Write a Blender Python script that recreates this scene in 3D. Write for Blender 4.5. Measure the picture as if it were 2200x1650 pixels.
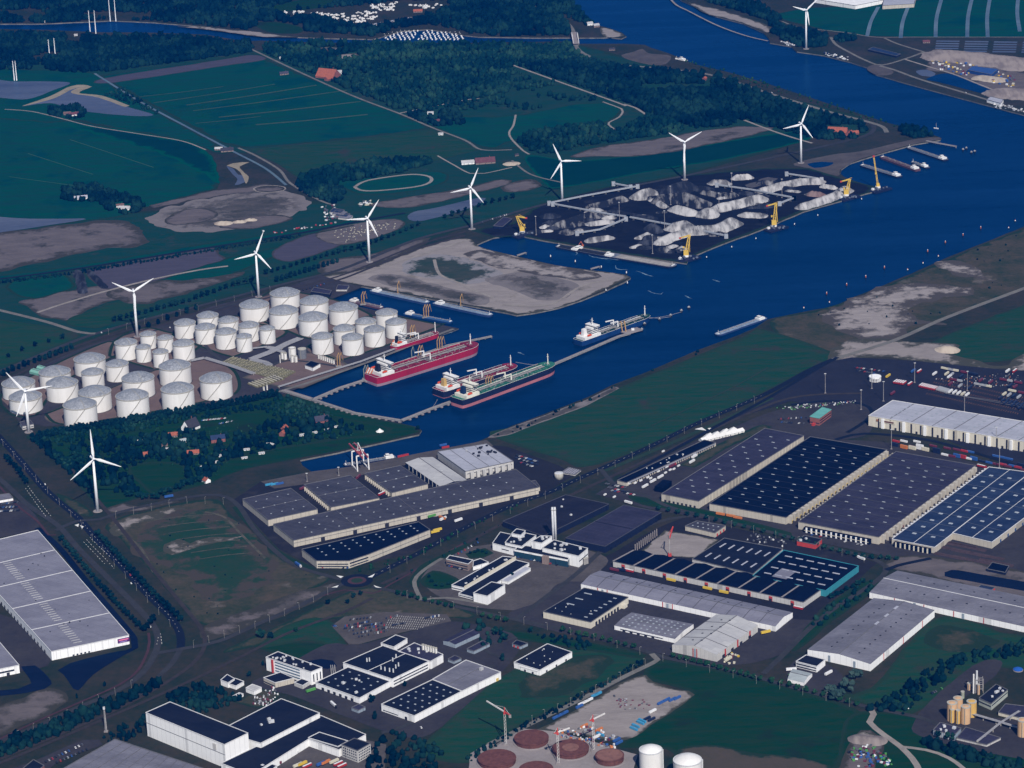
import bpy,bmesh,math,random
import numpy as np
from mathutils import Vector,Matrix,noise
from mathutils.geometry import delaunay_2d_cdt
random.seed(7)
rng=np.random.default_rng(7)
for o in list(bpy.data.objects):
 bpy.data.objects.remove(o)
scene=bpy.context.scene
C=scene.collection
CAM_H=1650.0
PITCH=math.radians(19.8)
ROLL=0.040
FPX=6500.0
Fv=Vector((0,math.cos(PITCH),-math.sin(PITCH)))
R0=Vector((1,0,0));U0=Vector((0,math.sin(PITCH),math.cos(PITCH)))
Rv=R0*math.cos(ROLL)-U0*math.sin(ROLL)
Uv=R0*math.sin(ROLL)+U0*math.cos(ROLL)
CPOS=Vector((0,0,CAM_H))
cam_d=bpy.data.cameras.new('camera')
cam=bpy.data.objects.new('camera',cam_d)
C.objects.link(cam)
cam_d.sensor_width=36.0
cam_d.lens=36.0*FPX/2200.0
cam_d.clip_start=1.0
cam_d.clip_end=60000.0
M3=Matrix((Rv,Uv,-Fv)).transposed()
cam.matrix_world=Matrix.Translation(CPOS)@M3.to_4x4()
scene.camera=cam
SUN_EL=math.radians(42)
SUN_AZ=math.radians(167)
world=bpy.data.worlds.new('World');scene.world=world;world.use_nodes=True
wn=world.node_tree.nodes;wl=world.node_tree.links
wn.clear()
sky=wn.new('ShaderNodeTexSky');sky.sky_type='NISHITA';sky.sun_disc=False
sky.sun_elevation=SUN_EL;sky.sun_rotation=SUN_AZ
sky.altitude=0;sky.air_density=1.0;sky.dust_density=0.6;sky.ozone_density=3.0
bg=wn.new('ShaderNodeBackground');bg.inputs['Strength'].default_value=0.07
wo=wn.new('ShaderNodeOutputWorld')
wl.new(sky.outputs[0],bg.inputs[0]);wl.new(bg.outputs[0],wo.inputs[0])
sun_d=bpy.data.lights.new('sun','SUN');sun_d.energy=4.5;sun_d.angle=math.radians(0.5)
sun_d.color=(1.0,0.94,0.87)
sun=bpy.data.objects.new('sun',sun_d);C.objects.link(sun)
sdir=Vector((math.sin(SUN_AZ)*math.cos(SUN_EL),math.cos(SUN_AZ)*math.cos(SUN_EL),math.sin(SUN_EL)))
sun.rotation_euler=sdir.to_track_quat('Z','Y').to_euler()
sun.location=(500,2000,1500)
HAZE_COL=(0.001,0.11,0.50);HAZE_D=3.4e-5
vs=scene.view_settings
vs.view_transform='Standard';vs.look='None';vs.gamma=1.0;vs.exposure=0.40
vs.use_curve_mapping=False
scene.render.engine='CYCLES'
cy=scene.cycles
cy.use_denoising=True
cy.max_bounces=5;cy.diffuse_bounces=2;cy.glossy_bounces=2;cy.transmission_bounces=2
cy.volume_bounces=0;cy.transparent_max_bounces=4
cy.sample_clamp_indirect=4.0
def P(x,y,z=0.0):
 d=Fv*FPX+Rv*(x-1100.0)+Uv*(825.0-y)
 t=(z-CAM_H)/d.z
 return Vector((d.x*t,d.y*t,z))
def G(x,y):
 p=P(x,y,0.0)
 return(p.x,p.y)
def mpp(x,y):
 return(P(x+1,y)-P(x,y)).length
def hpx(x,y,px):
 a=P(x,y)
 d=(a-CPOS);
 dist=d.dot(Fv)
 dep=math.asin(-d.z/d.length)
 return px*dist/FPX/math.cos(dep)
MATS={}
def nt(m):
 m.use_nodes=True
 t=m.node_tree;t.nodes.clear()
 return t
def deep(c):
 y=max(c);k=.55+.45*min(1,y/.2)
 return tuple(v*k for v in c)
def mat(name,c,c2=None,rough=0.8,scale=0.05,detail=6.0,fine=None,metal=0.0,spec=0.04,stretch=None,angle=0.0,coord='pos',contrast=1.0,bump=0.0):
 0
 if name in MATS:return MATS[name]
 m=bpy.data.materials.new(name);t=nt(m);n=t.nodes;l=t.links
 out=n.new('ShaderNodeOutputMaterial');b=n.new('ShaderNodeBsdfPrincipled')
 l.new(b.outputs[0],out.inputs[0])
 b.inputs['Roughness'].default_value=rough;b.inputs['Metallic'].default_value=metal
 b.inputs['Specular IOR Level'].default_value=spec
 if c2 is None:c2=tuple(v*0.8 for v in c)
 c,c2=deep(c),deep(c2)
 if coord=='pos':
  g=n.new('ShaderNodeNewGeometry');src=g.outputs['Position']
 else:
  g=n.new('ShaderNodeTexCoord');src=g.outputs['Object']
 mp=n.new('ShaderNodeMapping');l.new(src,mp.inputs[0])
 mp.inputs['Rotation'].default_value=(0,0,angle)
 if stretch:mp.inputs['Scale'].default_value=stretch
 n1=n.new('ShaderNodeTexNoise');n1.inputs['Scale'].default_value=scale;n1.inputs['Detail'].default_value=detail
 n1.inputs['Roughness'].default_value=0.62
 l.new(mp.outputs[0],n1.inputs['Vector'])
 n2=n.new('ShaderNodeTexNoise');n2.inputs['Scale'].default_value=fine or scale*9;n2.inputs['Detail'].default_value=4
 l.new(mp.outputs[0],n2.inputs['Vector'])
 add=n.new('ShaderNodeMath');add.operation='MULTIPLY_ADD';add.inputs[1].default_value=0.45
 l.new(n2.outputs['Fac'],add.inputs[0])
 l.new(n1.outputs['Fac'],add.inputs[2])
 mr=n.new('ShaderNodeMapRange');k=0.17/contrast
 mr.inputs['From Min'].default_value=0.725-k;mr.inputs['From Max'].default_value=0.725+k
 l.new(add.outputs[0],mr.inputs['Value'])
 mx=n.new('ShaderNodeMix');mx.data_type='RGBA'
 mx.inputs[6].default_value=(*c,1);mx.inputs[7].default_value=(*c2,1)
 l.new(mr.outputs[0],mx.inputs[0]);l.new(mx.outputs[2],b.inputs['Base Color'])
 if bump:
  bp=n.new('ShaderNodeBump');bp.inputs['Strength'].default_value=bump;bp.inputs['Distance'].default_value=1.0
  l.new(add.outputs[0],bp.inputs['Height']);l.new(bp.outputs[0],b.inputs['Normal'])
 MATS[name]=m
 return m
def dim(c):
 if not c:return c
 y=.3*c[0]+.6*c[1]+.1*c[2];k=.62+.16*min(1,y/.25)
 return(c[0]*k*(.8 if c[1]>c[0]*1.3 else 1),c[1]*k*.95,c[2]*k)
def patch_mat(name,c,c2,edge_c,scale=0.03,stretch=None,angle=0.0,rag=0.9,rough=0.95,contrast=1.0,third=None,third_at=0.62):
 0
 if name in MATS:return MATS[name]
 c,c2,edge_c,third=(dim(q)for q in(c,c2,edge_c,third))
 m=bpy.data.materials.new(name);t=nt(m);n=t.nodes;l=t.links
 out=n.new('ShaderNodeOutputMaterial');b=n.new('ShaderNodeBsdfPrincipled')
 l.new(b.outputs[0],out.inputs[0]);b.inputs['Roughness'].default_value=rough;b.inputs['Specular IOR Level'].default_value=0.0
 g=n.new('ShaderNodeNewGeometry')
 mp=n.new('ShaderNodeMapping');l.new(g.outputs['Position'],mp.inputs[0])
 mp.inputs['Rotation'].default_value=(0,0,angle)
 if stretch:mp.inputs['Scale'].default_value=stretch
 def noi(s,det=6.0,src=mp.outputs[0]):
  q=n.new('ShaderNodeTexNoise');q.inputs['Scale'].default_value=s;q.inputs['Detail'].default_value=det
  q.inputs['Roughness'].default_value=0.65;l.new(src,q.inputs['Vector']);return q.outputs['Fac']
 n1=noi(scale);n2=noi(scale*7,4.0)
 add=n.new('ShaderNodeMath');add.operation='MULTIPLY_ADD';add.inputs[1].default_value=0.5
 l.new(n2,add.inputs[0]);l.new(n1,add.inputs[2])
 mr=n.new('ShaderNodeMapRange');k=0.2/contrast
 mr.inputs['From Min'].default_value=0.75-k;mr.inputs['From Max'].default_value=0.75+k
 l.new(add.outputs[0],mr.inputs['Value'])
 mx=n.new('ShaderNodeMix');mx.data_type='RGBA';mx.inputs[6].default_value=(*c,1);mx.inputs[7].default_value=(*c2,1)
 l.new(mr.outputs[0],mx.inputs[0]);col=mx.outputs[2]
 if third:
  n4=noi(scale*0.7,8.0,g.outputs['Position'])
  m4=n.new('ShaderNodeMapRange');m4.inputs['From Min'].default_value=third_at-0.05;m4.inputs['From Max'].default_value=third_at+0.05
  l.new(n4,m4.inputs['Value'])
  mx4=n.new('ShaderNodeMix');mx4.data_type='RGBA';mx4.inputs[7].default_value=(*third,1)
  l.new(m4.outputs[0],mx4.inputs[0]);l.new(col,mx4.inputs[6]);col=mx4.outputs[2]
 if rag>0:
  at=n.new('ShaderNodeAttribute');at.attribute_name='edge'
  n3=noi(0.028,10.0,g.outputs['Position'])
  s=n.new('ShaderNodeMath');s.operation='MULTIPLY_ADD';s.inputs[1].default_value=2.8*rag;
  sub=n.new('ShaderNodeMath');sub.operation='SUBTRACT';sub.inputs[1].default_value=0.5
  l.new(n3,sub.inputs[0]);l.new(sub.outputs[0],s.inputs[0]);l.new(at.outputs['Fac'],s.inputs[2])
  m3=n.new('ShaderNodeMapRange');m3.inputs['From Min'].default_value=0.18;m3.inputs['From Max'].default_value=0.5
  l.new(s.outputs[0],m3.inputs['Value'])
  mx3=n.new('ShaderNodeMix');mx3.data_type='RGBA';mx3.inputs[6].default_value=(*edge_c,1)
  l.new(m3.outputs[0],mx3.inputs[0]);l.new(col,mx3.inputs[7]);col=mx3.outputs[2]
 l.new(col,b.inputs['Base Color'])
 MATS[name]=m
 return m
class MB:
 def __init__(s):s.v=[];s.f=[]
 def add(s,vs,fs):
  k=len(s.v);s.v+=[tuple(p)for p in vs];s.f+=[tuple(i+k for i in f)for f in fs];return s
 def box(s,c,sx,sy,sz,rz=0.0,taper=1.0):
  0
  ca,sa=math.cos(rz),math.sin(rz);vs=[]
  for k,z in((1.0,0),(taper,sz)):
   for x,y in((-1,-1),(1,-1),(1,1),(-1,1)):
    px,py=x*sx/2*k,y*sy/2*k
    vs.append((c[0]+px*ca-py*sa,c[1]+px*sa+py*ca,c[2]+z))
  return s.add(vs,[(3,2,1,0),(4,5,6,7),(0,1,5,4),(1,2,6,5),(2,3,7,6),(3,0,4,7)])
 def prism(s,poly,z0,z1,bottom=True):
  n=len(poly);vs=[(p[0],p[1],z0)for p in poly]+[(p[0],p[1],z1)for p in poly]
  fs=[(i,(i+1)%n,n+(i+1)%n,n+i)for i in range(n)]
  fs.append(tuple(range(n,2*n)))
  if bottom:fs.append(tuple(reversed(range(n))))
  return s.add(vs,fs)
 def beam(s,a,b,w,h=None):
  a=Vector(a);b=Vector(b);h=h or w
  d=(b-a);L=d.length
  if L<1e-6:return s
  d/=L;up=Vector((0,0,1))if abs(d.z)<0.97 else Vector((0,1,0))
  x=d.cross(up).normalized();y=x.cross(d).normalized()
  vs=[]
  for q in(a,b):
   for i,j in((-1,-1),(1,-1),(1,1),(-1,1)):
    vs.append(q+x*(i*w/2)+y*(j*h/2))
  return s.add(vs,[(0,1,2,3),(7,6,5,4),(0,4,5,1),(1,5,6,2),(2,6,7,3),(3,7,4,0)])
 def cone(s,c,r0,r1,h,n=24,cap=True,z0=0.0):
  vs=[]
  for r,z in((r0,z0),(r1,z0+h)):
   for i in range(n):
    a=2*math.pi*i/n;vs.append((c[0]+r*math.cos(a),c[1]+r*math.sin(a),c[2]+z))
  fs=[(i,(i+1)%n,n+(i+1)%n,n+i)for i in range(n)]
  if cap:fs+=[tuple(range(n,2*n)),tuple(reversed(range(n)))]
  return s.add(vs,fs)
 def lathe(s,c,prof,n=24):
  vs=[];fs=[]
  for r,z in prof:
   for i in range(n):
    a=2*math.pi*i/n;vs.append((c[0]+r*math.cos(a),c[1]+r*math.sin(a),c[2]+z))
  for k in range(len(prof)-1):
   for i in range(n):
    j=(i+1)%n
    fs.append((k*n+i,k*n+j,(k+1)*n+j,(k+1)*n+i))
  fs.append(tuple(range((len(prof)-1)*n,len(prof)*n)))
  return s.add(vs,fs)
 def tube(s,a,b,r0,r1=None,n=8):
  a=Vector(a);b=Vector(b);r1=r0 if r1 is None else r1
  d=(b-a).normalized();up=Vector((0,0,1))if abs(d.z)<0.97 else Vector((0,1,0))
  x=d.cross(up).normalized();y=x.cross(d).normalized();vs=[]
  for q,r in((a,r0),(b,r1)):
   for i in range(n):
    t=2*math.pi*i/n;vs.append(q+x*(r*math.cos(t))+y*(r*math.sin(t)))
  fs=[(i,(i+1)%n,n+(i+1)%n,n+i)for i in range(n)]+[tuple(reversed(range(n))),tuple(range(n,2*n))]
  return s.add(vs,fs)
 def mesh(s,name,m,smooth=False,off=None):
  me=bpy.data.meshes.new(name)
  v=s.v if off is None else[(p[0]-off[0],p[1]-off[1],p[2]-off[2])for p in s.v]
  me.from_pydata(v,[],s.f);me.materials.append(m)
  bm=bmesh.new();bm.from_mesh(me);bmesh.ops.recalc_face_normals(bm,faces=bm.faces);bm.to_mesh(me);bm.free()
  if smooth:
   me.polygons.foreach_set('use_smooth',[True]*len(me.polygons))
  me.update();return me
def tag(o,label=None,cat=None,group=None,kind=None):
 if label:o['label']=label
 if cat:o['category']=cat
 if group:o['group']=group
 if kind:o['kind']=kind
 return o
def thing(name,label,cat,loc=(0,0,0),rz=0.0,group=None):
 o=bpy.data.objects.new(name,None);C.objects.link(o);o.empty_display_size=1
 o.location=loc;o.rotation_euler=(0,0,rz)
 return tag(o,label,cat,group)
def part(parent,name,mb,m,smooth=False,local=False,sub_of=None):
 0
 off=None if local else parent.location if sub_of is None else parent.location
 me=mb.mesh(name,m,smooth,off)
 o=bpy.data.objects.new(name,me);C.objects.link(o);o.parent=sub_of or parent
 return o
def link(name,me,parent=None,loc=None,rz=None):
 o=bpy.data.objects.new(name,me);C.objects.link(o)
 if parent:o.parent=parent
 if loc is not None:o.location=loc
 if rz is not None:o.rotation_euler=(0,0,rz)
 return o
def struct(name,me,label=None,kind='structure'):
 o=bpy.data.objects.new(name,me);C.objects.link(o);o['kind']=kind
 if label:o['label']=label
 return o
def densify(pts,step,closed=True,smooth=False):
 if smooth:
  q=[];n=len(pts)
  for i in range(n if closed else n-1):
   p0=pts[(i-1)%n]if closed or i>0 else pts[i]
   p1=pts[i];p2=pts[(i+1)%n];p3=pts[(i+2)%n]if closed or i+2<n else p2
   k=max(1,int(math.dist(p1,p2)/step))
   for j in range(k):
    t=j/k
    q.append(tuple(0.5*(2*p1[a]+(p2[a]-p0[a])*t+(2*p0[a]-5*p1[a]+4*p2[a]-p3[a])*t*t+(3*p1[a]-p0[a]-3*p2[a]+p3[a])*t**3)for a in(0,1)))
  if not closed:q.append(tuple(pts[-1][:2]))
  return q
 q=[];n=len(pts)
 for i in range(n if closed else n-1):
  a,b=pts[i],pts[(i+1)%n];k=max(1,int(math.dist(a,b)/step))
  q+=[(a[0]+(b[0]-a[0])*j/k,a[1]+(b[1]-a[1])*j/k)for j in range(k)]
 if not closed:q.append(tuple(pts[-1][:2]))
 return q
def jitter(q,amp,sc=0.03):
 return[(x+amp*noise.noise((x*sc,y*sc,3.1))+amp*.5*noise.noise((x*sc*4,y*sc*4,9.0)),y+amp*1.6*noise.noise((x*sc,y*sc,7.7)))for x,y in q]
def inpoly(xy,poly):
 x=xy[:,0];y=xy[:,1];p=np.asarray(poly);r=np.zeros(len(xy),bool)
 j=len(p)-1
 for i in range(len(p)):
  xi,yi=p[i];xj,yj=p[j]
  c=(yi>y)!=(yj>y)
  with np.errstate(divide='ignore',invalid='ignore'):
   c&=x<(xj-xi)*(y-yi)/(yj-yi+1e-12)+xi
  r^=c;j=i
 return r
def segdist(xy,poly):
 p=np.asarray(poly);q=np.roll(p,-1,0);best=np.full(len(xy),1e9)
 for a,b in zip(p,q):
  d=b-a;L=d@d+1e-9
  t=np.clip(((xy-a)@d)/L,0,1)
  best=np.minimum(best,np.hypot(*(xy-a-t[:,None]*d).T))
 return best
LV=0.07
LVN={}
def lvz(level):
 LVN[level]=LVN.get(level,-1)+1
 return LV*level+LVN[level]*0.0016
def patch(name,pix,m,level=1,amp=3.0,step=12.0,feather=14.0,smooth=True,kind='structure',label=None,fill=True):
 w=[G(*p)for p in pix]
 b=densify(w,step,True,smooth)
 if amp:b=jitter(b,amp)
 b=np.array(b)
 if fill:
  lo,hi=b.min(0),b.max(0);area=max((hi-lo).prod(),1)
  s=max(7.0,math.sqrt(area/1400))
  gx,gy=np.meshgrid(np.arange(lo[0],hi[0],s),np.arange(lo[1],hi[1],s))
  g=np.stack([gx.ravel(),gy.ravel()],1)+rng.uniform(-.25*s,.25*s,(gx.size,2))
  g=g[inpoly(g,b)]
  if len(g):g=g[segdist(g,b)>s*.45]
 else:g=np.zeros((0,2))
 allp=np.vstack([b,g])if len(g)else b
 n=len(b)
 vs_,es_,fs_,*_=delaunay_2d_cdt([Vector(p)for p in allp],[],[list(range(n))],1,1e-4)
 me=bpy.data.meshes.new(name)
 xy=np.array([(p.x,p.y)for p in vs_])
 z=lvz(level)
 me.from_pydata([(x,y,z)for x,y in xy],[],[f for f in fs_])
 at=me.attributes.new('edge','FLOAT','POINT')
 e=np.clip(segdist(xy,b)/feather,0,1)
 at.data.foreach_set('value',e.astype(np.float32))
 me.materials.append(m)
 if me.polygons and me.polygons[0].normal.z<0:me.flip_normals()
 return struct(name,me,label,kind)
def strip_mesh(name,w,width,m,z=0.1,z1=None):
 0
 n=len(w);L=[];Rr=[]
 for i in range(n):
  a=Vector(w[max(0,i-1)][:2]);b=Vector(w[min(n-1,i+1)][:2]);d=(b-a)
  d=d.normalized()if d.length>0 else Vector((1,0));nn=Vector((-d.y,d.x))
  ww=width/2 if not hasattr(width,'__len__')else width[i]/2
  zz=z if z1 is None else z+(z1-z)*i/(n-1)
  p=Vector(w[i][:2]);a_=p+nn*ww;b_=p-nn*ww
  L.append((a_.x,a_.y,zz));Rr.append((b_.x,b_.y,zz))
 me=bpy.data.meshes.new(name)
 me.from_pydata(L+Rr,[],[(i,n+i,n+i+1,i+1)for i in range(n-1)])
 me.materials.append(m)
 if me.polygons[0].normal.z<0:me.flip_normals()
 return me
def road(name,pix,width,m,level=6,smooth=True,step=15,label=None):
 w=densify([G(*p)for p in pix],step,False,smooth)
 return struct(name,strip_mesh(name,w,width,m,lvz(level)),label)
 # ================================================================== land and water
GR=(0.026,0.050,0.026);GR2=(0.070,0.064,0.040)
M_ground=mat('rough_grass',dim(GR),dim(GR2),0.95,0.012,fine=0.11,spec=0.1)
M_bank=mat('stone_bank',(0.20,0.185,0.16),(0.11,0.105,0.09),0.95,0.06,spec=0.1)
M_quay=mat('quay_concrete',(0.27,0.26,0.25),(0.17,0.17,0.17),0.9,0.05)
WATER=[(1150,-160),(1222,0),(1240,22),(1258,38),(1277,52),(1310,61),(1335,70),(1346,78),(1335,83),(1310,80),(1290,81),(1235,81),(1150,81),(1095,80),(1030,79),(1000,76),(960,68),(920,63),(860,67),(815,81),(800,84),(700,82),(620,79),(550,71),(500,67),(440,57),(330,48),(240,44),(180,47),(90,51),(-60,51),(-60,61),(100,64),(200,69),(330,70),(440,74),(500,84),(520,89),(560,87),(620,89),(700,92),(1000,92),(1100,90),(1225,89),(1240,94),(1290,94),(1340,94),(1385,96),(1400,103),(1430,112),(1450,120),(1480,133),(1500,140),(1540,149),(1580,159),(1650,180),(1720,203),(1790,226),(1850,245),(1900,262),(1960,277),(2000,288),(2022,296),(2020,301),(1960,311),(1900,328),(1850,343),(1825,352),(1808,364),(1805,373),(1815,381),(1840,390),(1868,398),(1890,402),(1895,408),(1860,416),(1725,455),(1632,495),(1560,521),(1482,553),(1476,566),(1446,562),(1300,540),(1200,522),(1165,516),(1125,508),(1100,504),(1060,511),(1037,520),(1022,527),(1032,533),(1100,548),(1200,571),(1300,584),(1345,590),(1356,597),(1340,606),(1300,625),(1250,645),(1200,661),(1150,672),(1110,677),(1088,672),(778,615),(708,643),(770,664),(857,679),(925,694),(985,705),(950,718),(842,757),(775,779),(692,808),(620,835),(612,846),(675,862),(800,896),(893,916),(906,924),(900,933),(825,950),(725,972),(645,989),(650,1000),(672,1015),(762,1003),(900,975),(1020,952),(1042,942),(1100,915),(1162,892),(1260,855),(1315,827),(1387,800),(1492,755),(1585,720),(1622,704),(1650,686),(1750,665),(1785,660),(1835,638),(1900,612),(1975,580),(2042,550),(2112,522),(2162,502),(2200,487),(2420,400),(2420,300),(2200,247),(2125,227),(2025,200),(1950,180),(1882,160),(1865,150),(1862,145),(1825,133),(1770,119),(1712,111),(1700,100),(1655,92),(1650,80),(1640,70),(1595,50),(1525,32),(1487,12),(1462,0),(1380,-160)]
wpoly=jitter(densify([G(*p)for p in WATER],25),1.2,0.05)
GX,GY0,GY1=8000.0,-1500.0,14000.0
def build_land():
 n=len(wpoly)
 gx,gy=np.meshgrid(np.linspace(-GX,GX,30),np.linspace(GY0,GY1,30))
 g=np.stack([gx.ravel(),gy.ravel()],1)
 d=segdist(g,wpoly);g=g[d>40]
 pts=[Vector(p)for p in wpoly]+[Vector(p)for p in g]
 v,e,f,*_=delaunay_2d_cdt(pts,[(i,(i+1)%n)for i in range(n)],[],0,1e-3)
 xy=np.array([(p.x,p.y)for p in v])
 cen=np.array([xy[list(t)].mean(0)for t in f])
 land=~inpoly(cen,wpoly)
 me=bpy.data.meshes.new('ground')
 me.from_pydata([(x,y,0)for x,y in xy],[],[f[i]for i in np.nonzero(land)[0]])
 me.materials.append(M_ground)
 if me.polygons[0].normal.z<0:me.flip_normals()
 struct('ground',me,'flat rough grass polder land around the harbour')
 me=bpy.data.meshes.new('bank')
 vs=[(x,y,-4.0)for x,y in wpoly]+[(x,y,0.0)for x,y in wpoly]
 me.from_pydata(vs,[],[(i,(i+1)%n,n+(i+1)%n,n+i)for i in range(n)])
 me.materials.append(M_bank);struct('shore_bank',me,'stone bank between land and water')
build_land()
def water_mat(name,c,rough=0.22,bump=0.35,scale=0.16):
 m=bpy.data.materials.new(name);t=nt(m);n=t.nodes;l=t.links
 out=n.new('ShaderNodeOutputMaterial');b=n.new('ShaderNodeBsdfPrincipled');ash=n.new('ShaderNodeAddShader');gl=n.new('ShaderNodeBsdfGlossy');l.new(b.outputs[0],ash.inputs[0]);l.new(gl.outputs[0],ash.inputs[1]);l.new(ash.outputs[0],out.inputs[0])
 fr=n.new('ShaderNodeFresnel');fr.inputs['IOR'].default_value=1.3;fm=n.new('ShaderNodeMix');fm.data_type='RGBA';fm.inputs[6].default_value=(0,0,0,1);fm.inputs[7].default_value=(0.055,0.26,0.56,1);l.new(fr.outputs[0],fm.inputs[0]);l.new(fm.outputs[2],gl.inputs['Color']);gl.inputs['Roughness'].default_value=rough;b.inputs['Roughness'].default_value=1;b.inputs['Specular IOR Level'].default_value=0.0
 g=n.new('ShaderNodeNewGeometry')
 a=n.new('ShaderNodeTexNoise');a.inputs['Scale'].default_value=0.004;a.inputs['Detail'].default_value=5
 l.new(g.outputs['Position'],a.inputs['Vector'])
 mp=n.new('ShaderNodeMapping');mp.inputs['Rotation'].default_value=(0,0,0.5);mp.inputs['Scale'].default_value=(0.35,1.0,1)
 l.new(g.outputs['Position'],mp.inputs[0])
 ws=n.new('ShaderNodeMapping');ws.inputs['Rotation'].default_value=(0,0,0.45);ws.inputs['Scale'].default_value=(0.12,1.0,1);l.new(g.outputs['Position'],ws.inputs[0]);l.new(ws.outputs[0],a.inputs['Vector']);a.inputs['Scale'].default_value=0.012;a.inputs['Roughness'].default_value=0.6
 r=n.new('ShaderNodeTexNoise');r.inputs['Scale'].default_value=scale;r.inputs['Detail'].default_value=5
 l.new(mp.outputs[0],r.inputs['Vector'])
 s=n.new('ShaderNodeMath');s.operation='MULTIPLY_ADD';s.inputs[1].default_value=0.35;l.new(r.outputs['Fac'],s.inputs[0]);l.new(a.outputs['Fac'],s.inputs[2])
 mr=n.new('ShaderNodeMapRange');mr.inputs['From Min'].default_value=0.45;mr.inputs['From Max'].default_value=0.9
 l.new(s.outputs[0],mr.inputs['Value'])
 mx=n.new('ShaderNodeMix');mx.data_type='RGBA';mx.inputs[6].default_value=(*[v*0.7 for v in c],1);mx.inputs[7].default_value=(c[0]*1.6+.002,c[1]*1.45,c[2]*1.25,1)
 l.new(mr.outputs[0],mx.inputs[0]);l.new(mx.outputs[2],b.inputs['Base Color'])
 bp=n.new('ShaderNodeBump');bp.inputs['Strength'].default_value=bump;bp.inputs['Distance'].default_value=0.6
 l.new(r.outputs['Fac'],bp.inputs['Height']);l.new(bp.outputs[0],gl.inputs['Normal'])
 MATS[name]=m;return m
M_water=water_mat('harbour_water',(0.0001,0.013,0.050))
M_pond=water_mat('pond_water',(0.055,0.07,0.105),0.3,0.2)
M_dark=water_mat('dark_pond_water',(0.003,0.008,0.024),0.15,0.1);M_dark.node_tree.nodes['Fresnel'].inputs['IOR'].default_value=1.08
me=bpy.data.meshes.new('water');
me.from_pydata([(-GX,GY0,-2.4),(GX,GY0,-2.4),(GX,GY1,-2.4),(-GX,GY1,-2.4)],[],[(0,1,2,3)]);me.materials.append(M_water)
struct('water',me,'deep blue harbour and canal water')
M_foam=patch_mat('wake_foam',(0.10,0.17,0.26),(0.02,0.06,0.12),(0.012,0.045,0.095),0.06,rag=1.2,rough=0.5)
def foam(pix,wm=6):
 w=densify([tuple(P(x,y,-2.3)[:2])for x,y in pix],6,False,True)
 w=jitter(w,2.5,0.08)
 n=len(w);ws=[wm*math.sin(math.pi*(i+.5)/n)*(0.5+random.random())for i in range(n)]
 struct('wake_foam',strip_mesh('wake_foam',w,ws,MATS['foam_line'],-2.33),'thin streak of foam on the harbour water','stuff')
mat('foam_line',(0.16,0.25,0.33),(0.05,0.10,0.16),0.5,0.1,contrast=1.5)
for a in([(1202,531),(1225,535),(1240,545),(1236,548)],[(1262,545),(1275,552),(1330,558),(1350,556)],[(1322,570),(1326,578),(1350,578)],[(1390,625),(1420,632),(1425,629)],[(1472,635),(1480,640),(1486,642)],[(1368,582),(1390,590),(1405,594)],[(1110,757),(1122,760),(1128,762)],[(955,717),(972,714)],[(1530,600),(1545,605)]):
 foam(a,3.0)
MEAD=(0.003,0.084,0.050);MEAD2=(0.060,0.112,0.058)  # MEAD holds extra blue, distance haze put into the grass colour
A_f=0.9
pm=patch_mat
M_mead=pm('meadow',MEAD,(0.012,0.060,0.050),GR,0.011,(1,9,1),1.22,0.3,contrast=1.3,third=(0.003,0.060,0.054),third_at=0.58)
M_meadD=pm('meadow_dark',(0.002,0.038,0.040),(0.004,0.046,0.042),MEAD,0.010,(1,3,1),1.2,0.6)
M_meadR=pm('meadow_rough',(0.010,0.070,0.032),(0.040,0.064,0.034),(0.03,0.058,0.03),0.016,(1,5,1),0.95,0.8,contrast=1.3,third=(0.045,0.052,0.036),third_at=0.62)
M_meadS=pm('meadow_on_sand',(0.030,0.062,0.038),(0.07,0.078,0.058),(0.26,0.26,0.26),0.016,(1,2.5,1),1.15,1.1,third=(0.2,0.19,0.15),third_at=0.62)
M_meadW=pm('meadow_on_waste',(0.014,0.066,0.030),(0.046,0.062,0.034),(0.075,0.068,0.05),0.016,None,0,1.2,third=(0.12,0.11,0.08),third_at=0.64)
M_meadG=pm('polder_rough',(0.008,0.062,0.042),(0.028,0.060,0.042),GR,0.012,(1,4,1),1.15,0.2,contrast=1.2,third=(0.05,0.058,0.044),third_at=0.64)
M_dike=pm('dike_grass',(0.005,0.052,0.020),(0.022,0.050,0.020),GR,0.016,(1,5,1),0.9,0.3,contrast=1.3,third=(0.018,0.036,0.022),third_at=0.6)
M_sand=pm('bare_sand',(0.34,0.32,0.29),(0.24,0.225,0.205),(0.075,0.08,0.055),0.018,(1,3,1),0.9,1.1,third=(0.15,0.14,0.10),third_at=0.64)
M_sandL=pm('pale_sand',(0.37,0.35,0.32),(0.26,0.245,0.225),(0.09,0.085,0.07),0.03,(1,3,1),0.8,1.0,third=(0.14,0.135,0.12),third_at=0.6)
M_dirt=pm('bare_dirt',(0.175,0.158,0.150),(0.12,0.112,0.108),(0.06,0.062,0.045),0.02,(1,3,1),1.2,0.9,third=(0.06,0.062,0.05),third_at=0.6)
M_dirtP=pm('ploughed_earth',(0.095,0.092,0.12),(0.072,0.072,0.095),(0.06,0.06,0.05),0.02,(1,5,1),1.2,0.5)
M_scrub=pm('scrub',(0.040,0.056,0.028),(0.10,0.084,0.056),GR,0.02,None,0,0.8,third=(0.17,0.155,0.13),third_at=0.66)
M_scrubS=pm('sandy_scrub',(0.045,0.055,0.038),(0.13,0.12,0.11),(0.2,0.19,0.18),0.02,(1,2.2,1),0.9,1.0,third=(0.22,0.21,0.20),third_at=0.60)
M_pad=pm('red_gravel',(0.200,0.150,0.128),(0.15,0.115,0.10),(0.10,0.10,0.075),0.03,None,0,0.1)
M_asph=pm('yard_asphalt',(0.066,0.066,0.068),(0.042,0.043,0.050),GR,0.02,None,0,0.0)
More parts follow.
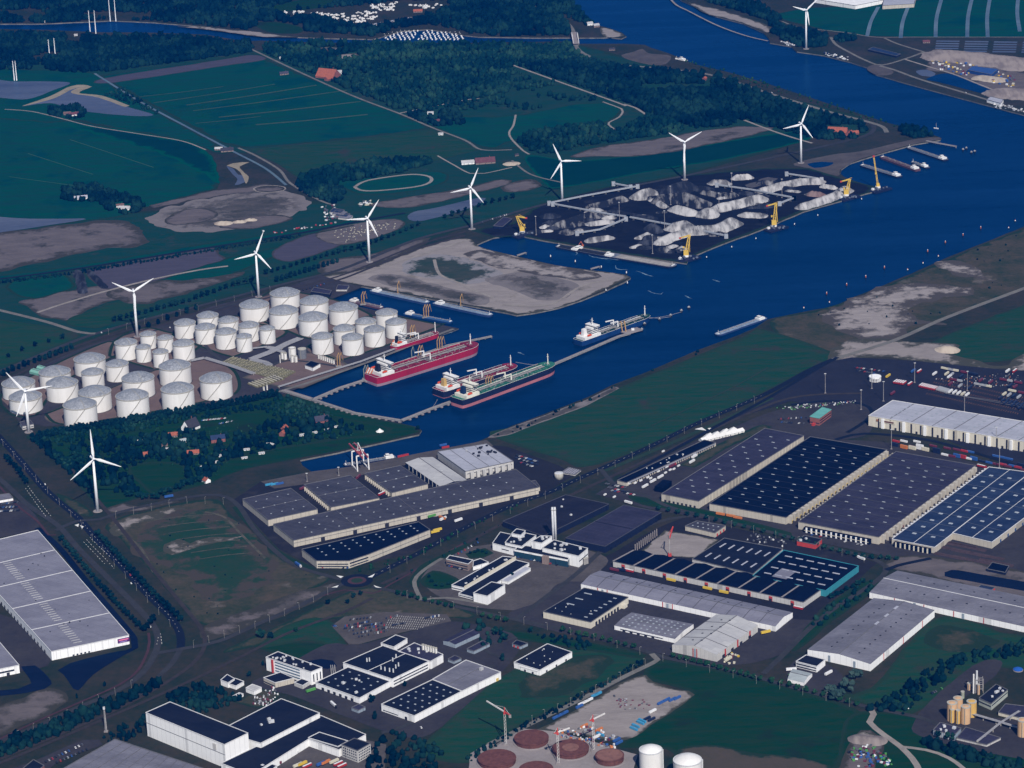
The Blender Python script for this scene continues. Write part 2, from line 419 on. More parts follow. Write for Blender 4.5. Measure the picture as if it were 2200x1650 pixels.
M_asphD=pm('dark_asphalt',(0.036,0.040,0.054),(0.025,0.029,0.042),GR,0.02,None,0,0.0)
M_pave=pm('paving',(0.125,0.118,0.108),(0.080,0.077,0.072),GR,0.03,None,0,0.0)
M_asphN=pm('neutral_asphalt',(0.034,0.036,0.042),(0.022,0.024,0.030),GR,0.02,None,0,0.0,third=(0.05,0.05,0.052),third_at=0.62)
M_coalg=pm('coal_ground',(0.010,0.012,0.018),(0.020,0.024,0.032),GR,0.02,(1,3,1),0.9,0.3,third=(0.035,0.04,0.05),third_at=0.64)
M_conc=pm('pale_concrete',(0.33,0.31,0.29),(0.25,0.235,0.22),GR,0.03,None,0,0.0)
patch('polder_grass',[(-60,478),(300,455),(700,430),(800,350),(1100,300),(1700,282),(1745,300),(1480,374),(1210,432),(1010,486),(800,556),(600,614),(300,692),(0,800),(-60,825)],M_meadG,0.5,2,smooth=False,label='rough green polder behind the terminal road')
patch('polder_grass',[(-60,140),(700,100),(1240,95),(1850,250),(1870,290),(1100,320),(500,330),(-60,245)],M_meadG,0.5,2,smooth=False,label='rough green ground between far fields and woods')
patch('meadow',[(-60,240),(60,238),(100,262),(160,258),(240,275),(330,290),(400,305),(440,322),(462,345),(470,400),(430,415),(320,445),(210,472),(-60,468)],M_mead,1,label='large flat green meadow at the left edge')
patch('meadow',[(-60,155),(95,150),(205,158),(250,188),(345,243),(480,318),(470,330),(400,305),(330,290),(240,275),(160,258),(100,262),(-60,240)],M_mead,1,label='green meadow around the forked pond')
patch('meadow',[(150,270),(250,277),(330,290),(400,303),(440,322),(462,350),(470,395),(440,375),(380,345),(300,315),(210,290)],M_meadD,2,6,feather=30,label='darker triangle of grass in the left meadow')
patch('field',[(212,163),(470,126),(545,114),(600,140),(720,188),(860,245),(930,275),(800,293),(640,310),(520,318),(478,308),(340,233)],M_mead,1,1,smooth=False,label='long green field beside the straight farm road')
patch('field',[(525,320),(640,311),(800,294),(930,276),(1000,305),(1030,322),(940,345),(820,345),(700,370),(640,382),(600,355)],M_meadR,1,2,smooth=False,label='olive field of rough grass below the long green field')
patch('meadow',[(880,248),(960,250),(1100,248),(1230,225),(1320,222),(1335,238),(1300,265),(1200,285),(1110,300),(1050,318),(960,285)],M_mead,1,3,label='green clearing between the woods')
patch('field',[(1130,335),(1240,345),(1400,330),(1700,283),(1740,298),(1600,333),(1400,368),(1210,402),(1170,392)],M_meadD,1,2,label='dark green field behind the coal yard')
patch('bare_strip',[(1225,336),(1290,315),(1400,300),(1560,274),(1620,272),(1660,279),(1480,320),(1360,336),(1290,337)],M_dirt,2,4,label='strip of bare earth behind the coal yard')
patch('field',[(1655,32),(1730,16),(1850,13),(2240,-30),(2300,80),(2200,80),(2000,82),(1880,78),(1780,68),(1690,45)],M_mead,1,2,smooth=False,label='green polder fields beyond the canal')
patch('bare_earth',[(225,168),(470,129),(540,118),(570,128),(480,142),(240,178)],M_dirtP,2,2,feather=10,label='brown earth strip at the head of the field')
for a,b,wd in(((330,221),(590,181),5),((400,226),(680,183),7),((415,238),(745,194),6),((470,252),(775,218),8),((550,268),(790,246),9),((420,265),(560,250),4),((300,208),(480,186),4)):
 road('field_track',[a,((a[0]+b[0])/2,(a[1]+b[1])/2+1),b],wd,mat('dry_grass',(0.062,0.09,0.058),(0.03,0.075,0.045),0.95,0.05),3,label=None)
patch('bare_ground',[(-60,512),(60,495),(160,480),(235,470),(272,474),(300,490),(312,525),(200,540),(100,562),(-60,590)],M_dirt,1,9,feather=60,label='bare sandy ground at the left edge')
patch('bare_ground',[(320,462),(420,432),(560,404),(640,418),(672,440),(620,466),(560,486),(430,500),(350,492)],M_scrubS,1,12,feather=90,label='dug over sandy ground with heaps')
patch('sand_bank',[(355,470),(400,450),(440,448),(470,462),(420,480),(370,482)],M_dirt,2,5,feather=15,label='bare brown bank in the dug ground')
patch('sand_bank',[(470,485),(520,470),(590,462),(630,470),(560,488),(500,493)],M_dirt,2,5,feather=15,label='bare pale bank at the end of the dug ground')
patch('sand_bank',[(455,410),(540,400),(575,395),(580,405),(500,418),(430,428),(330,448),(320,442)],M_dirt,2,4,feather=14,label='bare verge along the little creek')
patch('ploughed_plot',[(190,582),(290,560),(455,533),(470,545),(500,570),(440,580),(330,605),(270,626),(215,616)],M_dirtP,2,3,feather=12,label='grey purple plot of bare earth')
patch('bare_ground',[(40,648),(75,640),(160,622),(230,610),(330,600),(480,572),(500,575),(340,618),(190,665),(170,690),(100,682),(55,660)],M_dirt,1,5,feather=20,label='sandy working ground beside the plot')
patch('meadow',[(15,622),(30,602),(130,590),(160,608),(150,622),(70,642)],M_mead,2,4,feather=15,label='small green plot with two black heaps')
patch('meadow',[(330,606),(455,566),(500,552),(590,532),(602,548),(520,580),(460,608),(345,616)],M_mead,2,4,label='green plot behind the row of trees')
patch('meadow',[(140,690),(280,640),(320,645),(330,660),(250,690),(205,705)],M_meadR,2,4,label='rough green plot at the road corner')
patch('ploughed_plot',[(585,540),(680,500),(735,524),(622,562)],M_dirtP,2,3,feather=10,label='purple plot of bare earth near the trees')
patch('sand_plot',[(680,500),(832,470),(866,488),(742,526)],M_dirt,2,3,feather=10,label='sandy plot with rows of little heaps')
patch('bare_ground',[(790,440),(900,420),(1010,402),(1070,385),(1100,392),(1000,420),(880,446)],M_dirt,1,4,label='bare ground beside the ring track')
patch('meadow',[(-60,690),(60,695),(170,716),(120,745),(-60,800)],M_meadR,1,2,label='green corner of meadow left of the junction')
patch('dike_field',[(-60,600),(150,572),(400,530),(650,492),(760,470),(770,476),(600,510),(300,560),(-60,615)],M_mead,1,1,label='grass dike running across the left')
patch('spit_sand',[(690,596),(800,573),(930,525),(1005,512),(1030,530),(1100,548),(1200,571),(1345,591),(1330,606),(1245,644),(1180,666),(1110,675),(1085,669),(780,613)],M_sand,1,0.5,feather=6,label='sandy spit between two harbour basins')
patch('spit_scrub',[(880,560),(945,545),(1010,560),(1075,580),(1060,600),(1000,612),(940,600),(870,585)],M_meadS,2,10,feather=45,label='green scrub in the middle of the spit')
patch('spit_scrub',[(1045,600),(1110,585),(1200,598),(1245,620),(1180,648),(1090,620)],M_scrubS,2,9,feather=60,label='streaked scrub towards the tip of the spit')
patch('spit_scrub',[(800,592),(860,590),(960,618),(1050,640),(1020,655),(900,628),(800,605)],M_scrubS,2,5,feather=25,label='thin scrub along the barge quay')
patch('spit_pale_sand',[(1000,540),(1060,540),(1200,573),(1290,588),(1270,602),(1150,590),(1020,560)],M_sandL,3,8,feather=40,label='pale flat of sand along the basin')
patch('right_bank_scrub',[(1655,690),(1750,668),(1840,640),(1980,582),(2110,526),(2210,488),(2330,440),(2330,590),(2200,622),(2035,684),(1920,735),(1800,768),(1700,740)],M_scrub,1,1,feather=10,label='scrubby land on the right bank')
patch('right_bank_sand',[(1860,626),(1930,613),(2060,615),(2085,630),(1965,655),(1968,675),(1980,690),(2040,695),(1960,705),(1930,722),(1880,735),(1810,712),(1755,682),(1800,660)],M_sandL,2,14,feather=75,label='large pale sand flat on the right bank')
patch('right_bank_sand',[(2002,565),(2050,559),(2105,580),(2120,600),(2165,608),(2090,598),(2030,580)],M_sandL,2,12,feather=45,label='small pale sand flat on the right bank')
patch('meadow',[(2000,735),(2200,655),(2330,620),(2330,745),(2200,770),(2080,778),(2010,765)],M_meadR,1,3,label='rough field right of the harbour road')
patch('bare_ground',[(1780,780),(1800,740),(1870,725),(1990,735),(2060,740),(2050,760),(2150,785),(2200,760),(2330,720),(2330,790),(2160,795),(1900,768)],M_sand,2,8,feather=40,label='sandy junction of tracks by the terminal')
patch('meadow',[(1052,935),(1100,918),(1170,897),(1390,808),(1600,722),(1640,708),(1790,757),(1792,775),(1700,813),(1500,913),(1275,1000),(1200,985)],M_meadR,1,1,feather=16,label='wide green meadow beside the harbour')
patch('shore_sand',[(1048,940),(1100,917),(1165,894),(1260,858),(1320,830),(1330,834),(1240,880),(1150,912),(1090,935)],M_scrubS,2,2,feather=8,label='sandy shore of the meadow')
patch('dike_meadow',[(612,848),(675,864),(800,898),(893,918),(902,928),(825,948),(725,969),(640,985),(520,1010),(440,1040),(500,985),(690,950),(830,930),(840,922),(700,890)],M_dike,2,1,feather=6,label='bright green dike around the hamlet')
patch('park_grass',[(70,930),(300,890),(620,850),(700,880),(840,925),(690,950),(500,985),(440,1040),(300,1070),(220,1090),(150,1020),(90,960)],M_dike,1,3,label='dark green hamlet ground under trees')
patch('meadow',[(275,1005),(330,992),(395,1000),(400,1040),(345,1065),(310,1050)],M_dike,3,3,label='bright green paddock in the hamlet')
patch('sand_plot',[(222,1096),(265,1082),(300,1088),(380,1072),(385,1078),(300,1098),(232,1104)],M_dirt,3,2,label='bare sand beside the near wind turbine')
patch('waste_ground',[(228,1128),(320,1096),(450,1071),(480,1086),(520,1130),(600,1195),(700,1235),(690,1258),(590,1300),(455,1345),(425,1340),(335,1240),(275,1172)],M_scrub,1,3,feather=14,label='open waste ground with grass and sand patches')
patch('waste_sand',[(236,1135),(265,1115),(330,1100),(395,1092),(420,1100),(345,1115),(290,1130),(250,1155)],M_sand,2,8,feather=40,label='pale sand at the head of the waste ground')
patch('waste_grass',[(290,1160),(350,1110),(450,1090),(520,1135),(580,1190),(590,1240),(540,1280),(440,1295),(400,1240),(310,1200)],M_meadW,2,12,feather=60,label='greener middle of the waste ground')
patch('waste_sand',[(350,1170),(375,1160),(410,1168),(470,1152),(520,1150),(500,1160),(430,1172),(370,1190)],M_sand,3,10,feather=36,label='small sand scar in the waste ground')
patch('sand_plot',[(-60,1560),(0,1520),(60,1490),(110,1480),(150,1500),(120,1530),(40,1565),(-60,1600)],M_dirt,2,6,feather=30,label='sand slope at the bottom left')
patch('grass_field',[(1395,1425),(1430,1418),(1620,1455),(1830,1520),(1850,1560),(1800,1650),(1780,1720),(1580,1700),(1430,1610),(1330,1600),(1480,1495),(1390,1460)],M_dike,1,3,feather=20,label='deep green field at the bottom right')
patch('grass_field',[(930,1580),(1060,1465),(1220,1395),(1380,1405),(1390,1418),(1120,1560),(1010,1640),(900,1620)],M_meadR,1,3,label='rough grass between factory and building site')
patch('grass_field',[(1870,1480),(2010,1330),(2160,1360),(2250,1380),(2250,1440),(2100,1440),(1950,1540),(1850,1510),(1800,1490)],M_meadR,1,3,label='grass behind the long grey sheds')
patch('grass_field',[(1830,1535),(1990,1545),(2080,1600),(2300,1640),(2300,1760),(1800,1740),(1800,1650)],M_dike,1,3,label='green corner at the bottom right')
patch('brown_field',[(1440,1640),(1500,1600),(1640,1620),(1790,1650),(1780,1760),(1440,1760)],pm('brown_grass',(0.10,0.085,0.062),(0.075,0.075,0.05),GR,0.02,rag=0.9),2,5,label='brown field at the bottom edge')
patch('building_site_sand',[(1350,1462),(1390,1448),(1400,1465),(1450,1480),(1488,1494),(1400,1560),(1350,1590),(1300,1590),(1190,1570),(1150,1575),(1250,1515)],M_sand,2,4,feather=10,label='sandy building site with stored pipes')
patch('tank_site_ground',[(1010,1620),(1110,1565),(1200,1572),(1370,1622),(1330,1760),(1000,1760)],M_conc,3,1,feather=8,smooth=False,label='pale ground of the tank building site')
patch('park_lawn',[(540,1385),(660,1380),(745,1395),(730,1440),(690,1455),(640,1420)],M_dike,2,2,label='lawn with a pond beside the office block')
patch('factory_lawn',[(1070,1290),(1130,1240),(1220,1235),(1230,1245),(1150,1305),(1085,1305)],M_dike,3,2,label='lawn of the white factory')
patch('avenue_verge',[(1060,1352),(1240,1375),(1390,1408),(1380,1416),(1200,1388),(1100,1372)],M_dike,3,1,label='green verge of the avenue')
patch('waste_sand',[(1370,1190),(1430,1140),(1545,1158),(1500,1200)],M_sand,3,2,feather=8,smooth=False,label='pale sand of the gap between the sheds')
patch('olive_lot',[(770,1265),(880,1275),(1000,1310),(1010,1330),(880,1320),(760,1325),(650,1345),(560,1385),(480,1400),(650,1320)],M_scrub,2,3,label='olive verge below the roundabout')
patch('olive_lot',[(610,1345),(700,1330),(745,1390),(650,1378),(560,1392)],M_meadR,3,3,label='rough lawn beside the car park')
patch('tank_farm_ground',[(-5,855),(60,805),(200,738),(300,715),(450,660),(600,622),(690,592),(778,617),(706,645),(985,706),(700,811),(612,846),(500,862),(100,917),(40,905)],M_asph,3,0,smooth=False,label='paved ground of the tank terminal')
for pp,nm in(([(2,870),(12,840),(120,782),(230,735),(250,745),(255,760),(140,818),(100,860),(75,893),(30,893)],'western'),([(98,890),(200,850),(320,800),(420,770),(465,775),(505,800),(512,838),(470,856),(300,890),(140,912)],'front'),([(235,765),(250,730),(310,705),(365,715),(430,728),(425,748),(350,792),(320,790)],'small tank'),([(370,720),(430,690),(520,680),(600,705),(610,720),(520,760),(480,762)],'middle'),([(520,690),(580,628),(700,640),(780,668),(790,688),(680,728),(600,705)],'big tank'),([(660,745),(790,680),(930,695),(940,703),(740,772),(715,770)],'eastern')):
 patch('tank_bund',pp,M_pad,5,0,feather=4,label='reddish gravel floor of the %s bund'%nm)
 struct('bund_berm',strip_mesh('bund_berm',densify([G(*p)for p in pp+pp[:1]],10,False,True),5.5,M_dike,lvz(7)),'grass berm round the %s bund'%nm)
patch('process_ground',[(545,800),(640,760),(700,755),(760,790),(650,835),(600,832),(520,812)],M_pad,5,0,smooth=False,label='reddish process ground of the terminal')
patch('coal_yard_ground',[(1010,495),(1100,480),(1160,438),(1300,402),(1480,376),(1640,362),(1740,362),(1810,384),(1892,404),(1860,416),(1725,454),(1632,494),(1560,520),(1480,553),(1476,565),(1446,561),(1300,539),(1200,521),(1125,507),(1060,510)],M_coalg,3,0,smooth=False,label='black coal yard ground')
patch('quay_ground',[(1705,352),(1790,332),(1850,325),(1960,300),(2018,295),(2022,299),(1960,310),(1900,327),(1848,342),(1806,364),(1800,378),(1740,362)],M_pave,3,0,feather=5,label='pale paved quay at the barge berths')
patch('terminal_yard',[(1792,775),(1830,768),(1960,775),(2160,795),(2330,800),(2330,1080),(2200,1015),(2010,935),(1900,900),(1830,890),(1700,862),(1560,905),(1620,870)],M_asphD,3,0,smooth=False,label='dark asphalt of the trailer terminal')
patch('gate_yard',[(1580,920),(1660,885),(1760,865),(1850,868),(1876,885),(1868,930),(1800,945),(1700,935),(1640,930)],M_asph,4,1,label='paved yard around the red gate building')
patch('warehouse_yard',[(1280,1062),(1330,1030),(1540,925),(1640,915),(1740,940),(1900,950),(2060,985),(2330,1070),(2330,1290),(2060,1215),(1900,1195),(1500,1112),(1400,1095)],M_asph,3,0,smooth=False,label='paved ground around the striped warehouses')
patch('scrap_yard',[(1900,1215),(2000,1195),(2330,1260),(2330,1330),(2110,1270),(2000,1240)],M_dirt,4,2,label='brown yard with stacked steel')
patch('shed_yard',[(500,1075),(560,1035),(672,1014),(762,1004),(900,976),(1020,953),(1090,960),(1200,1000),(1235,1020),(1170,1060),(1000,1130),(880,1190),(760,1218),(690,1225),(600,1180)],M_asphN,3,0,smooth=False,label='dark asphalt around the grey sheds')
patch('quay_apron',[(560,1035),(672,1013),(762,1002),(900,974),(1020,951),(1045,945),(1060,958),(930,985),(760,1025),(590,1050)],M_pave,4,0,smooth=False,label='quay apron with the container crane')
patch('factory_yard',[(900,1235),(960,1190),(1050,1170),(1150,1165),(1290,1190),(1290,1225),(1150,1300),(1080,1310),(960,1290)],M_pave,3,1,label='paved yard of the white factory')
patch('car_park',[(712,1345),(740,1325),(830,1315),(960,1320),(970,1335),(860,1360),(770,1385),(750,1385)],M_pave,4,0,smooth=False,label='car park beside the silo factory')
patch('factory_yard',[(540,1470),(600,1440),(700,1385),(770,1385),(870,1360),(960,1335),(1060,1350),(1110,1370),(1100,1420),(950,1560),(890,1585),(820,1570),(640,1500)],M_asph,3,1,label='paved yard of the silo factory')
patch('depot_yard',[(640,1600),(700,1570),(830,1600),(820,1760),(500,1760)],M_pave,4,0,smooth=False,label='lorry yard of the depot')
patch('left_yard',[(-60,1330),(0,1320),(80,1360),(110,1420),(60,1440),(-60,1440)],M_asph,3,1,label='yard between the white warehouses')
patch('left_yard',[(-60,1060),(20,1070),(60,1090),(85,1130),(30,1150),(-60,1150)],M_asph,3,1,label='car yard at the left edge')
patch('shed_yard',[(1100,1330),(1170,1290),(1250,1250),(1700,1330),(1760,1330),(1690,1400),(1560,1430),(1400,1400)],M_asph,3,1,label='paved ground between the grey sheds')
patch('shed_yard',[(1300,1230),(1330,1180),(1480,1110),(1560,1130),(1850,1200),(1870,1220),(1760,1310),(1700,1330)],M_asphN,2,1,label='dark ground around the arched sheds')
patch('plant_yard',[(1970,1540),(2090,1430),(2150,1420),(2140,1450),(2060,1530),(2300,1560),(2300,1640),(2000,1590)],M_asph,3,1,label='paved ground of the small chemical plant')
patch('office_yard',[(1690,1465),(1720,1410),(1800,1440),(1810,1480),(1750,1490)],M_asph,3,1,label='yard of the small white office')
patch('bottom_yard',[(-60,1680),(60,1640),(180,1590),(220,1600),(120,1640),(60,1720),(-60,1760)],M_asph,3,1,label='parking strip at the bottom left')
patch('junkyard',[(1800,1655),(1850,1570),(1900,1600),(1880,1660),(1940,1700),(1800,1760)],M_dirt,3,3,label='junk yard at the bottom right')
patch('junk_sand',[(1830,1590),(1855,1572),(1895,1590),(1875,1605)],M_sand,4,2,label='pale rubble heap ground at the junk yard')
patch('scrapyard',[(2010,120),(2040,112),(2180,122),(2330,150),(2330,240),(2180,215),(2100,190),(2050,160),(1990,150)],M_dirt,2,4,label='brown rubble yard beyond the canal')
patch('shore_yard',[(1862,146),(1890,138),(1920,155),(1905,162),(1880,160)],M_pave,2,1,label='gravel corner of the far bank')
patch('far_shore',[(1455,-20),(1475,2),(1500,10),(1560,25),(1650,55),(1650,70),(1590,48),(1520,30),(1485,10)],M_sand,2,2,label='sandy far shore of the canal')
patch('ferry_ground',[(1335,118),(1360,112),(1380,105),(1395,115),(1440,120),(1430,138),(1400,140),(1350,128)],M_pave,2,1,label='ferry landing on the canal')
patch('shore_sand',[(1290,60),(1320,65),(1340,77),(1300,80)],M_sand,2,1,label='sandy point at the lock')
patch('clearing',[(715,122),(740,116),(775,114),(760,124),(735,127)],M_sand,1,3,label='bare clearing in the wood')
patch('clearing',[(670,105),(700,102),(730,104),(720,110),(690,110)],M_scrubS,1,3,label='scrubby clearing in the wood')
patch('river_beach',[(380,57),(440,58),(500,64),(550,68),(600,75),(640,80),(560,79),(500,71),(430,62)],M_sand,1,1,label='sandy river beach')
patch('small_field',[(545,50),(600,48),(650,60),(640,72),(580,70)],M_dike,1,3,label='small bright green field by the river')
patch('far_meadow',[(580,15),(640,0),(700,-10),(770,0),(700,15),(610,25)],M_dike,1,3,label='far green clearing behind the camp site')
for pp,mm,lb in(([(-60,170),(0,172),(25,175),(90,175),(150,178),(120,192),(60,213),(0,210),(-60,205)],M_pond,'grey pond at the left edge'),([(48,228),(110,210),(152,190),(175,185),(165,200),(215,208),(275,230),(330,247),(280,249),(170,238),(110,222)],M_pond,'forked grey pond with sandy rims'),([(-60,466),(60,470),(150,470),(185,471),(100,485),(20,497),(-60,505)],M_pond,'grey ditch pond below the left meadow'),([(487,357),(500,362),(512,375),(530,378),(525,392),(505,398),(510,385),(497,372)],M_pond,'small winding creek'),([(1735,352),(1765,348),(1790,349),(1780,357),(1750,361)],M_water,'oval pool on the barge quay'),([(890,455),(930,448),(1030,425),(1040,432),(1000,450),(905,475),(875,468)],M_pond,'pond between field and tree rows'),([(124,1440),(150,1425),(250,1400),(285,1395),(250,1418),(200,1450),(168,1484),(150,1470),(136,1450)],M_dark,'dark triangular pond by the white warehouse'),([(45,1432),(75,1430),(112,1470),(60,1488),(-60,1500),(-60,1490),(40,1480),(68,1468)],M_dark,'dark moat of the left warehouse'),([(2030,1238),(2045,1224),(2100,1233),(2210,1252),(2330,1272),(2330,1290),(2200,1270),(2100,1252)],M_dark,'dark basin behind the long grey shed'),([(1968,153),(1990,150),(2010,158),(2000,165),(1980,163)],M_pond,'square settling pond beyond the canal'),([(1990,170),(2030,158),(2080,172),(2130,192),(2120,202),(2060,188),(2010,175)],M_water,'row of blue settling ponds'),([(655,1422),(690,1416),(715,1420),(725,1432),(705,1438),(670,1434)],M_dark,'small round pond by the office block'),([(672,1002),(676,1000),(680,1000),(678,1003)],M_dark,'tiny inlet')):
 if lb!='tiny inlet':
  patch('pond',pp,mm,4,1,fill=False,label=lb)
for pp in([(48,228),(105,208),(150,186),(178,182),(195,186),(180,187),(155,192),(112,213)],[(152,198),(160,192),(180,186),(198,186),(170,200),(220,206),(278,228),(268,230),(212,210),(165,203)],[(487,356),(500,351),(535,349),(515,358),(526,372),(535,380),(528,395),(520,375),(505,362)]):
 patch('reed_rim',pp,mat('reed',(0.27,0.23,0.17),(0.19,0.165,0.12),0.95,0.05),5,1,fill=False,label='strip of dry reed round a pond')
for k in range(4):
 for r in range(5):
  x0=2012+k*62;y0=87+r*5.2+k*1
  patch('fish_pond',[(x0-r*.8,y0),(x0+50-r*.8,y0+.6),(x0+49-r*.8,y0+3.4),(x0-1-r*.8,y0+2.8)],M_pond,4,0,smooth=False,fill=False,label='narrow grey fish pond, one of the grid beyond the canal')
M_road=mat('asphalt',(0.056,0.058,0.060),(0.042,0.044,0.046),0.85,0.05)
M_roadD=mat('new_asphalt',(0.012,0.018,0.036),(0.010,0.015,0.030),0.8,0.05)
M_roadL=mat('pale_road',(0.17,0.165,0.15),(0.13,0.125,0.115),0.9,0.05)
M_track=mat('sand_track',(0.26,0.235,0.215),(0.19,0.17,0.155),0.95,0.05)
M_ball=mat('ballast',(0.058,0.050,0.046),(0.042,0.038,0.036),0.95,0.08)
M_bike=mat('red_asphalt',(0.085,0.042,0.048),(0.065,0.036,0.042),0.9,0.08)
M_line=mat('road_paint',(0.72,0.72,0.70),(0.55,0.55,0.54),0.8,0.3)
M_ditch=water_mat('ditch_water',(0.07,0.11,0.14),0.3,0.1)
M_verge=mat('verge',(0.022,0.052,0.03),(0.035,0.055,0.032),0.95,0.05)
def rd(nm,pts,w,m=None,lv=6,lb=None):return road(nm,pts,w,m or M_road,lv,label=lb)
rd('verge',[(615,850),(680,822),(775,790),(940,728)],6,M_dike,5,'grass strip along the tank quay')if False else rd('road',[(-60,880),(-20,920),(40,985),(100,1055),(165,1110),(200,1150),(260,1215),(320,1280),(365,1325),(387,1362),(388,1395)],11,M_roadD,6,'dark two lane road along the left')
rd('road',[(-60,985),(0,1030),(60,1085),(125,1130),(165,1175),(230,1240),(290,1300),(330,1345),(340,1375),(337,1395),(314,1437),(273,1473),(218,1500),(164,1522),(82,1560),(0,1593),(-60,1620)],9,M_road,7,'parallel carriageway curving to the bottom left')
rd('bicycle_path',[(319,1360),(321,1380),(318,1398),(297,1440),(259,1470),(175,1508),(82,1549),(0,1588),(-60,1612)],3.6,M_bike,7,'red bicycle path round the pond')
rd('bicycle_path',[(-30,1010),(30,1080),(80,1120),(105,1150),(120,1150)],3.6,M_bike,7,'red bicycle path by the car yard')
rd('road',[(120,1140),(165,1120),(215,1116),(260,1100),(340,1081),(440,1064),(485,1068),(515,1090),(545,1135),(590,1183),(640,1218),(735,1246)],8,M_road,7,'road round the waste ground')
rd('road',[(330,1405),(388,1395),(470,1378),(550,1343),(640,1303),(738,1254)],9,M_road,7,'road from the crossing to the roundabout')
rd('road',[(388,1395),(370,1425),(345,1450),(330,1475),(300,1495)],8,M_road,6,'short road stub below the crossing')
rd('road',[(796,1240),(900,1188),(1000,1134),(1100,1086),(1180,1058),(1235,1032),(1290,1008),(1400,958),(1500,909),(1640,849),(1740,795),(1800,768)],11,M_roadD,6,'long dark harbour road from the roundabout')
rd('road',[(1790,772),(1920,732),(2035,682),(2200,620),(2330,570)],10,M_roadL,6,'pale road along the right bank')
rd('moat',[(80,1135),(130,1180),(190,1255),(250,1325),(288,1372),(290,1392),(270,1402)],9,M_dark,6,'dark moat along the large white warehouse')
rd('verge',[(1300,1012),(1420,962),(1560,900),(1660,855)],9,M_verge,4,'green strip beside the harbour road')
rd('road',[(800,1260),(850,1272),(920,1290),(1000,1308),(1100,1330),(1264,1364),(1394,1402),(1430,1414),(1590,1446),(1750,1490),(1868,1520),(1977,1542),(2020,1560)],8,M_road,6,'tree lined avenue')
rd('road',[(1400,1405),(1413,1418),(1340,1455),(1230,1512),(1127,1562),(1050,1600)],8,M_roadL,6,'pale site road beside the building site')
rd('road',[(1110,1330),(1170,1285),(1240,1232),(1300,1178),(1380,1135),(1440,1115),(1500,1108)],8,M_road,6,'road between factory and sheds')
rd('road',[(1290,1008),(1330,1050),(1380,1062),(1440,1090),(1520,1110),(1620,1135),(1720,1160),(1830,1188),(1890,1208),(1903,1228),(1870,1258),(1800,1302),(1740,1350),(1690,1400),(1640,1448)],8,M_road,6,'road in front of the striped warehouses')
rd('road',[(1903,1225),(1930,1215),(2000,1200)],8,M_roadD,6,'short dark road to the steel yard')
rd('road',[(-60,820),(0,798),(150,737),(210,716),(300,690),(450,652),(600,613),(720,583),(800,553),(900,513),(1010,485),(1060,470),(1210,430),(1500,372),(1700,330),(1830,300),(1872,285),(1875,268),(1850,256)],10,M_road,6,'road along the tank terminal and coal yard')
for k,(dy,wd)in enumerate(((9,6),(17,7))):
 rd('railway_bed',[(-60,820+dy*1.3),(0,800+dy*1.2),(150,740+dy),(300,694+dy),(450,656+dy),(600,617+dy),(720,587+dy),(800,557+dy),(900,517+dy),(1000,489+dy)],wd,M_ball,5,'brown railway bed beside the terminal road')
rd('road',[(-60,652),(0,667),(100,692),(170,714),(205,717)],9,M_roadL,7,'pale road coming in from the left edge')
rd('sand_track',[(80,672),(130,655),(220,628),(330,600),(430,580),(490,572)],7,M_track,6,'sand track across the working ground')
rd('canal_ditch',[(-60,607),(150,580),(400,540),(650,500),(770,476),(870,458)],8,M_roadD,6,'straight dark ditch across the left')
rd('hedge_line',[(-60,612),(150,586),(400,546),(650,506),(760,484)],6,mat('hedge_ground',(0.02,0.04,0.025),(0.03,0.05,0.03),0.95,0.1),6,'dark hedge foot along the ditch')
rd('ditch',[(203,158),(300,218),(400,272),(500,325),(570,362),(615,398)],6,M_ditch,6,'straight ditch beside the farm road')
rd('farm_road',[(512,318),(550,335),(600,365),(625,395),(690,432),(715,440)],6,M_roadL,6,'pale farm road bending round the wood')
rd('farm_road',[(540,106),(650,158),(760,207),(860,245),(930,275),(1000,302),(1035,322),(1100,322)],6,M_roadL,6,'straight farm road along the wood edge')
rd('canal_road',[(1110,-40),(1135,5),(1180,30),(1212,45),(1229,62),(1234,80),(1236,95),(1246,110),(1275,125),(1320,138),(1430,148),(1530,162),(1650,200),(1780,240),(1850,258),(1895,272),(1905,285)],10,M_roadL,6,'road along the left bank of the canal')
rd('forest_track',[(1101,140),(1190,172),(1330,222),(1345,228)],6,M_track,7,'white track through the woods')
rd('forest_track',[(1340,224),(1365,232),(1390,248)],6,M_track,7,'short white track in the wood')
rd('forest_track',[(1295,219),(1335,234),(1338,240),(1330,252),(1308,264),(1312,272),(1325,281)],4.5,M_track,7,'winding pale path in the clearing')
rd('forest_track',[(1108,247),(1103,270),(1094,285),(1100,300),(1125,325),(1137,332)],4.5,M_track,7,'pale path down from the clearing')
rd('forest_track',[(857,244),(900,235),(960,223),(1000,215),(1030,212)],5,M_track,7,'pale track at the edge of the wood')
rd('farm_road',[(940,335),(970,352),(1010,373),(1040,373),(1100,360)],4,M_track,7,'pale drive to the red roofed farm')
rd('path',[(1100,345),(1140,375),(1205,392)],5,M_roadL,7,'pale path down to the terminal road')
rd('path',[(1598,258),(1650,278),(1700,295),(1745,308)],6,M_track,7,'pale track towards the last turbine')
rd('meadow_path',[(10,235),(70,240),(140,257),(200,272),(300,288),(390,303),(442,322)],4,M_track,5,'path across the left meadow')
rd('dike_road',[(1680,46),(1720,60),(1780,66),(1830,72),(1880,80),(1960,80),(2200,80),(2330,80)],5,M_roadL,5,'dike road beyond the canal')
rd('far_road',[(1785,80),(1795,95),(1820,110),(1860,130),(1895,140),(1950,125),(1985,112)],7,M_roadL,6,'far bank road with ramp')
rd('far_road',[(1890,142),(1920,150),(1960,165),(2000,178),(2100,208),(2200,240),(2330,275)],8,M_roadL,6,'far bank road along the canal')
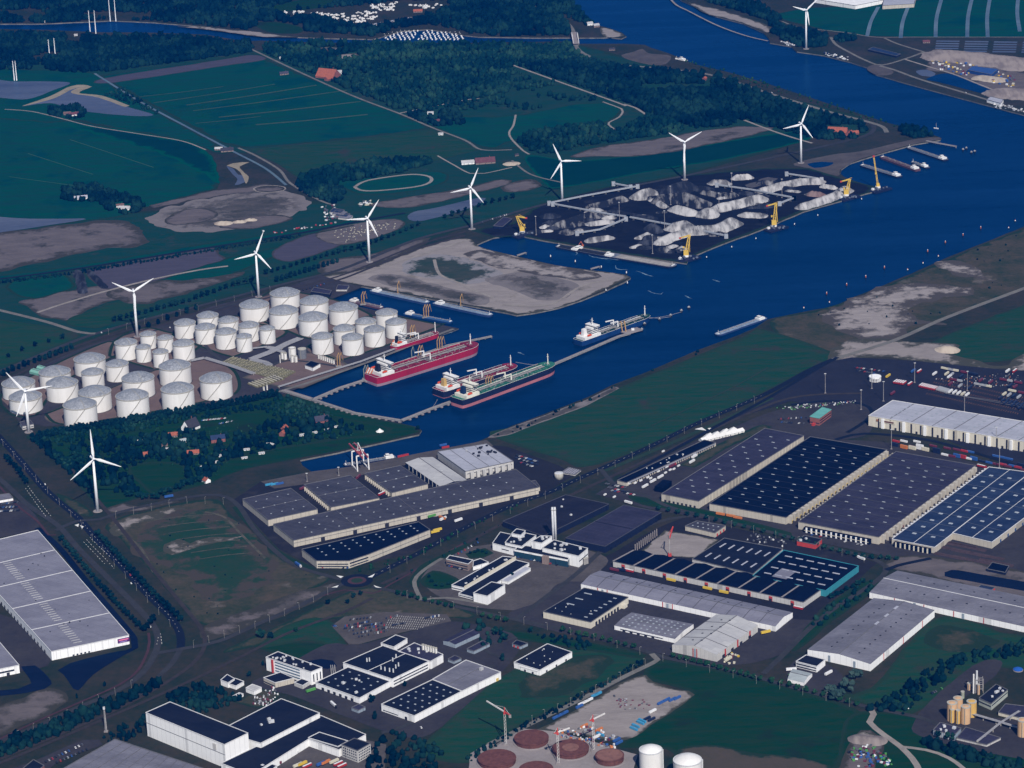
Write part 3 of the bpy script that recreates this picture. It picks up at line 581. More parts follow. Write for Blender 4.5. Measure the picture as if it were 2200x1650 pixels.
rd('far_road',[(1900,82),(1930,95),(1985,112),(2000,118),(1990,128)],6,M_roadL,6,'slip road on the far bank')
rd('far_road',[(1945,128),(2000,145),(2050,160),(2100,180),(2150,200)],6,M_track,6,'track between ponds and rubble yard')
rd('breakwater',[(1428,-20),(1450,8),(1480,24),(1540,54),(1600,76),(1650,88)],5,M_track,1,'thin breakwater along the far shore')
for a,b in(((1951,15),(1935,82)),((2022,0),(2010,80)),((2090,-10),(2078,80)),((2128,-10),(2122,80)),((2188,-10),(2191,68)),((1887,15),(1863,78))):
 rd('polder_ditch',[a,((a[0]+b[0])/2-4,(a[1]+b[1])/2),b],9,M_ditch,5,'pale winding ditch in the polder fields')
rd('railway_bed',[(-60,810),(0,860),(60,920),(150,1005),(210,1075),(260,1135),(330,1225),(400,1310),(432,1350),(440,1385),(420,1420),(360,1465),(250,1525),(100,1590),(-60,1655)],6,M_ball,6,'railway curving past the waste ground')
rd('railway_bed',[(-60,1665),(120,1590),(350,1490),(500,1420),(620,1360),(740,1315),(800,1285)],6,M_ball,6,'railway across the foreground')
rd('railway_bed',[(820,1255),(950,1195),(1100,1115),(1200,1075),(1290,1035),(1420,975),(1560,910),(1700,855),(1850,845)],7,M_ball,5,'railway beside the dark harbour road')
rd('bicycle_path',[(560,1340),(640,1300),(740,1268),(800,1275),(840,1255),(1000,1165)],3,M_bike,5,'red bicycle path at the roundabout')
rd('sand_path',[(1868,1520),(1877,1535),(1868,1552),(1900,1580),(1935,1605),(1970,1645),(1985,1700)],8,M_track,7,'pale gravel path at the bottom right')
rd('sand_path',[(1935,1605),(1990,1612),(2040,1630),(2080,1665),(2090,1720)],6,M_track,8,'branch of the pale gravel path')
rd('service_road',[(1795,945),(1860,932),(1990,945),(2100,975),(2330,1045)],8,M_roadD,6,'service road behind the warehouses')
rd('perimeter_road',[(490,865),(612,838),(775,784),(945,718),(975,707)],7,M_roadL,6,'quay road of the tank terminal')
rd('perimeter_road',[(0,850),(60,803),(200,742),(300,722),(450,668),(600,628)],6,M_road,6,'rear road of the tank terminal')
rd('perimeter_road',[(430,728),(470,770),(545,800),(620,775),(740,790)],6,M_road,7,'inner road of the tank terminal')
rd('perimeter_road',[(100,885),(200,848),(330,795),(430,755),(470,770)],5,M_road,7,'road between the two tank bunds')
rd('spit_track',[(933,558),(945,590),(985,608),(1020,625),(1060,640)],6,M_track,6,'winding track on the spit')
rd('spit_track',[(770,590),(860,562),(960,530),(1010,515)],6,M_track,6,'track along the back of the spit')
rd('spit_track',[(1080,655),(1180,655),(1250,615),(1330,598)],6,M_track,6,'track towards the tip of the spit')
rd('harbour_road',[(1800,768),(1760,790),(1660,850),(1560,905),(1450,965),(1330,1030)],7,M_roadD,7,'terminal approach road')
rd('loop_road',[(1700,870),(1780,862),(1850,868),(1874,885),(1860,905),(1820,930)],7,M_roadD,7,'loop road round the gate building')
rd('lane',[(1650,790),(1560,840),(1400,915)],0.1+3,M_verge,7,'green verge of the harbour road')
rd('site_road',[(1040,1620),(1100,1575),(1060,1600)],5,M_roadL,5,'end of the site road')
rd('factory_drive',[(905,1290),(890,1250),(915,1222),(950,1200)],6,M_roadL,7,'curved drive of the white factory')
rd('factory_drive',[(905,1290),(960,1285),(1050,1300)],6,M_roadL,7,'front drive of the white factory')
rd('factory_lane',[(820,1575),(870,1560),(960,1500),(1060,1430)],7,M_road,7,'lane between the factory halls')
rd('factory_lane',[(1110,1370),(1040,1395),(1100,1420)],6,M_road,7,'lane beside the blue sheds')
c=P(767,1248)
def ring(name,r0,r1,m,z,label):
 n=48;vs=[];
 for r in(r0,r1):
  for i in range(n):vs.append((c.x+r*math.cos(2*math.pi*i/n),c.y+r*math.sin(2*math.pi*i/n),z))
 me=bpy.data.meshes.new(name);me.from_pydata(vs,[],[(i,(i+1)%n,n+(i+1)%n,n+i)for i in range(n)]);me.materials.append(m);me.flip_normals()if me.polygons[0].normal.z<0 else None
 struct(name,me,label)
ring('roundabout_road',13,22,M_roadD,LV*9,'roundabout carriageway');ring('roundabout_apron',8,13,M_bike,LV*10,'reddish apron of the roundabout');ring('roundabout_island',0.1,8,M_verge,LV*10,'planted island of the roundabout')
oc=[(762,402),(790,388),(870,376),(905,376),(926,382),(922,393),(890,402),(810,410),(775,409)]
w=densify([G(*p)for p in oc+oc[:1]],10,False,True)
struct('ring_track',strip_mesh('ring_track',w,7,M_track,LV*6),'pale oval riding track')
patch('ring_meadow',[(700,385),(800,380),(940,368),(960,390),(880,412),(780,418),(740,405)],M_mead,1,2,label='green meadow of the riding track')
w=densify([G(*p)for p in[(545,405),(560,400),(590,399),(612,403),(608,410),(575,414),(550,411),(545,405)]],8,False,True)
struct('ring_track',strip_mesh('ring_track',w,3,M_track,LV*6),'small oval earth ring')
patch('earth_heap_ground',[(548,405),(560,401),(590,400),(610,404),(605,409),(575,413),(552,410)],M_dirt,3,1,label='bare earth inside the small ring')
def dashes(pix,dash=3,gap=9,wd=0.3,lv=8):
 w=densify([G(*p)for p in pix],2,False,True);mb=MB();s=0
 for a,b in zip(w,w[1:]):
  L=math.dist(a,b);s+=L
  if s%(dash+gap)<dash:mb.beam((a[0],a[1],LV*lv),(b[0],b[1],LV*lv),wd,0.03)
 struct('road_marking',mb.mesh('road_marking',M_line),'dashed white line on the road')
dashes([(-20,920),(40,985),(100,1055),(165,1110),(200,1150),(260,1215),(320,1280),(365,1325),(387,1362)],lv=8)
dashes([(796,1240),(900,1188),(1000,1134),(1100,1086),(1180,1058),(1290,1008),(1400,958),(1500,909),(1640,849)],lv=8)
for pp in([(186,1160),(200,1175),(230,1205),(245,1222)],[(180,1165),(196,1182),(225,1212)],[(193,1155),(210,1172),(240,1200)],[(340,1370),(336,1390)],[(345,1362),(348,1385)],[(60,1045),(90,1085),(110,1110)],[(55,1050),(82,1088),(100,1112)]):
 dashes(pp,4,6,.5,9)
for q in([(160,1128),(170,1125),(168,1132)],[(172,1128),(180,1131),(176,1136)],[(738,1238),(722,1236),(732,1242)],[(790,1240),(806,1232),(800,1240)],[(802,1257),(820,1263),(808,1262)],[(728,1257),(712,1262),(724,1262)],[(1492,922),(1508,918),(1518,925)],[(1520,920),(1528,919),(1524,923)]):
 mb=MB();mb.add([P(x,y,LV*11)for x,y in q],[(0,1,2)]);struct('road_marking',mb.mesh('road_marking',M_line),'white painted traffic island mark')
mb=MB()
for r in range(6):
 for k in range(26):
  u=850+k*4.6-r*7;y=1322+r*4.5+k*0.3
  if 830<u<960-r*12:mb.beam(P(u,y,LV*6),P(u-2.2,y+3.0,LV*6),0.35,0.02)
struct('road_marking',mb.mesh('road_marking',M_line),'white parking bay lines')
for k,(pp,lb)in enumerate((([(250,1140),(300,1175),(330,1230)],'faint sandy track down the waste ground'),([(440,1100),(480,1110),(520,1150),(570,1200)],'faint sandy track across the waste ground'))):
 rd('worn_track',pp,4,mat('worn_soil',(.11,.10,.075),(.06,.065,.045),.95,.05,contrast=1.4),4,lb)
for pp,lb in(([(1505,1505),(1450,1480)],'x'),):pass
for k in range(7):
 y=1118+k*14;rd('mowing_line',[(330+k*16,y),(400+k*14,y-9),(470+k*12,y-14)],2.5,MATS['worn_soil'],4,'faint mowing line on the waste ground')
for a,c_ in(((20,1300),(70,1385)),((60,330),(200,375)),((150,300),(330,360)),((20,380),(240,410))):
 if a[1]<1000:rd('meadow_line',[a,c_],2.2,mat('meadow_line',(.03,.10,.062),(.05,.11,.07),.95,.05),4,'faint ditch line in the left meadow')
patch('bare_ground',[(230,630),(330,605),(420,600),(520,585),(500,600),(360,640),(300,655)],M_dirt,2,8,feather=40,label='worn earth between the third turbine and the tree row')
patch('bare_ground',[(690,560),(800,545),(900,512),(920,520),(800,572),(700,590)],M_dirt,2,5,feather=30,label='brown verge at the root of the spit')
patch('wet_sand',[(1080,400),(1140,385),(1165,398),(1120,412),(1085,412)],M_dirt,2,5,feather=25,label='bare earth left of the seventh turbine')
patch('brown_verge',[(440,1345),(560,1300),(680,1262),(730,1258),(640,1310),(560,1340),(450,1375)],M_dirt,2,4,feather=50,label='brown verge along the lower waste ground')
patch('brown_lot',[(480,1500),(560,1520),(600,1495),(560,1480),(520,1500)],M_scrub,2,4,label='olive lawn behind the high bay store')
patch('brown_lot',[(120,1060),(180,1085),(200,1110),(150,1095)],M_scrub,2,4,label='olive verge between road and railway')
patch('brown_field',[(2010,1345),(2110,1360),(2150,1385),(2060,1400),(1985,1380)],M_scrub,2,8,feather=60,label='browner patch in the grass behind the grey sheds')
patch('brown_field',[(1150,1430),(1260,1410),(1320,1420),(1240,1480),(1120,1500)],M_scrub,2,8,feather=60,label='browner patch in the rough grass')
patch('factory_lawn',[(902,1248),(930,1226),(962,1234),(992,1250),(965,1264),(922,1264)],M_dike,5,2,label='lawn inside the curved factory drive')
patch('factory_lawn',[(880,1250),(900,1218),(950,1192),(1010,1168),(1000,1180),(935,1212),(905,1240),(900,1262)],M_dike,5,2,label='green edge left of the factory drive')
patch('factory_lawn',[(1000,1190),(1040,1178),(1062,1188),(1040,1198),(1010,1200)],M_dike,5,2,label='planted bed behind the brown office')
patch('verge',[(1460,1000),(1560,945),(1640,912),(1660,918),(1560,965),(1490,1005)],M_scrub,4,2,label='olive strip beside the cross dock')
patch('verge',[(1350,1065),(1420,1075),(1500,1092),(1600,1118),(1700,1145),(1700,1152),(1590,1128),(1480,1100),(1380,1085)],M_dike,5,1,label='green strip before the big warehouses')
patch('verge',[(1780,1300),(1850,1250),(1890,1250),(1860,1285),(1790,1335),(1730,1385),(1700,1400),(1730,1350)],M_dike,5,2,label='green strip between the sheds')
patch('verge',[(500,1090),(515,1085),(545,1125),(590,1175),(640,1205),(680,1222),(660,1224),(600,1195),(540,1140)],M_dike,5,1,label='green verge round the grey sheds')
# ================================================================== trees
def leaf_mat(name,a,b,c):
 m=bpy.data.materials.new(name);t=nt(m);n=t.nodes;l=t.links
 out=n.new('ShaderNodeOutputMaterial');bs=n.new('ShaderNodeBsdfPrincipled');l.new(bs.outputs[0],out.inputs[0])
 bs.inputs['Roughness'].default_value=0.9;bs.inputs['Specular IOR Level'].default_value=0.0
 g=n.new('ShaderNodeNewGeometry');oi=n.new('ShaderNodeObjectInfo')
 ad=n.new('ShaderNodeMath');ad.operation='ADD';l.new(g.outputs['Random Per Island'],ad.inputs[0]);l.new(oi.outputs['Random'],ad.inputs[1])
 fr=n.new('ShaderNodeMath');fr.operation='FRACT';l.new(ad.outputs[0],fr.inputs[0])
 ns=n.new('ShaderNodeTexNoise');ns.inputs['Scale'].default_value=0.009;ns.inputs['Detail'].default_value=6;l.new(g.outputs['Position'],ns.inputs['Vector'])
 mx=n.new('ShaderNodeMath');mx.operation='MULTIPLY_ADD';mx.inputs[1].default_value=0.55;l.new(fr.outputs[0],mx.inputs[0])
 sc=n.new('ShaderNodeMath');sc.operation='MULTIPLY_ADD';sc.inputs[1].default_value=2.6;sc.inputs[2].default_value=-1.1;l.new(ns.outputs['Fac'],sc.inputs[0]);l.new(sc.outputs[0],mx.inputs[2])
 r=n.new('ShaderNodeValToRGB');e=r.color_ramp.elements
 e[0].position=0.05;e[0].color=(*a,1);e[1].position=0.95;e[1].color=(*c,1);q=e.new(0.5);q.color=(*b,1)
 l.new(mx.outputs[0],r.inputs[0]);l.new(r.outputs[0],bs.inputs['Base Color'])
 MATS[name]=m;return m
M_leaf=leaf_mat('foliage',(0.0012,0.012,0.016),(0.004,0.025,0.022),(0.016,0.050,0.032))
M_leafD=leaf_mat('foliage_dark',(0.0006,0.007,0.013),(0.002,0.015,0.019),(0.007,0.030,0.026))  # bluish tones paint far haze into the foliage
M_leafB=leaf_mat('foliage_bright',(0.004,0.026,0.013),(0.009,0.040,0.018),(0.020,0.056,0.024))
M_leafG=leaf_mat('foliage_grey',(0.014,0.034,0.032),(0.024,0.050,0.044),(0.042,0.072,0.060))
M_trunk=mat('bark',(0.10,0.08,0.06),(0.06,0.05,0.04),0.95,0.8)
def ico(sub):
 bm=bmesh.new();bmesh.ops.create_icosphere(bm,subdivisions=sub,radius=1.0)
 v=np.array([p.co[:]for p in bm.verts]);f=np.array([[q.index for q in t.verts]for t in bm.faces]);bm.free();return v,f
ICO0=ico(1);ICO1=ico(2)
def lump(seed,zs=1.0):
 v,f=ICO1;v=v.copy();r=np.random.default_rng(seed)
 d=1+0.28*r.standard_normal(len(v)).clip(-1.4,1.4)
 v*=d[:,None];v[:,2]=np.where(v[:,2]<-0.3,-0.3-(v[:,2]+.3)*-0.3,v[:,2]);v[:,2]=(v[:,2]+0.4)*zs
 return v,f
LUMPS=[lump(i)for i in range(7)]
def forest(name,label,pix,spacing,hr,m,exclude=(),wr=(0.42,0.6),thin=1.0,seed=1,kind='stuff',clump=0.0):
 r=np.random.default_rng(seed)
 w=np.array([G(*p)for p in pix]);lo,hi=w.min(0),w.max(0)
 gx,gy=np.meshgrid(np.arange(lo[0],hi[0],spacing),np.arange(lo[1],hi[1],spacing))
 g=np.stack([gx.ravel(),gy.ravel()],1);g+=r.uniform(-.48,.48,g.shape)*spacing
 g=g[inpoly(g,w)]
 for ex in exclude:g=g[~inpoly(g,[G(*p)for p in ex])]
 keep=r.random(len(g))<thin
 if clump:
  nn=np.array([noise.noise((x*0.012,y*0.012,seed*3.3))for x,y in g])if len(g)else np.zeros(0)
  keep&=nn>clump-0.5
 g=g[keep];k=len(g)
 if k==0:return None
 V=[];Fc=[];base=0
 h=r.uniform(hr[0]*.7,hr[1],k)*np.where(r.random(k)<.12,1.25,1.0);wd=h*r.uniform(wr[0],wr[1],k);a=r.uniform(0,6.28,k);var=r.integers(0,len(LUMPS),k)
 for q in range(len(LUMPS)):
  idx=np.nonzero(var==q)[0]
  if not len(idx):continue
  v,f=LUMPS[q]
  ca,sa=np.cos(a[idx])[:,None],np.sin(a[idx])[:,None]
  X=(v[None,:,0]*ca-v[None,:,1]*sa)*wd[idx][:,None]+g[idx,0][:,None]
  Y=(v[None,:,0]*sa+v[None,:,1]*ca)*wd[idx][:,None]+g[idx,1][:,None]
  Z=v[None,:,2]*(h[idx]/1.4)[:,None]
  V.append(np.stack([X,Y,Z],2).reshape(-1,3))
  Fc.append((f[None]+(np.arange(len(idx))*len(v))[:,None,None]+base).reshape(-1,3));base+=len(idx)*len(v)
 V=np.vstack(V).astype(np.float32);Fc=np.vstack(Fc).astype(np.int32)
 me=bpy.data.meshes.new(name);me.vertices.add(len(V));me.vertices.foreach_set('co',V.ravel())
 me.loops.add(Fc.size);me.loops.foreach_set('vertex_index',Fc.ravel())
 me.polygons.add(len(Fc));me.polygons.foreach_set('loop_start',np.arange(0,Fc.size,3,dtype=np.int32))
 me.materials.append(m);me.update(calc_edges=True);me.validate()
 return struct(name,me,label,kind)
CAMPSITE=[(585,20),(640,22),(800,10),(870,0),(960,2),(980,18),(905,38),(830,52),(790,56),(735,52),(690,40),(600,34)]
ROOFS=[(775,55),(870,34),(895,40),(800,60)]
MAR=[(800,84),(860,60),(925,55),(1005,68),(1030,92)]
forest('woodland','wood along the far river bank',[(-80,-70),(1120,-70),(1215,42),(1228,76),(1090,78),(1010,72),(925,52),(850,62),(800,78),(640,68),(660,56),(560,48),(540,66),(440,54),(330,46),(240,42),(100,50),(-80,50)],12.5,(9,16),M_leafD,(CAMPSITE,ROOFS,MAR,[(580,15),(640,0),(700,-10),(770,0),(700,15),(610,25)],[(160,30),(240,25),(340,30),(330,40),(240,44)],[(540,46),(600,46),(652,58),(650,74),(580,72)],[(0,25),(60,18),(120,30),(60,45)]),seed=2)
forest('woodland','dark wood left of the long field',[(-60,74),(100,76),(200,81),(330,81),(430,84),(500,95),(540,98),(545,112),(430,128),(330,140),(230,154),(160,156),(95,150),(92,128),(120,118),(60,120),(-60,125)],11,(10,16),M_leafD,([(140,80),(180,78),(170,96),(140,95)],[(92,112),(128,112),(128,126),(92,126)],[(185,65),(215,65),(215,78),(185,78)]),seed=3)
forest('woodland','thin wood at the left edge',[(-60,122),(60,122),(90,130),(65,150),(-60,152)],12,(7,13),M_leafD,seed=4)
forest('woodland','wide wood behind the straight farm road',[(552,98),(640,94),(800,94),(1000,94),(1222,100),(1240,118),(1235,132),(1112,136),(1098,144),(1090,200),(1050,206),(940,224),(868,240),(850,234),(720,180),(640,145),(575,116)],12,(8,14),M_leaf,([(715,122),(745,113),(775,112),(765,126),(735,128)],[(665,102),(730,100),(735,110),(690,112)],[(680,150),(735,148),(740,172),(690,175)],[(840,172),(905,130),(910,138),(850,180)]),seed=5)
forest('woodland','dark wood along the canal bank',[(1112,142),(1240,126),(1275,132),(1330,146),(1430,153),(1560,172),(1650,206),(1760,245),(1845,268),(1862,283),(1800,300),(1745,296),(1690,283),(1600,256),(1560,272),(1500,276),(1470,268),(1400,245),(1345,222),(1190,166)],11,(9,15),M_leafD,([(1370,180),(1550,180),(1540,188),(1380,196)],[(1500,166),(1530,165),(1530,178),(1490,178)],[(1770,268),(1850,268),(1850,300),(1770,305)]),seed=6)
forest('woodland','wood above the bridge road',[(1120,-60),(1190,-60),(1222,0),(1262,42),(1275,54),(1262,56),(1225,40),(1190,20),(1150,0)],11,(8,13),M_leafD,seed=7)
forest('woodland','wood below the bridge',[(1238,132),(1150,132),(1100,128),(1120,100),(1218,96),(1236,106),(1250,124),(1290,136),(1320,142),(1290,146)],11,(8,13),M_leaf,seed=8)
forest('woodland','small wood below the clearing',[(1112,302),(1130,288),(1220,272),(1300,268),(1305,282),(1330,284),(1390,250),(1470,272),(1465,284),(1360,300),(1260,312),(1190,332),(1140,328)],11,(8,13),M_leaf,seed=9)
forest('woodland','scattered wood between path and clearing',[(1000,200),(1095,152),(1140,160),(1300,216),(1230,222),(1120,240),(1020,240),(880,245),(900,232)],15,(6,11),M_leaf,thin=0.8,clump=0.42,seed=10)
forest('woodland','small farm wood beside the farm road',[(870,245),(960,240),(1000,250),(1000,268),(930,272),(895,262)],11,(8,13),M_leafD,([(908,238),(945,238),(945,252),(908,252)],),seed=11)
forest('woodland','belt of poplars below the olive field',[(640,385),(700,366),(820,346),(910,340),(928,350),(850,375),(760,388),(700,400),(690,425),(650,405)],10,(8,14),M_leaf,seed=12)
forest('woodland','dense copse by the bending farm road',[(628,398),(650,395),(720,404),(745,412),(735,432),(715,440),(660,420)],9,(8,12),M_leafD,seed=13)
forest('woodland','dark farm trees in the left meadow',[(130,410),(170,400),(210,402),(225,415),(260,420),(290,425),(310,445),(295,455),(270,462),(230,450),(215,436),(140,432)],8.5,(8,13),M_leafD,([(150,420),(188,420),(188,431),(150,431)],[(245,435),(285,438),(285,458),(245,456)]),seed=14)
forest('woodland','dark trees round the farm by the pond',[(103,236),(120,232),(170,230),(186,240),(180,252),(150,256),(105,247)],7.5,(7,11),M_leafD,([(132,238),(170,238),(168,252),(132,252)],),seed=15)
forest('hedge','dark hedge along the straight ditch',[(-60,619),(150,592),(400,550),(650,509),(650,504),(400,545),(150,586),(-60,613)],6,(3,5),M_leafD,seed=16)
forest('scrub','bushes along the ditch by the forked pond',[(220,205),(262,190),(300,215),(345,245),(332,246),(285,225)],10,(3,7),M_leaf,thin=.8,seed=17)
forest('woodland','trees of the far canal bank',[(1652,45),(1700,62),(1745,70),(1800,82),(1835,78),(1840,88),(1800,92),(1790,84),(1770,100),(1735,104),(1700,95),(1660,75)],9,(8,13),M_leafD,([(1775,78),(1795,78),(1795,92),(1775,92)],),seed=18)
forest('woodland','dark tree belt at the top right shore',[(1475,-40),(1560,-30),(1650,22),(1680,42),(1655,48),(1600,28),(1520,5)],10,(8,13),M_leafD,seed=19)
forest('woodland','trees at the tip of the left canal bank',[(1930,277),(1955,272),(1975,283),(1995,285),(2000,293),(1965,298),(1940,290)],8,(8,14),M_leafD,seed=20)
forest('woodland','trees round the red roofed farm on the point',[(1760,275),(1800,262),(1850,262),(1862,276),(1850,292),(1840,300),(1760,300),(1745,290)],9,(8,12),M_leafD,([(1772,266),(1850,270),(1850,294),(1775,285)],),seed=21)
forest('canal_bank_bushes','bushes along the left canal bank',[(1460,128),(1540,146),(1650,178),(1790,224),(1900,260),(1985,284),(1960,282),(1880,264),(1770,230),(1640,190),(1520,152)],12,(2,5),M_leafB,thin=.7,seed=22)
forest('shore_bushes','bushes along the harbour meadow shore',[(1045,945),(1100,918),(1165,895),(1260,858),(1320,828),(1400,797),(1500,754),(1590,720),(1596,724),(1500,762),(1400,806),(1320,838),(1260,868),(1170,905),(1105,928),(1060,952)],13,(2.5,5),M_leafD,thin=.35,seed=23)
forest('woodland','thick belt behind the poplar row',[(64,948),(150,930),(300,905),(450,885),(560,868),(612,850),(690,880),(720,895),(600,905),(560,880),(400,905),(250,935),(130,960),(75,960)],8,(4,7),M_leaf,seed=24,thin=.9)
forest('woodland','dark wood between hamlet and railway',[(70,945),(110,960),(160,1000),(200,1040),(205,1075),(180,1050),(130,1000),(90,965)],9,(7,12),M_leafD,seed=25)
forest('woodland','hamlet trees, too many to count',[(140,960),(250,945),(400,925),(600,905),(720,905),(780,920),(760,938),(640,955),(500,985),(445,1035),(405,1045),(395,1000),(330,990),(270,1005),(300,1060),(240,1060),(200,1030)],10,(5,11),M_leafD,([(395,898),(550,895),(560,930),(430,935)],[(270,900),(310,900),(310,925),(270,925)]),thin=.75,seed=26)
forest('scrub','low shrubs and garden bushes of the hamlet',[(140,960),(250,945),(400,925),(600,905),(740,905),(800,925),(760,940),(640,958),(500,988),(445,1038),(405,1045),(330,990),(270,1005),(300,1060),(240,1060),(200,1030)],9,(1.5,4),M_leafB,thin=.5,seed=41)
forest('woodland','thick roadside trees at the bottom left',[(-40,1610),(60,1575),(170,1530),(230,1507),(300,1480),(345,1458),(348,1470),(300,1505),(200,1545),(100,1590),(0,1630),(-40,1645)],8,(7,11),M_leafD,seed=27,thin=.9)
forest('scrub','thicket behind the small white houses',[(360,1495),(390,1480),(440,1472),(480,1480),(505,1490),(520,1510),(470,1520),(420,1540),(370,1520)],8,(5,9),M_leafD,seed=28)
forest('scrub','bushes between railway and tall white store',[(215,1590),(300,1545),(345,1530),(330,1545),(310,1560),(290,1590),(230,1600)],8,(4,7),M_leafD,seed=29)
forest('scrub','bushes behind the bottom factory',[(795,1590),(840,1570),(890,1585),(960,1610),(930,1660),(850,1680),(790,1650)],10,(5,9),M_leafD,seed=30,thin=.8)
forest('scrub','hedge along the chemical plant',[(2020,1620),(2100,1640),(2200,1670),(2260,1690),(2260,1660),(2200,1650),(2120,1620),(2040,1600),(1985,1590),(1980,1600)],8,(6,10),M_leafD,seed=31)
forest('scrub','dark belt behind the grass of the grey sheds',[(1860,1525),(1920,1495),(2010,1430),(2080,1405),(2140,1395),(2200,1380),(2260,1380),(2260,1400),(2160,1415),(2080,1425),(2000,1480),(1940,1535)],9,(5,9),M_leafD,seed=32)
forest('scrub','hedge between avenue and rough grass',[(1145,1360),(1250,1376),(1280,1388),(1255,1402),(1180,1380)],8,(4,7),M_leafD,seed=33)
forest('scrub','bushes along the inner road of the grey sheds',[(1790,1300),(1850,1255),(1900,1240),(1880,1265),(1800,1320),(1740,1365),(1715,1380),(1740,1340)],11,(4,8),M_leaf,seed=34,thin=.7)
forest('hedge','dark hedge between site road and rough grass',[(1010,1640),(1120,1570),(1240,1510),(1385,1425),(1380,1418),(1235,1500),(1110,1565),(1000,1630)],6,(3,5),M_leafD,seed=35)
forest('scrub','bushes along the railway by the harbour road',[(850,1250),(950,1200),(1100,1125),(1180,1085),(1180,1080),(1090,1120),(940,1195),(840,1245)],12,(2,4),M_leaf,seed=36,thin=.5)
forest('scrub','hedge behind the grey shed yard',[(760,1225),(900,1185),(1000,1130),(1100,1090),(1160,1065),(1155,1072),(1000,1140),(900,1195),(780,1232)],10,(2.5,5),M_leafB,seed=37,thin=.8)
forest('scrub','bushes on the right bank, too small to tell apart',[(1700,690),(1850,640),(2100,530),(2300,470),(2300,560),(2100,640),(1990,690),(1850,730)],28,(1.5,3.5),M_leafD,seed=38,thin=.5,clump=.45)
forest('scrub','low bushes scattered over the waste ground',[(260,1160),(450,1080),(690,1240),(450,1340)],34,(1,2.5),M_leafD,seed=39,thin=.5)
forest('scrub','trees beside the car park and blue sheds',[(1010,1330),(1060,1345),(1090,1362),(1085,1385),(1040,1395),(1000,1350)],11,(5,9),M_leaf,seed=40,thin=.6)
def crown_mesh(name,kind,m,seed):
 r=np.random.default_rng(seed);mb=MB()
 v0,f0=ICO0
 n=16
 for i in range(n):
  if kind=='round':
   d=r.standard_normal(3);d/=np.linalg.norm(d);rad=r.uniform(.35,.8)
   p=d*rad*np.array([.40,.40,.38])+np.array([0,0,.60]);s=r.uniform(.14,.24)
   sc=np.array([s,s,s*.9])
  elif kind=='column':
   t=(i+.5)/n;p=np.array([r.uniform(-.09,.09),r.uniform(-.09,.09),.14+t*.74]);s=(.20-.13*abs(t-.35))*r.uniform(.8,1.1);sc=np.array([s,s,s*1.1])
  else:
   a=r.uniform(0,6.28);q=math.sqrt(r.random())*.45;p=np.array([q*math.cos(a),q*math.sin(a),r.uniform(.35,.82)]);s=r.uniform(.16,.26);sc=np.array([s,s,s*.8])
  v=v0*(1+.22*r.standard_normal((len(v0),1)).clip(-1.5,1.5))*sc+p
  mb.add(v.tolist(),f0.tolist())
 for i in range(40):
  v=np.array(mb.v[r.integers(0,len(v0)*n)]);s=.05
  q=v+r.uniform(-s,s,(3,3));mb.add(q.tolist(),[(0,1,2)])
 return mb.mesh(name,m)
tm=MB();tm.cone((0,0,0),.035,.02,.55,6,False)
for a in range(3):tm.beam((0,0,.3),(.16*math.cos(a*2.1),.16*math.sin(a*2.1),.55),.02)
TRUNK=tm.mesh('trunk',M_trunk)
CROWN={k:[crown_mesh('crown',k[0],k[1],s)for s in range(3)]for k in(('round',M_leaf),('round',M_leafB),('column',M_leafD),('round',M_leafD),('broad',M_leafG),('broad',M_leaf),('column',M_leaf))}
TREES=0
def tree(x,y,h,kind,m,label,group=None,name='tree',wide=1.0):
 global TREES
 TREES+=1
 o=thing(name,label,'tree',P(x,y,0.0),random.uniform(0,6.28),group)
 o.scale=(h*wide,h*wide,h)
 link('trunk',TRUNK,o);link('crown',random.choice(CROWN[(kind,m)]),o)
 return o
def row(pts,n,h,kind,m,label,group,name='tree',wide=1.0,jit=1.0):
 q=densify([tuple(p)for p in pts],0.5,False);
 for i in range(n):
  p=q[int((i+.5)/n*(len(q)-1))]
  tree(p[0]+random.uniform(-jit,jit),p[1]+random.uniform(-jit,jit)*.4,h*random.uniform(.85,1.12),kind,m,label,group,name,wide)
row([(66,950),(120,935),(250,915),(400,890),(500,872),(600,850)],62,15,'column',M_leafD,'slim dark poplar in the long row in front of the white tanks','poplar row before the tank terminal','poplar_tree',1.3,.6)
row([(238,694),(400,652),(547,600)],23,11,'round',M_leafD,'round dark tree in the row behind the tanks, left of the fourth turbine','roadside row behind the tank terminal','roadside_tree')
row([(565,592),(700,553),(795,528),(905,484)],26,11,'round',M_leafD,'round dark tree in the row between the purple plot and the road','roadside row behind the tank terminal','roadside_tree')
row([(950,472),(1000,455),(1050,440),(1110,425)],11,11,'round',M_leafD,'round dark tree in the row beside the grey pond','roadside row beside the grey pond','roadside_tree')
row([(-10,815),(60,785),(110,768),(160,748)],15,12,'column',M_leafD,'dark upright tree in the row at the left edge below the meadow','upright row at the left edge','roadside_tree',1.4)
row([(5,775),(60,750),(150,725)],5,10,'round',M_leafD,'round dark tree in the meadow corner by the left junction','meadow corner trees','roadside_tree')
row([(288,712),(330,700),(415,668),(432,662)],7,12,'column',M_leafD,'dark upright tree between road and small tanks','upright trees behind the small tanks','roadside_tree',1.4)
row([(590,607),(650,588),(730,563)],14,12,'column',M_leafD,'dark upright tree in the row beside the big tanks','upright row beside the big tanks','roadside_tree',1.4)
row([(10,985),(35,1010),(60,1045)],9,12,'round',M_leafD,'dark tree in the thick row left of the main road','thick row left of the main road','roadside_tree')
row([(130,1160),(180,1220),(240,1290),(310,1360),(335,1330)],30,10,'round',M_leafD,'dark tree in the row beside the large white warehouse','row beside the large white warehouse','roadside_tree',1.1)
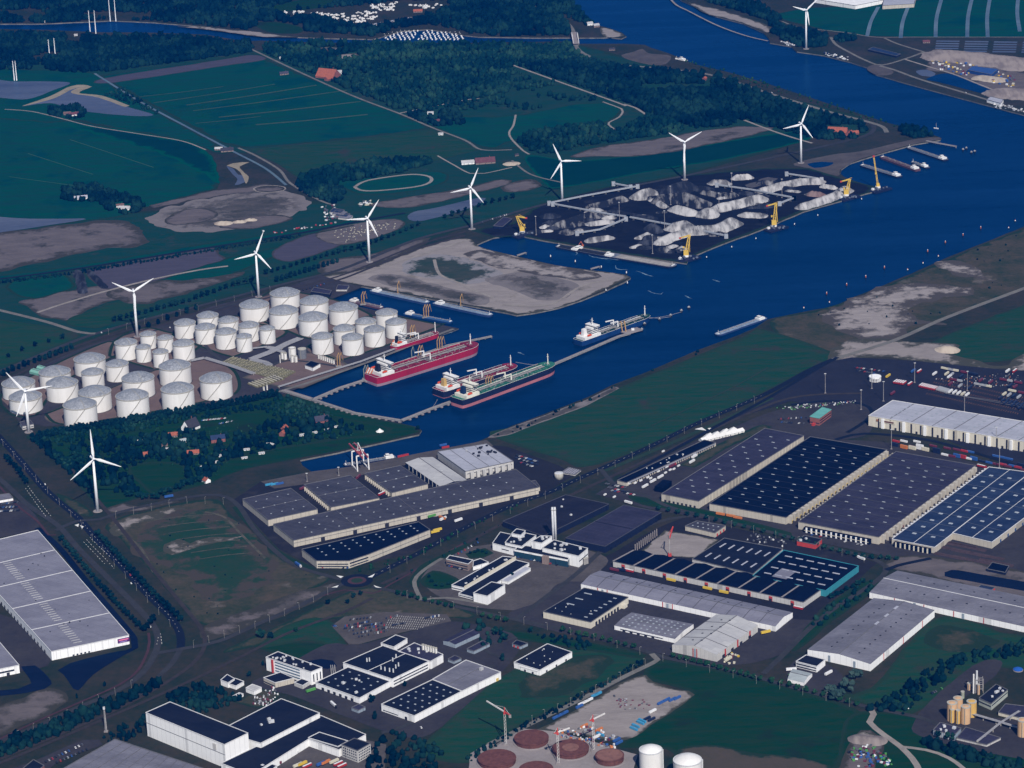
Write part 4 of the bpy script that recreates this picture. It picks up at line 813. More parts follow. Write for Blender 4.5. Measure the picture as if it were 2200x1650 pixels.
row([(207,1148),(250,1195),(300,1250),(350,1300),(392,1340)],24,11,'round',M_leafD,'dark tree in the row between main road and railway','row between main road and railway','roadside_tree',1.1)
row([(848,1277),(900,1290),(980,1309)],9,8,'round',M_leafB,'small round tree of the avenue in front of the white factory','avenue trees before the white factory','avenue_tree',1.2,.4)
row([(1028,1325),(1095,1340)],4,8,'round',M_leafB,'small round tree of the avenue near the car park end','avenue trees near the car park','avenue_tree',1.2,.4)
row([(1200,1357),(1280,1374),(1370,1396)],10,8,'round',M_leafB,'small round tree of the avenue below the black roofed hall','avenue trees below the black roofed hall','avenue_tree',1.2,.4)
row([(1440,1412),(1520,1432),(1640,1465)],14,8,'round',M_leafB,'small round tree of the avenue below the pale gabled shed','avenue trees below the pale gabled shed','avenue_tree',1.2,.4)
row([(1650,1465),(1760,1495),(1850,1520)],11,8,'round',M_leafB,'small round tree of the avenue below the small white office','avenue trees below the small white office','avenue_tree',1.2,.4)
row([(1405,1095),(1440,1102),(1510,1115),(1650,1148)],12,8,'round',M_leaf,'round tree in front of the navy roofed warehouse','trees before the navy roofed warehouse','avenue_tree',1.2,.5)
row([(1660,1150),(1750,1175),(1850,1200),(1935,1205)],16,8,'round',M_leaf,'round tree in front of the warehouse with the white office strip','trees before the white office strip','avenue_tree',1.2,.5)
row([(1780,1290),(1800,1280),(1860,1250)],7,8,'round',M_leaf,'tree between teal hall and long grey sheds','trees beside the teal hall','avenue_tree',1.3,1.5)
for x,y,h,k,m,lb in((1800,1505,17,'broad',M_leafG,'silvery grey willow left of the white office yard corner'),(1820,1485,18,'broad',M_leafG,'tallest silvery grey willow beside the long grey shed'),(1840,1460,15,'broad',M_leafG,'silvery grey willow nearest the grey shed wall'),(1785,1490,13,'broad',M_leafG,'small silvery grey willow beside the little pale shed'),(632,912,10,'round',M_leafB,'round bright tree among the hamlet wood'),(898,924,8,'round',M_leafD,'single round tree on the tip of the green dike'),(243,935,10,'round',M_leafB,'bright tree in front of the poplar row'),(340,930,9,'round',M_leafB,'bright tree beside the hamlet field path'),(705,1300,9,'round',M_leafD,'dark tree nearest below the roundabout'),(760,1285,8,'round',M_leafD,'dark tree of the pair below the roundabout, left one'),(775,1280,8,'round',M_leafD,'dark tree of the pair below the roundabout, right one'),(747,1298,8,'round',M_leafD,'lowest dark tree below the roundabout'),(560,1370,12,'broad',M_leaf,'big brownish tree left of the car park'),(582,1372,10,'round',M_leafD,'dark tree beside the big brownish tree'),(636,1358,8,'round',M_leafB,'bright bush tree by the foreground railway'),(1070,1365,13,'broad',M_leaf,'big tree left of the small white hall'),(1085,1375,12,'broad',M_leaf,'big tree nearest the small white hall'),(1080,1420,12,'column',M_leafD,'tall dark tree in front of the small white hall'),(805,1545,12,'column',M_leafD,'tall dark tree at the corner of the dotted hall'),(835,1520,10,'round',M_leafD,'dark tree between the two dotted halls'),(800,1510,11,'round',M_leafD,'dark tree left of the corner of the dotted hall'),(870,1475,9,'column',M_leafD,'slim tree at the long window front'),(565,1430,8,'column',M_leafD,'slim dark tree left of the white office block'),(225,1475,8,'column',M_leafD,'slim dark tree by the triangular pond'),(165,1500,7,'column',M_leafD,'small slim tree below the triangular pond'),(535,1455,8,'round',M_leafD,'dark tree by the small white houses'),(2040,1590,11,'broad',M_leaf,'brownish tree beside the blue grey plant building'),(2015,1585,10,'round',M_leafD,'dark tree at the plant gate'),(1140,1360,9,'round',M_leaf,'tree at the hedge end by the avenue'),(1100,1240,7,'round',M_leafD,'dark round tree in the factory lawn')):
 tree(x,y,h,k,m,lb)
row([(240,990),(330,985)],9,11,'column',M_leaf,'pale stemmed tree in the line above the hamlet paddock','line above the hamlet paddock')
row([(120,985),(150,1005),(165,985),(180,1015)],7,13,'broad',M_leaf,'large round tree in the clump left of the near turbine','clump left of the near turbine',wide=1.1,jit=4)
row([(270,1065),(300,1070),(330,1075),(390,1045),(440,1030)],10,11,'broad',M_leaf,'large tree along the lower hamlet edge','trees along the lower hamlet edge',wide=1.1,jit=4)
row([(915,1238),(940,1262),(985,1255)],6,5,'round',M_leaf,'low round tree inside the curved factory drive','trees inside the factory drive',wide=1.4,jit=4)
row([(1005,1192),(1030,1185),(1052,1192)],5,5,'round',M_leafD,'small dark tree behind the brown office','trees behind the brown office',wide=1.4,jit=3)
# ================================================================== tanks
M_white=mat('white_steel',(0.70,0.69,0.675),(0.61,0.60,0.58),0.55,0.06,fine=0.5,stretch=(1,1,0.12))
M_rim=mat('tank_rim',(0.42,0.40,0.34),(0.30,0.29,0.26),0.7,0.2)
M_stair=mat('stair_steel',(0.34,0.33,0.29),(0.25,0.24,0.22),0.7,0.3)
M_plinth=mat('tank_plinth',(0.10,0.085,0.085),(0.07,0.06,0.06),0.95,0.2)
def dome_mat():
 m=bpy.data.materials.new('aluminium_dome');t=nt(m);n=t.nodes;l=t.links
 out=n.new('ShaderNodeOutputMaterial');b=n.new('ShaderNodeBsdfPrincipled');l.new(b.outputs[0],out.inputs[0])
 b.inputs['Roughness'].default_value=0.55;b.inputs['Metallic'].default_value=0.25
 g=n.new('ShaderNodeNewGeometry');v=n.new('ShaderNodeTexVoronoi');v.inputs['Scale'].default_value=0.26
 l.new(g.outputs['Position'],v.inputs['Vector'])
 e=n.new('ShaderNodeTexVoronoi');e.feature='DISTANCE_TO_EDGE';e.inputs['Scale'].default_value=0.26;l.new(g.outputs['Position'],e.inputs['Vector'])
 bw=n.new('ShaderNodeRGBToBW');l.new(v.outputs['Color'],bw.inputs[0])
 r=n.new('ShaderNodeValToRGB');r.color_ramp.elements[0].color=(0.23,0.245,0.27,1);r.color_ramp.elements[1].color=(0.36,0.375,0.40,1)
 l.new(bw.outputs[0],r.inputs[0])
 mr=n.new('ShaderNodeMapRange');mr.inputs['From Max'].default_value=0.09;mr.inputs['To Min'].default_value=0.55;l.new(e.outputs['Distance'],mr.inputs['Value'])
 mx=n.new('ShaderNodeMix');mx.data_type='RGBA';mx.blend_type='MULTIPLY';mx.inputs[0].default_value=1.0
 l.new(r.outputs[0],mx.inputs[6]);l.new(mr.outputs[0],mx.inputs[7]);l.new(mx.outputs[2],b.inputs['Base Color'])
 MATS['dome']=m;return m
M_dome=dome_mat()
def tank(cx,ry,wpx,hp,label,group,rust=0):
 by=ry+hp
 c=P(cx,by);r=wpx*mpp(cx,by)/2;h=hpx(cx,by,hp)
 t=thing('storage_tank',label,'storage tank',c,0,group)
 part(t,'plinth',MB().cone((c.x,c.y,0.3),r+1.6,r+1.2,.5,40),M_plinth)
 w=part(t,'wall',MB().cone((c.x,c.y,0.3),r,r,h,56,False),M_white,True)
 rise=r*0.33;R=(r*r+rise*rise)/(2*rise);prof=[]
 for i in range(9):
  q=r*(1-i/8.3);prof.append((max(q,.3),h+.3+math.sqrt(R*R-q*q)-(R-rise)))
 d=part(t,'dome_roof',MB().lathe((c.x,c.y,0),prof,48),M_dome,True)
 part(t,'roof_rim',MB().lathe((c.x,c.y,0),[(r+.1,h-.9),(r+.7,h-.7),(r+.7,h+.35),(r-.3,h+.45)],48),M_rim)
 mb=MB();a0=-1.9+random.uniform(-.3,.6);n=10
 for i in range(n):
  a=a0+1.0*i/n;b=a0+1.0*(i+1)/n
  mb.beam((c.x+(r+.8)*math.cos(a),c.y+(r+.8)*math.sin(a),h*i/n+.6),(c.x+(r+.8)*math.cos(b),c.y+(r+.8)*math.sin(b),h*(i+1)/n+.6),.6,.75)
 part(t,'spiral_stair',mb,M_stair,sub_of=w)
 e=a0+1.0
 mb=MB()
 for i in range(5):
  p0,p1=prof[int(i*1.6)],prof[int((i+1)*1.6)]
  mb.beam((c.x+p0[0]*math.cos(e),c.y+p0[0]*math.sin(e),p0[1]+.4),(c.x+p1[0]*math.cos(e),c.y+p1[0]*math.sin(e),p1[1]+.4),.7,.5)
 part(t,'roof_walkway',mb,M_stair,sub_of=d)
 return t
W_,S_,Mi,B_,E_='tanks in the western bund','small tanks by the third turbine','middle tank cluster','big tanks by the basin','eastern tank cluster'
for a in[(42,822,69,28,'white domed oil tank at the far left edge, behind the first turbine rotor',W_),(57,851,69,28,'white domed oil tank directly behind the leftmost turbine tower',W_),(120,798,66,28,'white domed oil tank beside the two green roofed huts',W_),(136,822,67,33,'white domed oil tank right of the leftmost turbine rotor',W_),(195,770,66,30,'wide white oil tank at the back, furthest back of the western bund',W_),(201,799,47,30,'narrower white oil tank half hidden between wide tanks in the western bund',W_),(254,781,48,33,'narrower white oil tank standing alone right of the western rear pair',W_),(206,841,69,36,'wide white oil tank behind the frontmost left tank',W_),(175,868,70,41,'frontmost left wide white oil tank above the poplar row',W_),(287,849,69,40,'wide white oil tank, second from left just above the poplars',W_),(299,811,68,36,'wide white oil tank in the centre of the front bund, behind the poplar pair',W_),(378,785,67,36,'wide white oil tank, rear right of the front bund',W_),(384,834,69,40,'wide white oil tank, third from left just above the poplars',W_),(466,812,68,38,'wide white oil tank at the right end of the front bund, near the process plant',W_),(273,735,47,33,'medium white oil tank right beside the third turbine foot',S_),(320,717,34,29,'small slim white oil tank behind, furthest back of the small cluster',S_),(310,745,32,30,'small slim white oil tank right of the medium tank at the turbine foot',S_),(347,755,33,31,'small slim white oil tank, frontmost of the small cluster',S_),(357,725,34,29,'small slim white oil tank, rear right of the small cluster',S_),(396,737,46,32,'medium white oil tank at the right end of the small cluster',S_),(399,693,45,30,'medium white oil tank, leftmost of the middle cluster',Mi),(443,702,44,32,'medium white oil tank, second from left in the middle cluster',Mi),(448,677,45,28,'medium white oil tank furthest back in the middle cluster',Mi),(492,687,44,30,'medium white oil tank behind the frontmost one of the middle cluster',Mi),(487,712,45,33,'medium white oil tank, frontmost of the middle cluster',Mi),(526,722,33,31,'small slim white oil tank, lower of the two slim ones in the middle cluster',Mi),(536,698,44,31,'medium white oil tank between the two slim tanks of the middle cluster',Mi),(576,705,33,30,'small slim white oil tank, right end of the middle cluster',Mi),(548,654,62,30,'big wide white oil tank at the fourth turbine foot',B_),(611,667,62,32,'big wide white oil tank in the centre left of the basin group',B_),(613.5,629,62,28,'big wide white oil tank furthest back in the basin group',B_),(676,646,61,28,'big wide white oil tank, middle of the rear basin group',B_),(674,681,62,33,'big wide white oil tank, frontmost of the basin group',B_),(739,660,62,31,'big wide white oil tank nearest the barge basin',B_),(832,671,46,30,'medium white oil tank, rear right of the eastern cluster',E_),(787,690,45,30,'medium white oil tank, middle rear of the eastern cluster',E_),(741,705,46,31,'medium white oil tank, rear left of the eastern cluster',E_),(852,691,45,31,'medium white oil tank at the right end of the eastern cluster',E_),(806,707,45,33,'medium white oil tank, middle front of the eastern cluster',E_),(759,724,46,34,'medium white oil tank, frontmost of the eastern cluster by the quay',E_),(694,722,46,34,'medium white oil tank, front left of the eastern cluster near the process plant',E_)]:
 tank(*a)
 # ================================================================== wind turbines
M_turb=mat('turbine_white',(0.78,0.79,0.80),(0.72,0.73,0.75),0.45,0.05)
def turbine(bx,by,hx,hy,rad,phase,label,yaw=0.30):
 b=P(bx,by);h=hpx(bx,by,math.hypot(by-hy,bx-hx));
 t=thing('wind_turbine',label,'wind turbine',b,0,'wind turbines')
 part(t,'foundation',MB().cone((b.x,b.y,0),7,6.5,.6,20),M_conc)
 part(t,'tower',MB().cone((b.x,b.y,0),2.6,1.5,h-1,20,z0=.5),M_turb,True)
 n=Vector((math.sin(yaw),-math.cos(yaw),0));rt=Vector((math.cos(yaw),math.sin(yaw),0));up=Vector((0,0,1))
 hub=Vector((b.x,b.y,h+1))+n*4
 mb=MB();mb.tube(hub-n*12,hub-n*1.5,2.0,2.0,8);part(t,'nacelle',mb,M_turb)
 mb=MB();mb.tube(hub-n*1.5,hub+n*1.2,1.7,1.4,10);mb.tube(hub+n*1.2,hub+n*2.6,1.4,.3,10);part(t,'hub',mb,M_turb)
 for k in range(3):
  a=math.radians(phase+120*k);d=rt*math.sin(a)+up*math.cos(a);s=d.cross(n).normalized()
  vs=[];st=[(0,1.1,1.0),(.06,1.1,.9),(.2,2.5,.55),(.5,1.8,.4),(.8,1.15,.25),(1,.35,.1)]
  for q,w,th in st:
   p=hub+d*(q*rad);lead=s*(w*.6);trail=-s*(w*1.15)
   vs+=[p+lead,p+n*th,p+trail,p-n*th]
  fs=[]
  for i in range(len(st)-1):
   for j in range(4):fs.append((i*4+j,i*4+(j+1)%4,i*4+4+(j+1)%4,i*4+4+j))
  fs+=[(3,2,1,0),(20,21,22,23)]
  part(t,'blade',MB().add(vs,fs),M_turb)
turbine(62,928,55,841,43,-37,'white wind turbine, leftmost, in front of the tanks at the left edge',0.15)
turbine(210,1098,203,986,46,-2,'nearest and tallest white wind turbine beside the waste ground',0.5)
turbine(295,723,288,627,41,-60,'white wind turbine behind the small tanks, one blade hidden down its tower',0.2)
turbine(556,638,549,545,40,22,'white wind turbine behind the big tanks at the purple plot')
turbine(794,563,790,470,40,35,'white wind turbine at the root of the sandy spit')
turbine(1014,492,1011,404,40,24,'white wind turbine at the left corner of the coal yard')
turbine(1208,432,1206,347,40,-24,'white wind turbine behind the left part of the coal yard')
turbine(1471,386,1469,306,40,-55,'white wind turbine behind the middle of the coal yard, two blades up')
turbine(1721,350,1719,267,40,23,'white wind turbine at the barge quay, rightmost on the near bank')
turbine(1732,105,1731,23,36,50,'white wind turbine on the far bank of the canal')
for(ax,ay),(bx,by),hp,lb in(((237,46),(249,46),50,'pair of slim white pylon poles furthest back at the river'),((194,72),(206,72),49,'pair of slim white pylon poles on the near river bank'),((107,125),(119,122),40,'pair of slim white pylon poles among the dark wood'),((31,173),(36,173),42,'pair of slim white pylon poles at the left pond')):
 p,q=P(ax,ay),P(bx,by);t=thing('power_pylon',lb,'pylon',p,0,'slim double pylons')
 h=hpx(ax,ay,hp)
 for c in(p,q):
  part(t,'pole',MB().cone((c.x,c.y,0),1.3,.6,h,10),M_turb)
  mb=MB()
  for zz in(.72,.84,.96):mb.beam((c.x,c.y,h*zz),(c.x+(2.5 if c is q else-2.5),c.y,h*zz),.35)
  part(t,'insulator_arm',mb,M_stair)
  # ================================================================== ships
M_red=mat('ship_red',(0.33,0.014,0.042),(0.23,0.014,0.036),0.5,0.05,stretch=(1,1,.3))
M_redDk=mat('ship_deck_red',(0.22,0.022,0.045),(0.15,0.018,0.04),0.7,0.06)
M_navy=mat('ship_navy',(0.012,0.018,0.05),(0.018,0.024,0.06),0.5,0.05)
M_blue=mat('ship_blue',(0.010,0.045,0.15),(0.007,0.032,0.11),0.5,0.05)
M_boot=mat('boot_pink',(0.42,0.15,0.16),(0.33,0.12,0.13),0.7,0.05)
M_bootG=mat('boot_grey',(0.30,0.20,0.23),(0.24,0.15,0.18),0.7,0.05)
M_green=mat('ship_deck_green',(0.035,0.17,0.12),(0.025,0.12,0.09),0.7,0.06)
M_greenD=mat('ship_deck_darkgreen',(0.014,0.07,0.06),(0.01,0.05,0.05),0.7,0.06)
M_house=mat('ship_white',(0.72,0.71,0.69),(0.60,0.59,0.57),0.6,0.1)
M_win=mat('dark_glass',(0.02,0.03,0.05),(0.03,0.04,0.06),0.15,0.3,spec=0.6)
M_pipe=mat('pipe_grey',(0.30,0.29,0.28),(0.2,0.19,0.19),0.6,0.2)
M_orange=mat('crane_tan',(0.40,0.25,0.10),(0.30,0.18,0.08),0.7,0.2)
M_black=mat('funnel_black',(0.015,0.018,0.03),(0.02,0.025,0.04),0.6,0.2)
M_lightblue=mat('barge_deck_blue',(0.22,0.28,0.36),(0.15,0.20,0.28),0.7,0.08)
M_bargegrey=mat('barge_grey',(0.16,0.18,0.22),(0.11,0.13,0.17),0.7,0.08)
M_brown=mat('barge_brown',(0.12,0.06,0.07),(0.09,0.05,0.06),0.7,0.08)
M_bluebarge=mat('barge_hull_blue',(0.03,0.06,0.16),(0.02,0.045,0.12),0.6,0.08)
def hull_ring(L,B,z,fb=1.0,bow=0.16,stern=0.10,sw=0.8,ns=7):
 0
 up=[]
 for i in range(ns+1):
  t=i/ns;up.append((stern*L*(1-math.cos(t*math.pi/2))*1.0,B/2*(sw+(1-sw)*math.sin(t*math.pi/2))if t>0 else B/2*sw*.75))
 for i in range(1,ns+1):
  t=i/ns;up.append((L*(1-bow)+bow*L*math.sin(t*math.pi/2)*fb,B/2*max(math.cos(t*math.pi/2),0.0)**.75))
 pts=up+[(x,-y)for x,y in reversed(up)if y>1e-6]
 return[(x,y,z)for x,y in pts]
def loft(rings):
 mb=MB();n=len(rings[0]);vs=[p for r in rings for p in r];fs=[]
 for k in range(len(rings)-1):
  for i in range(n):fs.append((k*n+i,k*n+(i+1)%n,(k+1)*n+(i+1)%n,(k+1)*n+i))
 return mb.add(vs,fs)
WL=-2.4
def place(s,b,label,name,cat,group=None):
 s=P(*s,WL);b=P(*b,WL);d=b-s
 return thing(name,label,cat,s,math.atan2(d.y,d.x),group),d.length
def tanker(s,b,B,D,boot,hullm,bootm,deckm,label,house=.13,funnel=M_black,housem=M_house,masts=True,stripes=False):
 t,L=place(s,b,label,'tanker_ship','ship','moored sea tankers')
 part(t,'boot_top',loft([hull_ring(L*.985,B*.96,-1.5),hull_ring(L*.99,B,boot)]),bootm,local=True)
 part(t,'hull',loft([hull_ring(L*.99,B,boot),hull_ring(L,B*1.01,D)]),hullm,local=True)
 dk=MB();dk.add(hull_ring(L*.997,B*.985,D-.3),[tuple(range(29 if False else len(hull_ring(L,B,D))))]);part(t,'deck',dk,deckm,local=True)
 mb=MB();r1=hull_ring(L,B*1.01,D);r2=hull_ring(L,B*1.01,D+1.2);n=len(r1)
 q=loft([r1,r2]);part(t,'bulwark',q,hullm,local=True)
 fc=[(x,y*.97,z)for x,y,z in hull_ring(L*.998,B,D)if x>L*.90]
 m=MB();m.prism([(x,y)for x,y,z in fc],D,D+2.6);part(t,'forecastle',m,deckm,local=True)
 hx=L*.045;hl=L*house
 h=part(t,'deckhouse',MB().box((hx+hl/2,0,D-.3),hl,B*.86,5.5),housem,local=True)
 blk=MB().box((hx+hl*.70,0,D+5),hl*.42,B*.62,11.5);bt=part(t,'bridge_tower',blk,housem,local=True)
 br=part(t,'bridge',MB().box((hx+hl*.76,0,D+16.5),hl*.30,B*.96,3.2),housem,local=True)
 for k,z in enumerate((6.2,9.2,12.2,17.3)):
  w=B*(.63 if k<3 else .97);xx=hx+hl*(.70 if k<3 else .76);ll=hl*(.43 if k<3 else .31)
  part(t,'window_band',MB().box((xx,0,D+z),ll,w,1.3),M_win,local=True,sub_of=br if k==3 else bt)
 part(t,'funnel',MB().box((hx+hl*.22,0,D+5),hl*.22,B*.24,12,taper=.85),funnel,local=True)
 part(t,'radar_mast',MB().tube((hx+hl*.74,0,D+19),(hx+hl*.74,0,D+31),.9,.5).beam((hx+hl*.74,-3,D+27),(hx+hl*.74,3,D+27),.7),housem,local=True)
 for sgn in(-1,1):
  part(t,'lifeboat',MB().box((hx+hl*.30,sgn*B*.40,D+6),9,3,2.4,taper=.7),mat('lifeboat',(0.6,0.08,0.03),None,.6,.3),local=True)
 x0,x1=hx+hl+3,L*.90
 mb=MB()
 for k in range(5):mb.beam((x0,-2.4+k*1.2,D+1.4),(x1,-2.4+k*1.2,D+1.4),.5)
 part(t,'deck_pipes',mb,M_pipe,local=True)
 part(t,'catwalk',MB().beam((x0,B*.12,D+2.6),(x1,B*.12,D+2.6),1.3,.4),housem if not stripes else M_rim,local=True)
 mb=MB()
 for k in range(9):
  x=x0+(x1-x0)*(k+.5)/9;mb.beam((x,-B*.47,D+.5),(x,B*.47,D+.5),.9,.9)
 part(t,'deck_stiffeners',mb,deckm,local=True)
 xm=L*.52
 mb=MB()
 for k in range(4):mb.beam((xm-6+k*4,-B*.46,D+1.7),(xm-6+k*4,B*.46,D+1.7),.8)
 part(t,'manifold',mb,M_pipe,local=True)
 for sgn in(-1,1):
  cr=part(t,'hose_crane',MB().tube((xm+2,sgn*B*.22,D),(xm+2,sgn*B*.22,D+12),1.2,1.0).beam((xm+2,sgn*B*.22,D+11.5),(xm-16,sgn*B*.25,D+13),1.4,1.6),housem,local=True)
 if masts:part(t,'foremast',MB().tube((L*.945,0,D+2),(L*.945,0,D+20),1.0,.6).beam((L*.945,-2,D+15),(L*.945,2,D+15),.6),housem,local=True)
 mb=MB()
 for k in range(4):mb.cone((L*.925+(k%2)*4,(k//2-.5)*7,D+2.6),.9,.9,1.2,8)
 part(t,'winches',mb,M_pipe,local=True)
 mb=MB()
 for y in(-1,1):
  for k in range(14):mb.box((x0+(x1-x0)*(k+.5)/14,y*B*.27,D),2.0,2.0,1.6)
 part(t,'tank_hatches',mb,deckm,local=True)
 mb=MB();r=random.Random(int(L))
 for k in range(60):mb.box((r.uniform(x0,x1),r.uniform(-.42,.42)*B,D-.2),r.uniform(.6,2.2),r.uniform(.6,1.6),r.uniform(.6,2.0))
 for k in range(7):x=x0+(x1-x0)*(k+.3)/7;mb.beam((x,-B*.3,D+2.2),(x,B*.3,D+2.2),.5);mb.tube((x+3,B*.16,D),(x+3,B*.16,D+5),.35,.35,6)
 part(t,'deck_fittings',mb,M_pipe,local=True)
 mb=MB()
 for a_,b_ in zip(r2,r2[1:]+r2[:1]):mb.beam((a_[0],a_[1]*.99,a_[2]+.3),(b_[0],b_[1]*.99,b_[2]+.3),.3,.3)
 part(t,'rail',mb,housem,local=True)
 if stripes:
  for k in range(5):part(t,'stern_stripe',MB().beam((3+k*.6,B*.42-k*2.4,D+1),(3+k*.6+6,B*.42-k*2.4,D+9),1.1),M_house if k%2 else mat('stripe_orange',(.6,.2,.08),None,.6,.2),local=True)
 return t
tanker((797,826),(1024,755),38,14,4.5,M_red,M_bootG,M_redDk,'large bright red tanker with white deckhouse, longest ship in the basin',.12,M_black,M_house,True,True)
tanker((941,852),(1107,797),32,10,1.0,M_navy,M_boot,M_redDk,'navy tanker with dark red deck and yellow funnel, inside berth',.17,mat('funnel_yellow',(0.50,0.33,0.12),None,.6,.2))
tanker((981,874),(1189,797),32,13,5.0,M_navy,M_boot,M_green,'navy tanker with green deck and pink waterline',.13,mat('funnel_navy',(0.015,0.04,0.10),None,.6,.2),mat('ship_cream',(0.72,0.70,0.60),None,.6,.1))
tanker((844,754),(941,723),16,7,1.0,M_red,M_navy,M_redDk,'small red tanker with orange striped stern lying at the tank quay',.22,M_black,M_house,True,True)
tanker((1241,742),(1394,687),24,8,0.8,M_blue,M_navy,M_greenD,'blue hulled tanker with dark green deck at the long jetty',.22,M_house)
def barge(s,b,B,D,hullm,deckm,label,house_at=0.04,cargo=None,second=False,crane=False):
 t,L=place(s,b,label,'river_barge','barge','river barges');B*=1.25;D*=1.35
 part(t,'hull',loft([hull_ring(L*.985,B*.97,-1,bow=.08,stern=.05),hull_ring(L,B,D,bow=.08,stern=.05)]),hullm,local=True)
 part(t,'deck',MB().add(hull_ring(L*.995,B*.97,D-.15,bow=.08,stern=.05),[tuple(range(len(hull_ring(L,B,D))))]),deckm,local=True)
 hx=L*house_at+7
 part(t,'deckhouse',MB().box((hx,0,D-.2),13,B*.82,3.2),M_house,local=True)
 wh=part(t,'wheelhouse',MB().box((hx+2.5,0,D+2.8),6,B*.5,3.2,taper=.9),M_house,local=True)
 part(t,'window_band',MB().box((hx+2.5,0,D+4.4),6.05,B*.5,.9),M_win,local=True,sub_of=wh)
 if cargo:
  vs=[];fs=[];n=26;r=np.random.default_rng(4)
  for i in range(n+1):
   x=L*.16+(L*.78)*i/n
   for j in range(5):
    y=(j/4-.5)*B*.84;z=D+.3+(1-abs(j/4-.5)*2)*2.2*(0.3 if i in(0,n)else 1)*r.uniform(.8,1.2);vs.append((x,y,z))
  for i in range(n):
   for j in range(4):k=i*5+j;fs.append((k,k+1,k+6,k+5))
  part(t,'cargo',MB().add(vs,fs),cargo,local=True)
 else:
  x0,x1=L*.17,L*.93;mb=MB();n=9
  for k in range(n):mb.box((x0+(x1-x0)*(k+.5)/n,0,D-.1),(x1-x0)/n*.86,B*.62,1.1)
  part(t,'tank_trunk',mb,deckm,local=True)
  mb=MB()
  for k in range(3):mb.beam((x0,-1+k,D+1.4),(x1,-1+k,D+1.4),.3)
  for k in range(10):mb.box((x0+(x1-x0)*(k+.5)/10,(k%2-.5)*B*.3,D+1),1.2,1.2,1.0)
  part(t,'deck_pipes',mb,M_pipe,local=True)
 part(t,'bow_rail',MB().beam((L*.96,-B*.2,D+.6),(L*.96,B*.2,D+.6),2.0,1.2),M_house,local=True)
 part(t,'bow_mast',MB().tube((L*.95,0,D),(L*.95,0,D+6),.25),M_house,local=True)
 return t
barge((799,627),(922,654),11.5,3,M_bluebarge,M_lightblue,'long grey blue tank barge with white wheelhouse at the spit quay, left one')
barge((934,654),(1058,681),11.5,3,M_bluebarge,M_lightblue,'long grey blue tank barge at the spit quay, right one')
barge((870,676),(972,695),10,2.4,M_blue,mat('deck_blue',(0.05,0.12,0.26),None,.7,.1),'bright blue tank barge at the terminal tip')
barge((752,648),(822,664),10,2.2,M_brown,mat('deck_mauve',(0.17,0.12,0.15),None,.7,.1),'purple brown tank barge half hidden behind the tanks')
barge((1643,685),(1538,722),11,2.2,M_bluebarge,M_lightblue,'tank barge moored at the meadow shore')
barge((1934,382),(1850,356),11.5,2.2,M_navy,M_bargegrey,'dark tank barge at the berths, nearest the yellow crane')
barge((1973,368),(1893,339),11.5,2.6,M_brown,mat('deck_brown',(0.15,0.09,0.10),None,.7,.1),'brown loaded barge in the middle berth')
barge((1994,363),(1960,350),9,2.2,M_navy,M_bargegrey,'short push boat lying beside the brown barge',.1)
barge((2033,346),(1950,318),11.5,2.2,M_navy,M_bargegrey,'grey tank barge in the outermost berth')
M_sandc=mat('sand_cargo',(0.30,0.28,0.26),(0.20,0.19,0.18),0.95,0.15)
M_coalc=mat('coal_cargo',(0.02,0.022,0.028),(0.03,0.033,0.04),0.9,0.15)
barge((1320,554),(1195,531),12,2.2,M_navy,M_bargegrey,'dark coal barge with white wheelhouse alongside the coal yard',.03,M_coalc)
barge((1305,549),(1452,574),20,2.0,M_navy,M_bargegrey,'barge piled with pale grey sand at the coal yard corner',-.5,M_sandc)
barge((850,984),(738,1002),9,2.0,M_navy,M_bargegrey,'barge under the red and white container crane')
barge((1475,133),(1452,128),9,2.2,M_navy,M_house,'small ferry at the canal landing',.2)
def post(x,y,hp,m,cap,label,group,name='channel_marker'):
 p=P(x,y,WL);h=hpx(x,y,hp*.72);t=thing(name,label,'marker',p,0,group)
 part(t,'pile',MB().cone((p.x,p.y,WL-2),1.0,1.0,h*.55+2,10),M_black);part(t,'top',MB().cone((p.x,p.y,WL+h*.55),1.0,.8,h*.45,10),m)
 part(t,'cap',MB().cone((p.x,p.y,WL+h),.8,.2,1.2,8),cap)
M_or=mat('marker_orange',(0.40,0.11,0.05),None,.6,.3);M_wh=M_white
for x,y in((1776,636),(1819,617),(1860,600),(1900,580),(1993,545),(2031,526),(2069,510),(2107,495)):post(x,y,11,M_or,M_wh,'orange and white mooring post in the canal row','orange mooring posts')
for x,y in((1727,664),(1782,652),(1950,582),(1983,568),(2016,553),(2167,492),(2181,477)):post(x,y,6,M_wh,M_or,'small white shore marker along the right bank','white shore markers')
for x,y in((1183,555),(1236,566),(1292,578),(1346,590),(1348,612),(1302,628)):post(x,y,9,M_wh,M_wh,'white mooring post beside the sandy spit','white posts round the spit')
for x,y in((1572,533),(1624,515),(1707,484),(1757,465),(1851,430),(1518,555)):post(x,y,5,M_wh,M_wh,'small white buoy off the coal quay','buoys off the coal quay','buoy')
def dolphin(x,y,r,h,label):
 p=P(x,y,WL);t=thing('mooring_dolphin',label,'dolphin',p,0,'mooring dolphins')
 mb=MB()
 for a in range(5):mb.tube((p.x+r*.6*math.cos(a*1.26),p.y+r*.6*math.sin(a*1.26),WL-2),(p.x+r*.5*math.cos(a*1.26),p.y+r*.5*math.sin(a*1.26),WL+h),.7)
 part(t,'piles',mb,M_black);part(t,'cap',MB().box((p.x,p.y,WL+h),r*2,r*2,1.2),M_quay);part(t,'bollard',MB().cone((p.x,p.y,WL+h+1.2),.6,.8,1.2,8),M_white)
